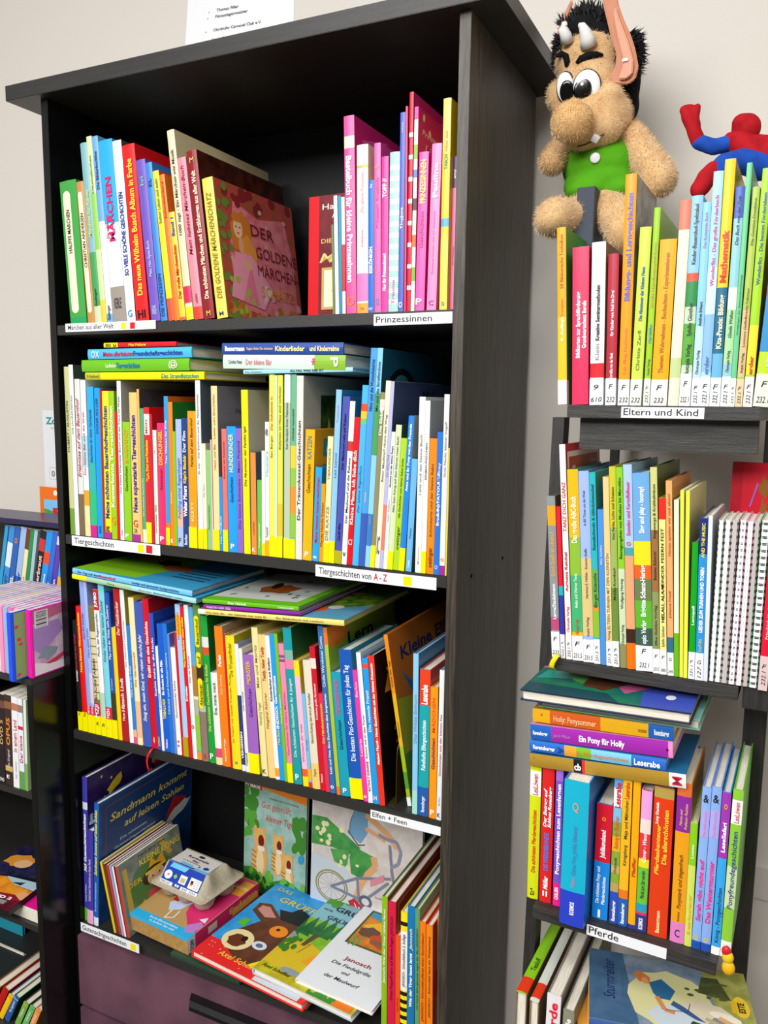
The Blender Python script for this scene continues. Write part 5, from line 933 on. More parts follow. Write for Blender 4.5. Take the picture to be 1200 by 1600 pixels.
def art_tiger(a, r):
    a.rect(soft('a8c8c0', '8ab8a8'), 0, 0, 1, 1).poly('f08a20', [(0, .97), (1, .9), (1, 1), (0, 1)]).rect('d81a28', .06, .925, .28, .985)
    a.text('MAXI', .09, .935, .16, .03, 'ffffff', r, bold=.03)
    a.text('Katharina Schöneberg', .42, .87, .45, .016, '3a4a4a', r).text('Gut gebrüllt,', .28, .78, .48, .06, 'c83a4a', r, bold=.0, shear=.15).text('kleiner Tiger!', .36, .67, .5, .06, 'c83a4a', r, shear=.15)
    a.dots('3f8a2f', 20, .055, (.0, .6, .2, .95), 1).dots('5aa83a', 14, .05, (.0, .5, .16, .7), 2).dots('3f8a2f', 16, .06, (.82, .5, 1, .75), 3)
    for x, y, s in ((.26, .4, 1.25), (.56, .42, 1.), (.72, .28, .95)):
        a.ell('e8b060', x, y-.08*s, .1*s, .14*s, 16, -.15).ell('f0d8a8', x+.01, y-.1*s, .05*s, .1*s).ell('eab868', x, y+.08*s, .085*s, .07*s, 14).ell('e8b060', x-.06*s, y+.14*s, .025*s, .025*s, 8).ell('e8b060', x+.06*s, y+.14*s, .025*s, .025*s, 8)
        a.ell('7a2424', x+.02*s, y+.06*s, .04*s, .045*s, 12).ell('f4ead8', x+.02*s, y+.005*s, .05*s, .02*s, 10)
        for k in range(5): a.line('3a2414', [(x-.1*s, y-.02*s-k*.035*s), (x-.04*s, y-.035*s-k*.035*s)], .0016)
    a.poly('3a8a2a', [(0, 0), (1, 0), (1, .12), (.7, .2), (.4, .12), (.15, .22), (0, .2)]).dots('6ab83a', 26, .05, (.0, .0, 1, .18), 6).dots('1f5a30', 24, .035, (.0, .0, 1, .14), 8).ell('3a9ac8', .93, .42, .05, .04, 8, .5)
facing((.250, .262, Z4+.0004), -.03, .168, .26, .009, 'a8b8b0', 'picture book with three tiger cubs, standing face out behind the egg carton', G4, art_tiger, lean=-.04)
def art_bike(a, r):
    a.rect(soft('dcd6d0', 'cfc6c2'), 0, 0, 1, 1).rect('e6e2de', 0, 0, .012, 1).poly('c8d4e0', [(0, .05), (.4, .1), (.35, .45), (.0, .5)])
    g = soft('4fa050', '3a8a48'); a.O = a.O+a.W*(.1*a.sw); a.sw *= .9
    a.poly(g, [(.0, .77), (.14, .78), (.32, .68), (.46, .6), (.36, .52), (.2, .54), (.0, .52)]).poly(g, [(.4, .6), (.58, .56), (.56, .4), (.5, .34), (.38, .36), (.36, .5)]).poly(soft('5aaa5a', '4a9a50'), [(.18, .52), (.36, .56), (.34, .4), (.22, .42)])
    a.dots('e8e4b0', 12, .022, (.03, .55, .3, .74), 4, 1).dots('e8e4b0', 7, .02, (.25, .38, .54, .55), 7)
    a.poly('6fa0c0', [(.4, .92), (.52, .95), (.52, .74), (.46, .64), (.34, .7), (.36, .82)]).line('2a3448', [(.34, .72), (.44, .62), (.5, .64)], .0022).line('3a4a5a', [(.4, .92), (.36, .8), (.36, .7)], .001)
    a.line('e0a878', [(.5, .9), (.6, .84), (.7, .78), (.76, .72)], .013).line('e0a878', [(.5, .78), (.6, .75), (.68, .72)], .009).ell('e0a878', .77, .7, .025, .025)
    a.line('e0a878', [(.58, .56), (.6, .48), (.52, .38)], .014).line('e0a878', [(.52, .38), (.46, .26), (.42, .14)], .012)
    for cx, cy in ((.2, .2), (.84, .1)):
        for rr, cc in ((.155, '9a9040'), (.14, 'dcd6d0'), (.132, '4a4e60'), (.125, 'd4d0d0')): a.ell(cc, cx, cy, rr, rr*.9, 32)
        for k in range(12): an = k*math.pi/6; a.line('6a6e80', [(cx, cy), (cx+.125*math.cos(an), cy+.112*math.sin(an))], .0006)
    f = '7d829a'
    for p in ([(.2, .2), (.44, .34)], [(.2, .2), (.5, .16)], [(.44, .34), (.46, .14)], [(.5, .16), (.72, .38)], [(.44, .34), (.74, .42)], [(.74, .5), (.84, .1)], [(.72, .7), (.75, .46)]): a.line(f, p, .006)
    a.line('8a8ea4', [(.62, .76), (.7, .74), (.78, .74), (.82, .66), (.8, .56), (.74, .52)], .007).poly('d88a9a', [(.56, .3), (.68, .38), (.68, .44), (.56, .36)]).ell('5a5e72', .52, .16, .06, .055).ell('d4d0d0', .52, .16, .035, .03)
    a.poly('c02838', [(.36, .12), (.42, .16), (.58, .04), (.56, .01), (.4, .06)]).line('f0e8e8', [(.42, .12), (.46, .05)], .002).line('f0e8e8', [(.46, .1), (.5, .04)], .002).line('3a4050', [(.42, .03), (.62, .1)], .005).text('Steffensmeier', .6, .22, .2, .015, '8a8890', r, shear=.2)
facing((.437, .246, Z4+.0004), -.03, .262, .285, .009, 'dcd8d4', 'large pale picture book showing a cyclist in a green dress, standing face out', G4, art_bike, lean=-.04)
def art_green(a, r): a.rect(soft('2f4a38', '22382a'), 0, 0, 1, 1)
_g = empty('book', (0, 0, 0), uniq('dark green book lying flat under the craft kit box and the blue cover book'), 'book', G4, M=Matrix.Translation((.262, -.001, Z4+.0114)) @ Matrix.Rotation(-.02, 4, 'Z') @ Matrix(((0, 0, 1, 0), (0, 1, 0, 0), (-1, 0, 0, 0), (0, 0, 0, 1))))
book_mesh('cover', .011, .24, .17, '2a4032', '2f4a38', [], _g)
def art_grf(a, r):
    a.rect(soft('3aa0e0', '2a90d4'), 0, 0, 1, 1).rect('e02a2a', 0, 0, 1, .2).dots('f08a80', 26, .008, (.02, .01, .98, .18), 3)
    b = soft('6a3a28', '55301f')
    a.poly(b, [(.12, .2), (.3, .1), (1, .1), (1, .76), (.5, .72), (.3, .62), (.2, .52), (.12, .36)]).poly(b, [(.22, .52), (.06, .6), (.05, .7), (.14, .74), (.34, .62)]).poly('c88a80', [(.2, .58), (.09, .63), (.09, .69), (.16, .7), (.28, .62)])
    a.poly('1a1c20', [(.32, .62), (.24, .72), (.34, .74), (.38, .82), (.48, .78), (.6, .86), (.8, .8), (.7, .64)]).ell('f08a1c', .4, .5, .075, .065).ell('1a1414', .385, .515, .016, .016).ell('d8dde6', .38, .3, .06, .045).ell('5a6a88', .38, .3, .03, .022)
    a.ell('e8d8a0', .2, .27, .125, .115, 24).ell('6a3420', .2, .26, .075, .07, 14, 0, .1).ell('2e1810', .24, .3, .025, .03)
    a.poly('5ab830', [(.06, .42), (.14, .4), (.13, .5), (.08, .5)]).poly('2f8a3a', [(.52, .06), (.7, .06), (.7, .26), (.56, .2)]).poly('e8e020', [(.44, .1), (.49, .08), (.6, .26), (.56, .27)]).poly('c8d0d8', [(.56, .0), (.95, .0), (.95, .05), (.56, .04)])
    a.text('DAS', .06, .91, .14, .045, 'd8cc4a', r, bold=.0, shear=.1).text('GRÜFFELO', .16, .8, .56, .065, 'e8c83a', r, shear=.1).text('Axel Scheffler', .18, .07, .4, .05, 'f0c040', r, shear=.2)
def corner(px, py, z): p = on(px, py, 2, z); return p
GB = 'picture books lying on the bottom shelf'
zt = Z4+.0004+.011
flat((.318, -.004, zt+.0125), -.1, .272, .268, .014, 'e02a2a', 'blue picture book with big brown animal cover lying flat, red front edge', GB, art_grf)
box('book_under', 0, 1, 0, 1, 0, 1, paint('fff')) if False else None
def plain(col1):
    return lambda a, r: a.rect(col1, 0, 0, 1, 1)
flat((.335, .01, zt+.0004), -.08, .25, .25, .0118, 'c8b8a0', 'beige book hidden beneath the blue animal cover book', GB, plain('c8b8a0'))
def art_wood(a, r):
    a.rect('86bcc8', 0, .62, 1, 1).rect(soft('8ac030', '7ab028'), 0, .38, 1, .66).poly('d8b828', [(0, 0), (1, 0), (1, .22), (.6, .32), (.2, .42), (0, .4)]).rect(soft('c8c02a', 'b0a020'), 0, .0, 1, .1)
    for x, y in ((.0, .5), (.08, .54), (.17, .57), (.26, .58), (.36, .6), (.46, .58), (.6, .6)): 
        for k in range(3): a.poly(soft('2f7a3a', '1f6030'), [(x-.075+k*.015, y-.08+k*.05), (x+.075-k*.015, y-.08+k*.05), (x, y+.05+k*.05)])
    a.poly('5a4a30', [(.16, .36), (.2, .36), (.24, .52), (.18, .5)]).ell('9098a0', .0, .42, .11, .035, 12, -.3, .1).ell('8a929a', .58, .47, .07, .03, 12, 0, .1).dots('4a9a2a', 18, .05, (.0, .88, .22, 1), 4).poly('e8a020', [(.3, .22), (.44, .22), (.46, .3), (.36, .34)]).line('9a6a30', [(.2, .28), (.24, .4), (.16, .36)], .0015)
    a.dots('3a7a20', 14, .03, (.0, .24, .14, .42), 9).ell('909aa0', .3, .1, .1, .03).rect('e87818', .8, .0, .97, .07).dots('3f8a30', 12, .03, (.55, .0, .78, .05), 5)
    a.text('DER', .34, .91, .16, .045, '1c2a3a', r, bold=.02).text('GRÜFFELO', .14, .81, .6, .055, '1c2a3a', r, bold=.02).text('und das', .04, .78, .1, .022, '1c2a3a', r).text('GRÜFFELOKIND', .14, .7, .66, .042, '1c2a3a', r).text('Axel Scheffler', .04, .05, .3, .03, '4a3a10', r, shear=.2).text('Julia Donaldson', .44, .06, .3, .03, '4a3a10', r, shear=.2)
z2 = zt+.0125+.0145
flat((.463, -.006, z2), -.1, .225, .276, .013, 'b8c4cc', 'picture book with dark fir trees on a green meadow, lying between its neighbours', GB, art_wood)
def art_jan(a, r):
    a.rect('e6e8ec', 0, 0, 1, 1)
    a.rect('4a5a20', .14, .5, 1., .93).rect(soft('e0902a', 'c86a28'), .17, .52, 1, .91).poly('3a9ac8', [(.17, .86), (.4, .82), (1, .88), (1, .91), (.17, .91)]).poly('f0b828', [(.17, .73), (.36, .82), (.7, .84), (1, .8), (1, .7), (.4, .7)]).ell('6a4a3a', .32, .68, .14, .06, 12, .1, .15).ell('c8502a', .54, .62, .17, .07, 14, -.1, .12).ell('7aa070', .88, .78, .1, .05, 12, .3, .1).ell('8a5a40', .6, .6, .2, .03)
    a.dots('6a9a5a', 10, .02, (.2, .5, .3, .6), 3).ell('c02a3a', .72, .5, .03, .015).ell('4a6a3a', .58, .51, .02, .012).poly('e89ac0', [(.85, .45), (1, .6), (1, .4)]).ell('5a9ac0', .92, .6, .05, .05, 8, .3, .2)
    a.text('Janosch', .3, .33, .36, .04, 'a02030', r, bold=.02).text('Die Fiedelgrille', .2, .26, .52, .034, '222222', r, shear=.2).text('und', .4, .195, .1, .034, '222222', r, shear=.2).text('der Maulwurf', .24, .12, .46, .034, '222222', r, shear=.2)
flat((.557, -.004, z2+.0135), -.06, .162, .262, .009, 'e4e6ea', 'white picture book with title lettering, topmost of the flat books at right', GB, art_jan)
# ------------------------------------------------------------ craft kit box + egg carton
kb = empty('craft_kit_box', (0, 0, 0), uniq('flat tan and pink cardboard craft kit box under the egg carton'), 'box', M=Matrix.Translation((.134, .018, Z4+.0125)) @ Matrix.Rotation(-.07, 4, 'Z'))
BW, BD, BH = .168, .222, .036
box('box_tray', .001, BW-.001, .001, BD-.001, 0, BH-.004, mat('b08a50', .75, .2, h2='a47e46', nscale=90), kb, .0006)
lidb = boxes('box_lid', [(0, BW, 0, BD, BH-.0035, BH), (0, .0008, .02, BD, .004, BH-.0035), (BW-.0008, BW, .0, BD, .004, BH-.0035, 1), (0, BW, BD-.0008, BD, .004, BH-.0035)], [mat('b8955c', .6, .25), paint('d02a68')], kb)
a = Art((0, 0, BH), (1, 0, 0), (0, 1, 0), BW, BD)
a.poly('d83070', [(.99, .01), (.62, .28), (.45, .62), (.5, .99), (.99, .99)]).rect('2ab0e4', 0, 0, 1, .1)
a.poly('c0d0ee', [(.3, .32), (.44, .5), (.58, .44), (.52, .28), (.4, .22)]).poly('2a48a8', [(.52, .5), (.6, .58), (.62, .46)]).poly('d02a3a', [(.28, .42), (.4, .46), (.38, .36), (.3, .36)]).line('f0f0f4', [(.44, .24), (.46, .12), (.56, .16), (.54, .26)], .0025)
a.poly('c080c8', [(.8, .14), (.92, .24), (1, .2), (.96, .08), (.86, .06)]).poly('e8e4ec', [(.86, .26), (.94, .32), (.97, .24)]).rect('e8a030', .82, .72, .99, .95)
a.text('kurz-filz-kombina', .3, .055, .45, .028, 'e8f4fa', kb).text('in jedem Set mit', .34, .015, .4, .028, 'e8f4fa', kb).text('Eierkarton', .78, .82, .21, .06, 'f8e0a0', kb)
a.done(kb)
a = Art((BW, 0, .004), (0, 1, 0), (0, 0, 1), BD, BH-.0045); a.rect('d02a68', 0, 0, 1, 1).rect('d8dcde', .0, .0, .09, 1).rect('e8b040', .6, .1, .98, .5).rect('d8cfc8', .26, .25, .38, .75)
a.text('Eierkarton', .56, .38, .4, .4, 'f0c060', kb, bold=.02); text('cover_title', 'TOPP', (BW+.0004, .016, .006), (0, 0, 1), (0, -1, 0), BH-.012, .011, paint('1f6a8a'), kb, .03); a.done(kb, 'side_print')
a = Art((0, -.0002, 0), (1, 0, 0), (0, 0, 1), BW, BH); a.rect('2ab0e4', 0, .84, 1, 1); a.done(kb, 'front_print')
KT = Z4+.0125+BH+.0007
eg = empty('egg_carton', (0, 0, 0), uniq('beige pulp egg carton with blue label on the craft kit box'), 'egg carton', M=Matrix.Translation((.222, .137, KT)) @ Matrix.Rotation(-.1, 4, 'Z'))
PULP = mat('b9b09a', .9, .15, h2='ada48e', nscale=160, bump=.5, bscale=420)
EA, EB, EH, FZ = .079, .067, .037, .034
def sst(x): x = max(0, min(1, x)); return x*x*(3-2*x)
def eh(x, y):
    dx = EA-abs(x); dy = EB-abs(y); 
    wx = .017+.011*(math.cos(y/EB*math.pi*1.0)**2 if abs(y) < EB*.75 else 0)
    hx = sst((dx-.004)/wx); 
    wy = .034; hy = max(0, min(1, (dy-.005)/wy))
    if abs(x) > EA*.62: hy = min(hy, 1)*(.85+.15*hy)
    return FZ+.0015+EH*hx*hy
n = 44; vs = []; fs = []
for i in range(n+1):
    for j in range(n+1):
        x = EA*(2*i/n-1); y = EB*(2*j/n-1)
        # rounded corners
        cx, cy = max(0, abs(x)-(EA-.014)), max(0, abs(y)-(EB-.014)); r = math.hypot(cx, cy)
        if r > .014: x = math.copysign(EA-.014+cx*.014/r, x); y = math.copysign(EB-.014+cy*.014/r, y)
        vs.append((x, y, eh(x, y)))
for i in range(n):
    for j in range(n): a0 = i*(n+1)+j; fs.append((a0, a0+n+1, a0+n+2, a0+1))
lid = mesh('lid', vs, fs, PULP, None, eg, True)
sm = lid.modifiers.new('s', 'SOLIDIFY'); sm.thickness = .002; sm.offset = -1
ring = []
box('flange', -EA+.008, EA-.008, -EB+.004, EB-.004, FZ-.003, FZ, PULP, eg, .001)
cups_v = []; cf = []
for cx in (-.047, 0, .047):
    for cy in (-.03, .03):
        prof = [(.0255, FZ-.002), (.0235, .022), (.019, .008), (.0135, .0005), (.0, .0005)]; b0 = len(cups_v)
        for rr, z in prof:
            for k in range(16): an = 2*math.pi*k/16; sq = 1+.06*abs(math.cos(2*an)); cups_v.append((cx+rr*sq*math.cos(an), cy+rr*sq*math.sin(an), z))
        for q in range(len(prof)-1):
            for k in range(16): k2 = (k+1) % 16; cf.append((b0+q*16+k, b0+(q+1)*16+k, b0+(q+1)*16+k2, b0+q*16+k2))
mesh('egg_cups', cups_v, cf, mat('b5a394', .9, .15, h2='a89688', nscale=160, bump=.5, bscale=420), None, eg, True)
y0, y1 = -EB+.009, -EB+.039; SL = math.hypot(y1-y0, EH*(30/34)); hz0 = FZ+.0015+EH*(.004/.034)
U = V((1, 0, 0)); Wv = V((0, y1-y0, EH*30/34)).normalized()
a = Art(V((-.054, y0, hz0)), U, Wv, .106, SL, .0006)
a.rect('e4e6ea', 0, 0, .32, .16).rect('e4e6ea', .56, 0, 1, .16).rect('1c3fa8', .0, .15, 1, 1).rect('1c3fa8', .34, 0, .54, .3).ell('eceef0', .13, .42, .1, .2).ell('d85a2a', .13, .42, .03, .06, 8, 0, .4).poly('8ac060', [(.27, .44), (.32, .56), (.37, .44), (.32, .32)]).rect('e8e6dc', .44, .24, .62, .62).rect('b8b098', .47, .3, .59, .5).rect('eceef0', .7, .2, .98, .68).rect('15151a', .73, .45, .8, .55).rect('d02020', .73, .38, .8, .45).rect('e8c020', .73, .31, .8, .38)
a.poly('6ac0ec', [(.08, .76), (.5, .76), (.56, .98), (.12, .98)]).ell('eceef0', .42, .1, .025, .06).ell('eceef0', .48, .1, .025, .06)
for k in range(5): a.rect('8a8e98', .83, .27+k*.08, .95, .29+k*.08)
for x in (.03, .06, .09, .12, .16, .2, .24, .6, .63, .67, .71, .8, .84, .88, .93): a.rect('5a5e66', x, .02, x+.013, .12)
a.done(eg, 'label_front')
a = Art(V((-.054, -EB+.0395, FZ+.0016+EH)), U, V((0, 1, 0)), .106, .05, .0006)
a.rect('d8d0cc', 0, 0, 1, 1).poly('1c3fa8', [(0, 0), (1, 0), (1, .06), (.5, .1), (.3, .06), (0, .04)]).poly('6ac0ec', [(.24, .06), (.6, .06), (.56, .2), (.28, .22)]).ell('2a2430', .5, .86, .08, .08, 16).ell('1c3fa8', .86, .3, .07, .1, 14, 0, .15).ell('1c3fa8', .7, .25, .02, .06).rect('6ac0ec', .66, .0, 1, .14)
a.text('Regionale', .22, .6, .56, .14, '3a2a34', eg, bold=.03).text('Eier', .42, .42, .18, .12, '3a2a34', eg, bold=.03).text('aus Bodenhaltung', .2, .32, .5, .06, '3a2a34', eg)
a.done(eg, 'label_top')
# ------------------------------------------------------------ bottom of the leaning shelf
E4 = lp(LZ[3]+.0005, LD[3]-.012)
def spineup(px, py, wd, ht, D, spine, side, bands, label):
    p = onplane(px, py, lp(0, LD[3]-.012), LB); M = Matrix.Translation((p.x, p.y, LZ[3]+ht+.0004)) @ Matrix.Rotation(LY, 4, 'Z') @ Matrix(((1, 0, 0, 0), (0, 0, 1, 0), (0, -1, 0, 0), (0, 0, 0, 1)))
    r = empty('book', (0, 0, 0), uniq(label), 'book', 'books on the lowest board of the leaning shelf', M=M)
    book_mesh('cover', wd, ht, D, spine, side, bands, r); return r, wd
r, wd = spineup(806.5, 1550, .0165, .232, .24, '8ac81c', '7a6a50', [('e03a1c', 0, .14)], 'lime book with red sticker, spine up, leftmost on lowest board of leaning shelf')
text('spine_title', 'Tessloff', (.004, -.0003, .05), (0, 0, 1), (-1, 0, 0), .03, .008, paint('222'), r); r.children[-1].location = (.009, 0, 0)
r, wd = spineup(828.5, 1552, .0135, .226, .24, 'd8dcd0', '8a7058', [('e03a1c', 0.02, .16)], 'white book with red sticker, spine up beside the lime one, leaning shelf')
row('''
841 862 855 1552|e4e0e2|8a7a72|white hardcover||| d8203a@.68-.98@ub@.55@Pferde|d=.25 free
867 883.5 880 1577|8a8a72|6a6a58|grey-olive||| f0f0f0@.8-.95@ub@.5@Pferde|d=.25 free
''', E4, LY, 'lowest board of leaning shelf', 'books on the lowest board of the leaning shelf', 0)
GT = 'novels stacked under the rider book'
zz = LZ[3]+.0004
c0 = on(921, 1585, 2, .645)
yw = .2
for i, (c, s, th, nm, dx, dy) in enumerate((('5a6a9a', '4a5a8a', .046, 'slate blue thick novel lying lowest under the rider book', 0, 0), ('e8a030', 'd89028', .045, 'ochre novel second from the bottom under the rider book', -.004, .0), ('6a7ab8', '5a6aa8', .035, 'dusty blue novel lying in the middle of the low stack', .0, 0), ('e8901c', 'f0a830', .042, 'orange novel under the pink one at the foot of leaning shelf', .01, -.002), ('e88ac0', 'e8a040', .03, 'novel with pink rounded spine just under the rider book', -.014, .002), ('f0a030', 'e89828', .024, 'thin orange novel directly under the rider book', -.004, .008))):
    L = .222; M = Matrix.Translation((c0.x+dx, c0.y+dy, zz+th)) @ Matrix.Rotation(yw+[0, .03, -.04, .02, .04, -.02][i], 4, 'Z') @ Matrix(((0, 0, 1, 0), (0, 1, 0, 0), (-1, 0, 0, 0), (0, 0, 0, 1)))
    r = empty('book', (0, 0, 0), uniq(nm), 'book', GT, M=M); book_mesh('cover', th, .15, L, c, s, [], r, False); zz += th+.0004
def art_rider(a, r):   # u along the spine, v away from it
    a.rect(soft('8a9aa8', '6a7f96'), 0, 0, 1, 1).poly(soft('4a6a8a', '3f5f80'), [(0, 0), (.3, 0), (.22, 1), (0, 1)]).ell('d8d49a', .5, .42, .26, .4, 20, 0, .05).poly(soft('a8a858', '8a8a40'), [(.82, 0), (1, 0), (1, 1), (.72, 1)]).ell('c8d4dc', .52, .2, .16, .16, 14, 0, .1).ell('e8c030', .93, .5, .05, .14)
    a.poly('3a4a2a', [(.55, .0), (.8, .0), (.72, .16), (.62, .2)]).poly('46502e', [(.68, .6), (.88, .56), (.82, .85), (.72, .84)]).dots('5a5a30', 14, .02, (.6, .55, .85, .8), 5, 1.4)
    a.ell('d8ccb0', .72, .34, .16, .13, 18, -.45, .06).ell('8a8a80', .86, .2, .14, .12, 14, -.3, .1).ell('efe6d0', .82, .32, .1, .05, 12, -.4).line('d8a878', [(.78, .3), (1, .12)], .008).line('b8a890', [(.7, .26), (.98, .04)], .007)
    a.poly('2f6a96', [(.38, .62), (.46, .7), (.54, .56), (.5, .42), (.43, .42), (.4, .48)]).ell('d8793a', .34, .68, .045, .085, 12, .3, .12).ell('e0a070', .355, .64, .022, .045).line('d88a50', [(.42, .44), (.46, .28), (.52, .26)], .007).poly('3a5a8a', [(.52, .42), (.58, .36), (.7, .2), (.64, .22), (.5, .36)]).line('2a3448', [(.46, .28), (.6, .3), (.62, .42)], .001)
    text('cover_title', 'Sturmreiter', a.P(.16, .3), a.W, -a.U, .085, .017, paint('1f2f66'), r, 0, .25); text('cover_title', 'Nach Rappe Ulla Klein', a.P(.2, .32), a.W, -a.U, .06, .006, paint('5a7aa0'), r)
    text('cover_title', 'ESTE', a.P(.95, .42), a.W, -a.U, .02, .009, paint('2a2418'), r, .03)
    a.rect('e0b020', .87, .4, .9, .56)
ARTS['rider'] = top_art(lambda a, r, D, L: art_rider(a, r))
M = Matrix.Translation((c0.x, c0.y, zz+.014)) @ Matrix.Rotation(yw, 4, 'Z') @ Matrix(((0, 0, 1, 0), (0, 1, 0, 0), (-1, 0, 0, 0), (0, 0, 0, 1)))
r = empty('book', (0, 0, 0), uniq('blue-grey novel showing a red-haired rider on a horse, topmost of low stack'), 'book', GT, M=M)
book_mesh('cover', .014, .152, .224, '3a5a9a', '6a7f96', [], r, False); ARTS['rider'](r, .014, .152, .224)
print('rider top z', zz+.014)
# hanging bead pendant on the right post
p = on(1139, 1470, 1, -.1)
pd = empty('bead_pendant', (p.x, p.y, p.z), uniq('small red and yellow bead pendant hanging at the right end of the lower board'), 'pendant')
q = [on(px, py, 1, -.1)-p for px, py in ((1132, 1476), (1135, 1486), (1137, 1498), (1138, 1512))]
tube('cord', [q[0], q[1], q[2], q[3]], .0008, paint('d8c8a0'), pd)
def ball(name, c, r, m, parent, sx=1, sy=1, sz=1, seg=14):
    vs, fs = [], []; c = V(c)
    for i in range(seg+1):
        for k in range(seg*2):
            t = math.pi*i/seg; a = math.pi*k/seg; vs.append(c+V((r*sx*math.sin(t)*math.cos(a), r*sy*math.sin(t)*math.sin(a), r*sz*math.cos(t))))
    for i in range(seg):
        for k in range(seg*2): k2 = (k+1) % (seg*2); fs.append((i*seg*2+k, (i+1)*seg*2+k, (i+1)*seg*2+k2, i*seg*2+k2))
    return mesh(name, vs, fs, m, None, parent, True)
for c, r_, col_ in ((q[1], .0065, 'c81f28'), (q[2]+V((0, 0, .002)), .008, 'e8c020'), (q[3], .009, 'e8b018')): ball('bead', c, r_, paint(col_), pd, .9, .7, 1.1, 8)
ball('bead', q[1]*.5+q[2]*.5, .004, paint('f0f0f0'), pd, .7, .7, 1.3, 8)
# yellow ribbon over the middle board edge, red ribbon of the crimson book
rb_ = [onplane(px, py, lp(0, LD[1]+o), LB) for px, py, o in ((872, 1022, .002), (869, 1026, .012), (864, 1034, .012), (861, 1042, .010), (866, 1046, .006))]
def ribbon(name, pts, wd, m, parent, ax=V((1, 0, 0))):
    vs = []; fs = []
    for p in pts: vs += [p-ax*wd/2, p+ax*wd/2]
    for i in range(len(pts)-1): fs.append((2*i, 2*i+1, 2*i+3, 2*i+2))
    o = mesh(name, vs, fs, m, None, parent, True); s = o.modifiers.new('s', 'SOLIDIFY'); s.thickness = .0006; return o
yr = empty('ribbon', rb_[0], uniq('yellow ribbon bookmark hanging over the left end of the middle board'), 'ribbon')
ribbon('ribbon_strip', [p-rb_[0] for p in rb_], .0075, paint('f0dc20'), yr)
for r in rc:
    if r['p'][3] == 'crimson':
        root = r['root']; inv = root.matrix_basis.inverted()
        pts = [on(px, py, 1, o) for px, py, o in ((239.5, 1169, .0), (236, 1172, -.006), (231, 1180, -.01), (229.5, 1190, -.012), (231, 1199, -.012), (234, 1207, -.011))]
        ribbon('bookmark_ribbon', [inv @ p for p in pts], .0045, paint('d01428'), root, (inv.to_3x3() @ V((1, 0, 0))))
# metal bookend holding the third shelf row
be = empty('bookend', on(605, 1266, 1, .01), uniq('dark metal bookend plate right of the red-orange book, third shelf'), 'bookend')
P_ = [on(601, 1262, 1, .02), on(620.5, 1268, 1, .02)]
bx = on(619, 1200, 1, .02).x; be.location = (bx, .02, Z3)
vs = []; n = 8
out = [(0, 0), (.0, .075)]+[(.012-.012*math.cos(math.pi/2*k/n), .075+.03*math.sin(math.pi/2*k/n)) for k in range(1, n+1)]+[(.1, .105), (.11, .09), (.11, 0)]
vs = [(0, y, z+.0012) for y, z in out]+[(.0012, y, z+.0012) for y, z in out]; m_ = len(out)
mesh('upright_plate', vs, [tuple(range(m_)), tuple(range(m_, 2*m_))[::-1]]+[(k, m_+k, m_+(k+1) % m_, (k+1) % m_) for k in range(m_)], mat('4a4420', .4, .5, metal=.5), None, be)
box('base_plate', -.02, .0012, -.008, .1, .0002, .0012, mat('4a4420', .4, .5, metal=.5), be)

def art_redb(a, r):
    a.rect('c8182f', 0, 0, 1, 1).rect('b01228', 0, 0, .1, 1).rect('e0641c', .55, .74, 1, .84).ell('8a5a1c', .3, .88, .05, .05, 10, 0, .3).ell('8a5a1c', .3, .76, .03, .06, 10, 0, .3).line('8a6ac8', [(.18, .78), (.24, .9)], .002)
    a.text('Kinder', .2, .62, .5, .06, 'e89a1c', r)
p = on(1144, 722, 1, .105)
facing((p.x, .105, LZ[1]+.0006), -.26, .15, p.z-LZ[1], .012, 'c8182f', 'red book standing face out behind the spiral notebooks, middle board', 'books on the middle board of the leaning shelf', art_redb)
# ------------------------------------------------------------ low dvd cabinet on the left
XR, YF = -.0025, -.078
LU = empty('dvd_cabinet', (0, 0, 0), uniq('low black cabinet left of the tall bookcase holding film cases and magazines'), 'cabinet')
TZ = .934
GLS = mat('121110', .16, .5, h2='0d0d0c', nscale=30, bump=.06, bscale=160, stretch=(9, 9, .35))
box('side_panel', XR-.016, XR, YF, .36, 0, TZ-.013, [GLS], LU, .0006)
box('top_board', -.62, XR, YF-.001, .36, TZ-.0125, TZ, WOODF, LU, .0006)
SZ = [.690, .398, .12]
for z in SZ: box('shelf', -.60, XR-.0165, YF+.004, .35, z-.013, z, WOODF, LU, .0006)
box('back_panel', -.60, XR-.0165, .351, .357, .0, TZ-.013, BLACKIN, LU)
box('side_panel', -.62, -.6045, YF, .36, 0, TZ-.013, [GLS], LU, .0006)
row(ROW_BR, (0, YF+.008, SZ[0]+.0005), 0, 'upper shelf of dvd cabinet', 'film cases on the upper shelf of the low cabinet', 0, depth=.04)
# cases standing on top with covers to the right
GP = 'pink and blue film cases standing on the low cabinet'
cols = ['ea30b0', 'c0c4d8', 'e8a0c0', 'e070a8', '90b4e0', 'e890b8', 'e8e4e8', 'd8d8a0', 'e0a0b8', '8ab8d8', 'e8b8c8', 'c8cca0', 'e0a8c0', '90b8d8', 'e0a0b8', 'd0d0b0']
nms = ['magenta case with printed back cover', 'blue case left of the magenta one, its fairy dress cover showing', 'pale rose case third from the bookcase', 'pink case fourth from the bookcase', 'light blue case among the pink ones, right part', 'rose case left of the light blue one', 'near white case in the row on the cabinet', 'straw coloured case left of the near white one', 'dusty pink case beside the straw coloured one', 'sky blue case in the middle of the row', 'faded pink case left of the sky blue one', 'sage case between two faded pink ones', 'soft pink case right of the last blue one', 'last blue case of the row on the cabinet', 'mauve pink case near the frame edge', 'cream case at the frame edge']
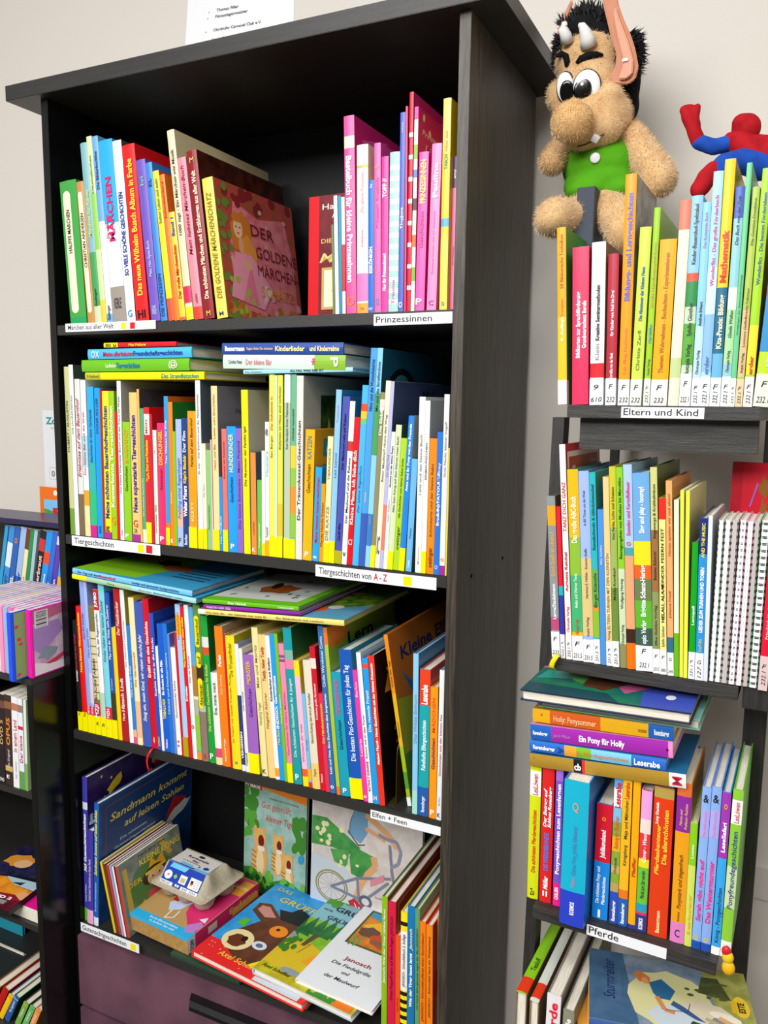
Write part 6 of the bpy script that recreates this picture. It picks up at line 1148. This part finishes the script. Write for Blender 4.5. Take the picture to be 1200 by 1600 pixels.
def case(x, y, w_, D_, H_, shell, inlay, label, art=None):
    r = empty('film_case', (0, 0, 0), uniq(label), 'film case', GP, M=Matrix.Translation((x, y, TZ+.0004)))
    box('shell', 0, w_, 0, D_, 0, H_, [paint(shell)], r, .0018)
    a = Art((w_, .006, .004), (0, 1, 0), (0, 0, 1), D_-.008, H_-.006)
    (art or (lambda a, r: a.rect(soft(inlay, 'b890c8'), 0, 0, 1, 1)))(a, r); a.done(r, 'cover_sheet')
    a = Art((.0015, .003, H_), (1, 0, 0), (0, 1, 0), w_-.003, D_-.006); a.rect(soft(inlay, 'e8d8e4'), 0, 0, 1, 1); a.done(r, 'paper_edge')
def art_back(a, r):
    a.rect(soft('c8a0c0', 'd8c8dc'), 0, 0, 1, 1).poly('c86a90', [(.0, .78), (.6, .9), (1, .96), (1, 1), (0, 1)]).poly('a888c8', [(.1, .3), (.4, .6), (.35, .78), (0, .76), (0, .4)]).rect('e6e4e6', .02, .72, .2, .98)
    for k, q in enumerate((.735, .76, .772, .8, .825, .84, .87, .885, .91, .935, .95)): a.rect('3a3a40', .04, q, .18, q+(.012 if k % 3 else .006))
    for k in range(9): a.rect('9a88b8', .42+k*.06, .22, .43+k*.06, .78)
    a.ell('d89a70', .62, .84, .1, .03, 10, .3).ell('8a9aa8', .18, .3, .12, .1, 10, .3, .3).ell('d0405a', .3, .17, .2, .04, 8, .4, .3).poly('1f6a6a', [(.7, .12), (1, .16), (1, .24), (.72, .2)]).poly('ece8ee', [(.0, 0), (1, 0), (1, .1), (.2, .12), (0, .2)])
def art_dress(a, r):
    a.rect(soft('8a98d0', '9ab0d8'), 0, 0, 1, 1).poly('8ab06a', [(0, 0), (.25, 0), (.2, .3), (.28, .7), (.3, 1), (0, 1)]).poly('7a3f8a', [(.5, 1), (1, 1), (1, .85), (.7, .78)]).poly('5a5ab8', [(.45, .3), (1, .4), (1, .35), (.45, .22)]).poly('6a6ac8', [(.45, .6), (1, .5), (1, .45), (.45, .52)])
    a.line('d8cca0', [(.3, 1), (.24, .7), (.3, .4), (.4, .2), (.34, .04)], .012).dots('d83a5a', 7, .03, (.02, .05, .25, .9), 3).dots('d83a5a', 4, .03, (.1, .02, .3, .3), 5)
Hc, Dc = .138, .19
xs = XR-.0145
for i in range(16):
    w_ = .0142
    if i == 0: case(xs, YF+.003, w_, Dc, Hc, 'e818a8', cols[0], 'magenta film case on the low cabinet beside the tall bookcase', art_back)
    else:
        dy = -.03 if i == 1 else random.uniform(-.001, .002)
        if i == 1: xs -= .0005
        case(xs, YF+.001 if i > 1 else YF-.028, w_, Dc, Hc, {1: '1f50e0'}.get(i, cols[i]), cols[i], nms[i], art_dress if i == 1 else None)
    xs -= w_+.0006
# raised rack with film cases behind
RK = empty('media_rack', (0, 0, 0), uniq('dark blue topped rack of film cases behind the pink cases'), 'rack')
NAVY = mat('1f1c48', .3, .45)
box('rack_base', -.60, XR-.003, .135, .24, TZ+.0005, .988, WOODF, RK)
box('rack_top', -.60, XR-.003, .125, .232, 1.196, 1.208, NAVY, RK, .0008)
box('rack_side', XR-.013, XR-.003, .14, .23, .9885, 1.1955, WOODF, RK)
box('rack_back', -.6, XR-.0135, .242, .248, TZ+.0005, 1.18, WOODF, RK)
row(ROW_DV, (0, .140, .989), 0, 'rack on the low cabinet', 'film cases in the rack', 0, depth=-.02, maxd=.08)
def art_white(a, r):
    a.rect('dcdee2', 0, 0, 1, 1).text('Zoo', .08, .82, .4, .09, '2a8a8a', r, bold=.03).text('Ganz schön', .2, .76, .3, .02, '888888', r)
    a.ell('8a8e9a', .5, .58, .14, .03, 10, .5).ell('3f4a7a', .5, .44, .08, .06, 12, 0, .1).poly('2a3048', [(.4, .38), (.6, .38), (.56, .22), (.44, .22)]).rect('b0b0b4', .12, .1, .3, .26).rect('dcdee2', .13, .107, .29, .253).text('0', .18, .14, .08, .08, '444444', r)
z_ = 1.262
box('film_stack', -.36, -.25, .285, .33, TZ+.0005, z_-.0005, paint('24242a'), None); bs = bpy.data.objects['film_stack']; bs['label'] = uniq('black box standing behind the orange film case on the low cabinet'); bs['category'] = 'box'
facing((-.372, .30, z_), 0, .135, .192, .014, '141416', 'white film case with black foot standing above the orange one', 'film cases facing out on the low cabinet', art_white, name='film_case', cat='film case', hard=False)
def art_or(a, r):
    a.rect('e8701c', 0, 0, 1, 1).rect(soft('6aa83a', '4a8a3a'), .1, .02, 1, .84).poly('7ac0e8', [(.1, .72), (1, .62), (1, .84), (.1, .84)]).rect('c8283a', .32, .62, 1, .74).text('Yakari', .42, .64, .5, .07, 'f0d860', r, bold=.03).ell('f0dc10', .25, .5, .13, .085).text('2 Folgen', .15, .49, .2, .02, 'b05a10', r)
    a.ell('2a7a8a', .3, .38, .2, .04).ell('3a6a4a', .7, .5, .15, .1, 12, 0, .1).ell('e0803a', .75, .34, .08, .06).poly('e08a40', [(.66, .3), (.84, .3), (.86, .05), (.66, .05)]).ell('f4e8d8', .4, .93, .05, .035)
p0 = on(61, 760, 1, .262)
facing((p0.x, .262, p0.z-.192), 0, .135, .192, .014, 'e8701c', 'orange film case with jungle picture standing behind the rack', 'film cases facing out on the low cabinet', art_or, name='film_case', cat='film case', hard=False)
box('film_stand', p0.x-.0, p0.x+.135, .262, .28, TZ+.0005, p0.z-.1925, paint('1a1a1e'), None); bs = bpy.data.objects['film_stand']; bs['label'] = uniq('low black box hidden under the orange film case behind the rack'); bs['category'] = 'box'
# grey chair back at the frame edge
p = on(-22, 758, 1, .2)
box('chair_back', p.x-.2, on(5.5, 758, 1, .2).x, .19, .21, on(0, 783, 1, .2).z-.01, on(0, 733, 1, .2).z, mat('8a8c90', .6, .3), None, .012) if False else None
# middle shelf: lying film case on magazines
zs_ = SZ[1]
fr = on(56.5, 1452, 1, YF+.01)
def lyingbox(name, A, yaw, wx, dy, th, m, label, cat, group, art, z, side=None):
    r = empty(name, (0, 0, 0), uniq(label), cat, group, M=Matrix.Translation((A[0], A[1], z)) @ Matrix.Rotation(yaw, 4, 'Z'))
    box('body', -wx, 0, 0, dy, 0, th, m, r, .0006)
    a = Art((-wx, 0, th), (1, 0, 0), (0, 1, 0), wx, dy); art(a, r); a.done(r); return r
MG = 'magazines on the middle shelf of the low cabinet'
def art_mag(a, r): a.rect('e0dcd0', 0, 0, 1, 1).poly('e01888', [(.42, 0), (1, 0), (1, .5), (.6, .3)]).poly('d8cc7a', [(.2, .4), (.9, .5), (.8, .8), (.2, .7)]).ell('f0f0f0', .4, .28, .14, .08).ell('2a2a30', .38, .28, .04, .025)
def art_pl(a, r): a.rect('c8d4d4', 0, 0, 1, 1)
lyingbox('magazine', (XR-.0185, YF+.012), 0, .21, .28, .022, PAGES, 'thick pale magazine lying lowest under the dark film case', 'magazine', MG, art_pl, zs_+.0004)
lyingbox('magazine', (XR-.0185, YF+.014), 0, .21, .28, .004, PAGES, 'pink and cream magazine lying under the dark film case', 'magazine', MG, art_mag, zs_+.0228)
def art_ost(a, r):
    a.rect(soft('6a1a28', '4a1420'), 0, 0, 1, 1).poly('a8c4d0', [(.3, 1), (1, 1), (1, .72), (.5, .8)]).poly(soft('e89a2a', 'd07a1c'), [(0, .9), (.3, .98), (.6, .78), (1, .7), (1, .5), (.5, .46), (0, .62)]).ell('e0a070', .92, .5, .12, .14).poly('8a1a2a', [(.3, .45), (.8, .5), (1, .35), (.6, .3), (.2, .38)]).rect('8a8a90', .02, .16, .8, .28).poly('2a2a2a', [(.5, .84), (.72, .92), (.7, .8)])
    a.text('OSTWIND 2', .02, .32, .94, .085, 'f4f4f4', r, bold=.04).rect('e8e8f0', .1, .06, .34, .14)
zc = zs_+.0272
F_ = on(12, 1424, 2, zc+.014); R_ = on(53, 1392, 2, zc+.014); dv = (R_-F_)
yw2 = math.atan2(dv.y, dv.x)-math.pi/2
def art_dk(a, r): a.rect(soft('1a1a3a', '2a2a50'), 0, 0, 1, 1).ell('d89030', .3, .5, .28, .2, 14, 0, .15).ell('e0b080', .4, .4, .16, .14)
lyingbox('film_case', (F_.x-.025, F_.y+.11), yw2+.1, .135, .11, .014, [paint('141418')], 'dark film case with golden picture behind the red and gold one', 'film case', 'film cases lying in the low cabinet', art_dk, zc)
lyingbox('film_case', (F_.x, F_.y), yw2, .135, .1, .014, [paint('1a1a1c')], 'film case with big white title over a maroon and gold picture', 'film case', 'film cases lying in the low cabinet', art_ost, zc)
# lowest shelf: books
row('''
-26 -17 -10 1540|d8a020|8a5a10|ochre|||d=.2|d=.25 free
-14 -5 3 1546|c01818|b01010|red|||
-4 3.5 12 1556|f4c410|2a3a70|yellow|d89010@.93-.95,d89010@.9-.92|||d=.25
5 13 20.5 1558|2a5aa8|1a5a2a|blue|a0c8e8@.93-.95,a0c8e8@.9-.92||f0f4f8@.4-.85@u@.4@Das Sagenbuch|d=.25
21 29 35.5 1568|7ab04a|3a3a28|leaf green|b0b040@.9-.96||f0f4e0@.4-.8@u@.4@Tiere|d=.25
31 39 45.5 1574|6ab86a|2f3a28|mint green|2a8a3a@.93-.95||f0f4e0@.4-.8@u@.4@Garten|d=.25
41 49 54.8 1578|f09a50|c87a3a|pale orange|d8601c@.93-.95||f8e8d8@.4-.8@u@.4@Welt|d=.25
'''.replace('|d=.2|', '||'), (0, YF+.02, SZ[2]+.0005), 0, 'lowest shelf of low cabinet', 'books on the lowest shelf of the low cabinet', 0)
def art_weg(a, r): a.rect('2a9ab0', 0, 0, 1, 1).rect('c89a3a', 0, .62, .62, .86).text('t weg!', .2, .68, .38, .08, 'd8402a', r, bold=.02).poly('8a4a28', [(.1, .5), (.55, .45), (.5, .3), (.2, .28)]).rect('6a3a20', .3, .4, .38, .64)
p = on(36, 1470, 1, .16); 
facing((p.x-.2, .16, SZ[2]+.0004), 0, .2, .255, .008, '2a9ab0', 'teal book standing face out at the back of the lowest shelf, low cabinet', 'books on the lowest shelf of the low cabinet', art_weg)
def art_txt(a, r):
    a.rect('dcdcdc', 0, 0, 1, 1)
    for k in range(6): a.rect('8a8a8e', .1, .88-k*.06, .85, .89-k*.06)
p = on(38, 1500, 1, .11)
facing((p.x-.19, .11, SZ[2]+.0004), 0, .19, p.z-SZ[2], .006, 'e8e4d8', 'white text page book standing before the teal one, low cabinet', 'books on the lowest shelf of the low cabinet', art_txt)
# ------------------------------------------------------------ soft toys
def blob(name, balls, m, parent, voxel=.004, smooth=6, noise=0):
    """one continuous skin over many overlapping balls: (centre, (rx,ry,rz)) or (centre, r)"""
    bm = bmesh.new()
    for b in balls:
        c, r = b[0], b[1]; r = (r, r, r) if not isinstance(r, tuple) else r
        M = Matrix.Translation(c) @ (b[2] if len(b) > 2 else Matrix()) @ Matrix.Diagonal((*r, 1))
        bmesh.ops.create_icosphere(bm, subdivisions=3, radius=1, matrix=M)
    me = bpy.data.meshes.new('b'); bm.to_mesh(me); bm.free()
    o = bpy.data.objects.new('b', me); col.objects.link(o)
    md = o.modifiers.new('r', 'REMESH'); md.mode = 'VOXEL'; md.voxel_size = voxel
    s = o.modifiers.new('s', 'SMOOTH'); s.iterations = smooth; s.factor = .6
    dg = bpy.context.evaluated_depsgraph_get(); dg.update()
    me2 = bpy.data.meshes.new_from_object(o.evaluated_get(dg)); bpy.data.objects.remove(o); bpy.data.meshes.remove(me)
    me2.materials.clear(); me2.materials.append(m); me2.polygons.foreach_set('use_smooth', [True]*len(me2.polygons)); me2.name = name
    return link(name, me2, parent)
def chain(pts, n=5):
    """balls from joint to joint: [(centre, r), ...]"""
    out = []
    for (a, ra), (b, rb) in zip(pts, pts[1:]):
        for k in range(n+1): t = k/n; out.append((V(a).lerp(V(b), t), ra*(1-t)+rb*t))
    return out
def fur(name, src, m, parent, n, ln, wd=.0009, skip=None, droop=V((0, 0, -.25)), seed=1):
    R = random.Random(seed); me = src.data; ps = me.polygons; ar = [p.area for p in ps]
    tot = R.choices(range(len(ps)), weights=ar, k=n); vs, fs = [], []
    for i in tot:
        p = ps[i]; a = [me.vertices[v].co for v in p.vertices]; w_ = [R.random() for _ in a]; s_ = sum(w_); c = sum((v*q for v, q in zip(a, w_)), V())/s_
        if skip and skip(c): continue
        d = (p.normal+droop+V((R.gauss(0, .35), R.gauss(0, .35), R.gauss(0, .35)))).normalized(); t = d.cross(V((R.random(), R.random(), R.random()))).normalized()
        l = ln*R.uniform(.6, 1.3); b = len(vs); vs += [c-t*wd/2-d*.001, c+t*wd/2-d*.001, c+d*l]; fs.append((b, b+1, b+2))
    o = mesh(name, vs, fs, m, None, parent, True, 'stuff'); return o
TAN = mat('d9b584', .95, .1, h2='cfa775', nscale=50, bump=.4, bscale=500, sheen=.5)
TANF = mat('e2c396', .9, .1)
BLK = mat('0c0c0e', .85, .2)
def Wp(px, py, y): return on(px, py, 1, y)
def R_(px, py, y): return mpp(Wp(px, py, y))
HB = Wp(925, 345, .2)
base = V((HB.x, .2, LZ[0]+.002))
TR = empty('plush_troll', base, uniq('tan plush troll with big nose, white horns and green shirt on the leaning shelf'), 'soft toy')
def T(px, py, y): return Wp(px, py, y)-base
s = R_(920, 200, .2)
def tb(px, py, y, rx, rz=None, ry=None):
    k = R_(px, py, y); rz = rz or rx; return (T(px, py, y), (rx*k, (ry or min(rx, rz))*k, rz*k))
body = blob('body', [tb(940, 268, .2, 56, 52, 50), tb(940, 300, .2, 56, 40, 50)]
            + chain([(T(930, 325, .17), 30*s), (T(893, 338, .13), 25*s), (T(866, 340, .10), 29*s)]) + [tb(862, 345, .095, 27, 24, 30)]
            + chain([(T(950, 325, .17), 30*s), (T(972, 350, .13), 27*s), (T(975, 362, .12), 26*s)]), TAN, TR, .0038, 5)
fur('fur', body, TANF, TR, 9000, .0055, seed=2)
head = blob('head', [tb(925, 185, .18, 62, 48, 52), tb(918, 140, .18, 50, 50, 46), tb(920, 95, .185, 49, 42, 42), tb(912, 208, .148, 36, 27, 32), tb(935, 205, .155, 36, 26, 34), tb(952, 150, .155, 22, 20, 22), tb(882, 100, .165, 14, 20, 22), tb(868, 150, .17, 14, 22, 20)], TAN, TR, .0036, 5)
fur('fur', head, TANF, head, 9000, .0045, seed=3)
nose = blob('nose', [tb(894, 187, .098, 32, 28, 29), tb(892, 198, .1, 30, 23, 26)], mat('dab27c', .95, .1, h2='d4aa72', nscale=50, bump=.4, bscale=500), head, .0036, 4)
fur('fur', nose, TANF, head, 3500, .004, seed=4)
def limb(name, pts, seed):
    o = blob(name, chain(pts, 6), TAN, TR, .0036, 5); fur('fur', o, TANF, o, 4500, .0055, seed=seed); return o
limb('arm', [(T(985, 212, .2), 22*s), (T(1003, 240, .18), 24*s), (T(1022, 266, .16), 25*s), (T(1030, 280, .15), 25*s)], 5)
limb('arm', [(T(888, 228, .2), 18*s), (T(874, 238, .18), 20*s), (T(863, 252, .16), 20*s)], 6)
GRN = mat('5aa81c', .85, .15, h2='4f9c16', nscale=12, bump=.3, bscale=300)
shirt = blob('shirt', [tb(940, 262, .198, 61, 40, 54), tb(942, 290, .198, 61, 32, 54), tb(925, 246, .2, 44, 18, 46), tb(962, 240, .202, 34, 20, 38), tb(928, 302, .19, 44, 20, 50), tb(968, 300, .19, 36, 22, 44)], GRN, TR, .0034, 4)
# features are set on the head's own surface
def surf(objs, px, py):
    d = ray(px, py).normalized(); best = None
    for o in objs:
        bv = BVHTree.FromPolygons([v.co for v in o.data.vertices], [tuple(p.vertices) for p in o.data.polygons])
        h = bv.ray_cast(CAM-base, d)
        if h[0] is not None and (best is None or h[3] < best[2]): best = (h[0], h[1], h[3])
    return best[:2] if best else (T(px, py, .13), V((0, -1, 0)))
def disc(name, px, py, rx, rz, m, parent, thick=.003, objs=(head,), off=0, tilt=0, n=28, push=.003):
    c, nn = surf(objs, px, py); k = s; vd = -ray(px, py).normalized(); N = (nn*.35+vd*.65).normalized()
    U = V((0, 0, 1)).cross(N).normalized(); W_ = N.cross(U); vs = []; fs = []
    for q, (sc_, h) in enumerate(((1, -.006), (1, .0), (.93, thick*.6), (.7, thick*.9), (.01, thick))):
        for i in range(n):
            an = 2*math.pi*i/n; x, z = rx*k*sc_*math.cos(an), rz*k*sc_*math.sin(an); x, z = x*math.cos(tilt)-z*math.sin(tilt), x*math.sin(tilt)+z*math.cos(tilt)
            vs.append(c+N*(h+off+push)+U*x+W_*z)
    for q in range(4):
        for i in range(n): i2 = (i+1) % n; fs.append((q*n+i, q*n+i2, (q+1)*n+i2, (q+1)*n+i))
    return mesh(name, vs, fs, m, None, parent, True)
EW = mat('eeeef2', .35, .5); EBm = mat('0a0808', .15, .6)
for ex, ey, rx, rz, pxx, pyy, prx, prz in ((884, 137, 13, 21, 887, 143, 10.5, 15), (917, 135, 19.5, 22, 911, 141, 13, 15.5)):
    e = disc('eye', ex, ey, rx, rz, EW, head, .004, tilt=.08)
    disc('eye_rim', ex, ey, rx+1.3, rz+1.3, EBm, head, .0015, push=.001)
    disc('pupil', pxx, pyy, prx, prz, EBm, head, .0015, off=.0035)
    disc('eye_glint', pxx-1, pyy-9, 2.4, 2.4, mat('f4f4f4', .5), head, .0006, off=.0058, n=10)
def stripe(name, pts, rad, m, parent, objs=(head,), lift=.002):
    P = [surf(objs, *p)[0]-ray(*p).normalized()*lift for p in pts]; return tube(name, P, [q*s for q in rad] if isinstance(rad, list) else rad*s, m, parent, 10)
stripe('eyebrow', [(869, 88), (877, 84), (884, 88), (886, 96), (885, 104)], [2, 4.5, 5, 4.5, 2.5], BLK, head)
stripe('eyebrow', [(901, 99), (908, 92), (920, 87), (932, 85), (942, 86)], [3, 5.5, 5.5, 4.5, 2], BLK, head)
stripe('mouth', [(902, 229), (915, 226), (927, 220), (936, 214), (944, 209)], .9, mat('5a3020', .9), head)
disc('tooth', 930, 216, 8.5, 7.5, EW, head, .003, tilt=.3, n=4)
disc('button', 930, 247, 7.5, 7.5, EW, shirt, .002, objs=(shirt,))
HW = mat('dcdcd8', .9, .15, bump=.2, bscale=400)
def horn(pts, rad): 
    P = [T(px, py, y) for px, py, y in pts]; return tube('horn', P, [r*s for r in rad], HW, head, 14)
horn([(886, 66, .15), (884, 55, .143), (880, 45, .142), (882, 37, .142), (885, 34, .142)], [10, 8.5, 7, 5, 2])
horn([(920, 72, .145), (917, 60, .138), (914, 49, .135), (909, 40, .133), (904, 38, .132)], [12.5, 10.5, 8, 5.5, 2])
# ears: folded felt, thick in the middle
EARM = mat('cf9478', .9, .12, h2='c08468', nscale=14, bump=.15, bscale=300)
def slab(name, outline, y0, y1, m, parent, mid=None, th=.006):
    """outline = pixels, from bottom to top; y eased from y0 to y1"""
    ys = [p[1] for p in outline]; lo, hi = min(ys), max(ys); f = lambda py: y0+(y1-y0)*(hi-py)/(hi-lo)
    A = [T(px, py, f(py)-th/2) for px, py in outline]; B = [T(px, py, f(py)+th/2) for px, py in outline]
    c = sum(outline_p[0] for outline_p in outline)/len(outline), sum(outline_p[1] for outline_p in outline)/len(outline); n = len(A)
    o = mesh(name, A+B, [tuple(range(n)), tuple(range(n, 2*n))[::-1]]+[(k, (k+1) % n, n+(k+1) % n, n+k) for k in range(n)], m, None, parent)
    bm = bmesh.new(); bm.from_mesh(o.data); bmesh.ops.recalc_face_normals(bm, faces=bm.faces); bmesh.ops.bevel(bm, geom=[e for e in bm.edges], offset=.0018, segments=2, affect='EDGES'); bmesh.ops.triangulate(bm, faces=[f_ for f_ in bm.faces if len(f_.verts) > 4]); bm.to_mesh(o.data); bm.free(); return o
e = slab('ear', [(957, 131), (953, 118), (962, 104), (963, 84), (955, 60), (948, 30), (942, 6), (940, -30), (952, -48), (962, -30), (967, 8), (975, 30), (986, 55), (993, 78), (998, 105), (993, 124), (982, 132), (970, 132)], .15, .15, EARM, head, th=.012)
mesh_ = slab('ear_fold', [(966, 124), (972, 108), (974, 92), (966, 62), (958, 20), (962, 10), (968, 30), (982, 66), (990, 96), (988, 116), (978, 124)], .140, .140, mat('d8a088', .9, .12), head, th=.006)
slab('ear', [(864, 100), (865, 82), (868, 60), (876, 34), (886, 12), (893, -2), (896, 4), (890, 20), (882, 38), (876, 60), (873, 84), (870, 100)], .19, .17, EARM, head, th=.008)
# black hair: a crest and tufts behind the ears, built of many locks
R5 = random.Random(5); hv, hf = [], []
def lock(c, d, ln, wd):
    d = d.normalized(); t = d.cross(V((R5.random(), R5.random(), R5.random()))).normalized(); u = d.cross(t); b = len(hv)
    for q in range(3):
        f = 1-q*.45
        for k in range(4): an = k*math.pi/2; hv.append(c+d*ln*q*.4+V((0, 0, -.2))*ln*(q*.25)**2+(t*math.cos(an)+u*math.sin(an))*wd*f)
    hv.append(c+d*ln)
    for q in range(2):
        for k in range(4): k2 = (k+1) % 4; hf.append((b+q*4+k, b+q*4+k2, b+q*4+4+k2, b+q*4+4+k))
    for k in range(4): hf.append((b+8+k, b+8+(k+1) % 4, b+12))
crest = [(895, 52, 18), (915, 40, 26), (935, 48, 26), (948, 65, 20), (950, 85, 16), (905, 30, 10), (922, 22, 14), (940, 30, 12), (885, 40, 8)]
for i in range(900):
    px, py, r = R5.choice(crest); a = R5.uniform(0, 6.28); q = r*math.sqrt(R5.random()); c = T(px+q*math.cos(a), py+q*math.sin(a), R5.uniform(.165, .225))
    lock(c, V((R5.gauss(0, .45)+(px-925)/90, R5.gauss(-.3, .3), 1)), R5.uniform(.012, .022), .0022)
for i in range(700):
    t = R5.random(); px, py = (992+8*math.sin(t*6), 50+t*135) ; c = T(px-10*t+R5.uniform(-9, 4), py, R5.uniform(.175, .215)); lock(c, V((1, R5.gauss(0, .5), R5.gauss(-.1, .6))), R5.uniform(.010, .02), .0018)
for i in range(350):
    t = R5.random(); c = T(870+R5.uniform(-4, 5)+4*t, 106-t*50, R5.uniform(.165, .2)); lock(c, V((-.7, R5.gauss(-.3, .3), R5.gauss(.2, .6))), R5.uniform(.006, .013), .002)
hairbase = blob('hair', [tb(915, 52, .19, 34, 24, 34), tb(936, 62, .195, 30, 34, 34), tb(948, 92, .195, 20, 40, 30), tb(925, 34, .195, 18, 18, 18), tb(975, 130, .205, 26, 58, 18), tb(985, 165, .205, 14, 24, 14), tb(872, 84, .19, 9, 24, 16)], BLK, TR, .0036, 3)
mesh('hair_locks', hv, hf, mat('101014', .6, .3), None, hairbase, True, 'stuff')
mesh_w = box('care_tag', 0, .008, 0, .0006, 0, .0035, paint('f0f0f0'), head); mesh_w.location = T(972, 96, .134)
# grey box file in front of the troll + hidden support
gf = [onplane(px, py, lp(0, -.115), LB) for px, py in ((902, 294), (931, 290))]
gb = empty('box_file', (0, 0, 0), uniq('dark grey box file standing between the troll legs behind the books'), 'box file', M=Matrix.Translation((gf[0].x, gf[0].y, LZ[0]+.0004)) @ Matrix.Rotation(LY, 4, 'Z'))
hh = gf[0].z-LZ[0]
box('file_box', 0, (gf[1]-gf[0]).length*.98, 0, .06, 0, hh, [mat('3c424c', .6, .3, bump=.3, bscale=600)], gb, .0006)
box('spine_strip', .0008, (gf[1]-gf[0]).length*.98-.0008, -.0008, 0, .001, hh-.001, mat('464c58', .7, .25, bump=.3, bscale=600), gb)
# red and blue plush figure lying on the books
RD = mat('b0121e', .8, .2, h2='9c0e18', nscale=60, bump=.25, bscale=500); BL = mat('1c50b4', .8, .2, h2='1844a0', nscale=60, bump=.25, bscale=500)
b2 = Wp(1165, 262, .12)
PF = empty('plush_figure', b2, uniq('red and blue plush figure lying on the books with one fist raised'), 'soft toy')
def T2(px, py, y): return Wp(px, py, y)-b2
k2 = R_(1150, 230, .12)
bod = blob('body', chain([(T2(1158, 222, .12), 21*k2), (T2(1172, 240, .12), 25*k2), (T2(1186, 258, .12), 24*k2)])+chain([(T2(1142, 218, .12), 12*k2), (T2(1196, 224, .12), 13*k2)])+[(T2(1205, 235, .12), 22*k2)], RD, PF, .003, 4)
blob('head', [(T2(1166, 201, .12), (22*k2, 20*k2, 23*k2)), (T2(1160, 192, .115), (16*k2, 16*k2, 14*k2))], RD, PF, .003, 4)
a1 = blob('sleeve', chain([(T2(1140, 224, .12), 13*k2), (T2(1115, 230, .115), 12.5*k2), (T2(1092, 222, .11), 12*k2)]), BL, PF, .003, 4)
blob('forearm', chain([(T2(1090, 219, .11), 11.5*k2), (T2(1084, 204, .108), 11*k2)])+chain([(T2(1083, 196, .108), 12*k2), (T2(1075, 182, .106), 11*k2)])+chain([(T2(1086, 185, .106), 7*k2), (T2(1090, 167, .105), 5.5*k2)])+chain([(T2(1068, 172, .106), 7*k2), (T2(1078, 168, .106), 6*k2)]), RD, PF, .0026, 3)
blob('trouser', chain([(T2(1196, 262, .115), 20*k2), (T2(1160, 252, .10), 19*k2), (T2(1132, 256, .085), 16*k2), (T2(1118, 268, .075), 14*k2)])+chain([(T2(1150, 236, .14), 12*k2), (T2(1134, 244, .13), 10*k2)]), BL, PF, .003, 4)
blob('boot', chain([(T2(1115, 266, .075), 14*k2), (T2(1104, 278, .068), 15*k2), (T2(1096, 292, .06), 14*k2)])+[(T2(1092, 296, .055), 13.5*k2)], RD, PF, .003, 4)
blob('trouser', chain([(T2(1196, 250, .13), 16*k2), (T2(1222, 240, .12), 15*k2)]), BL, PF, .003, 3)
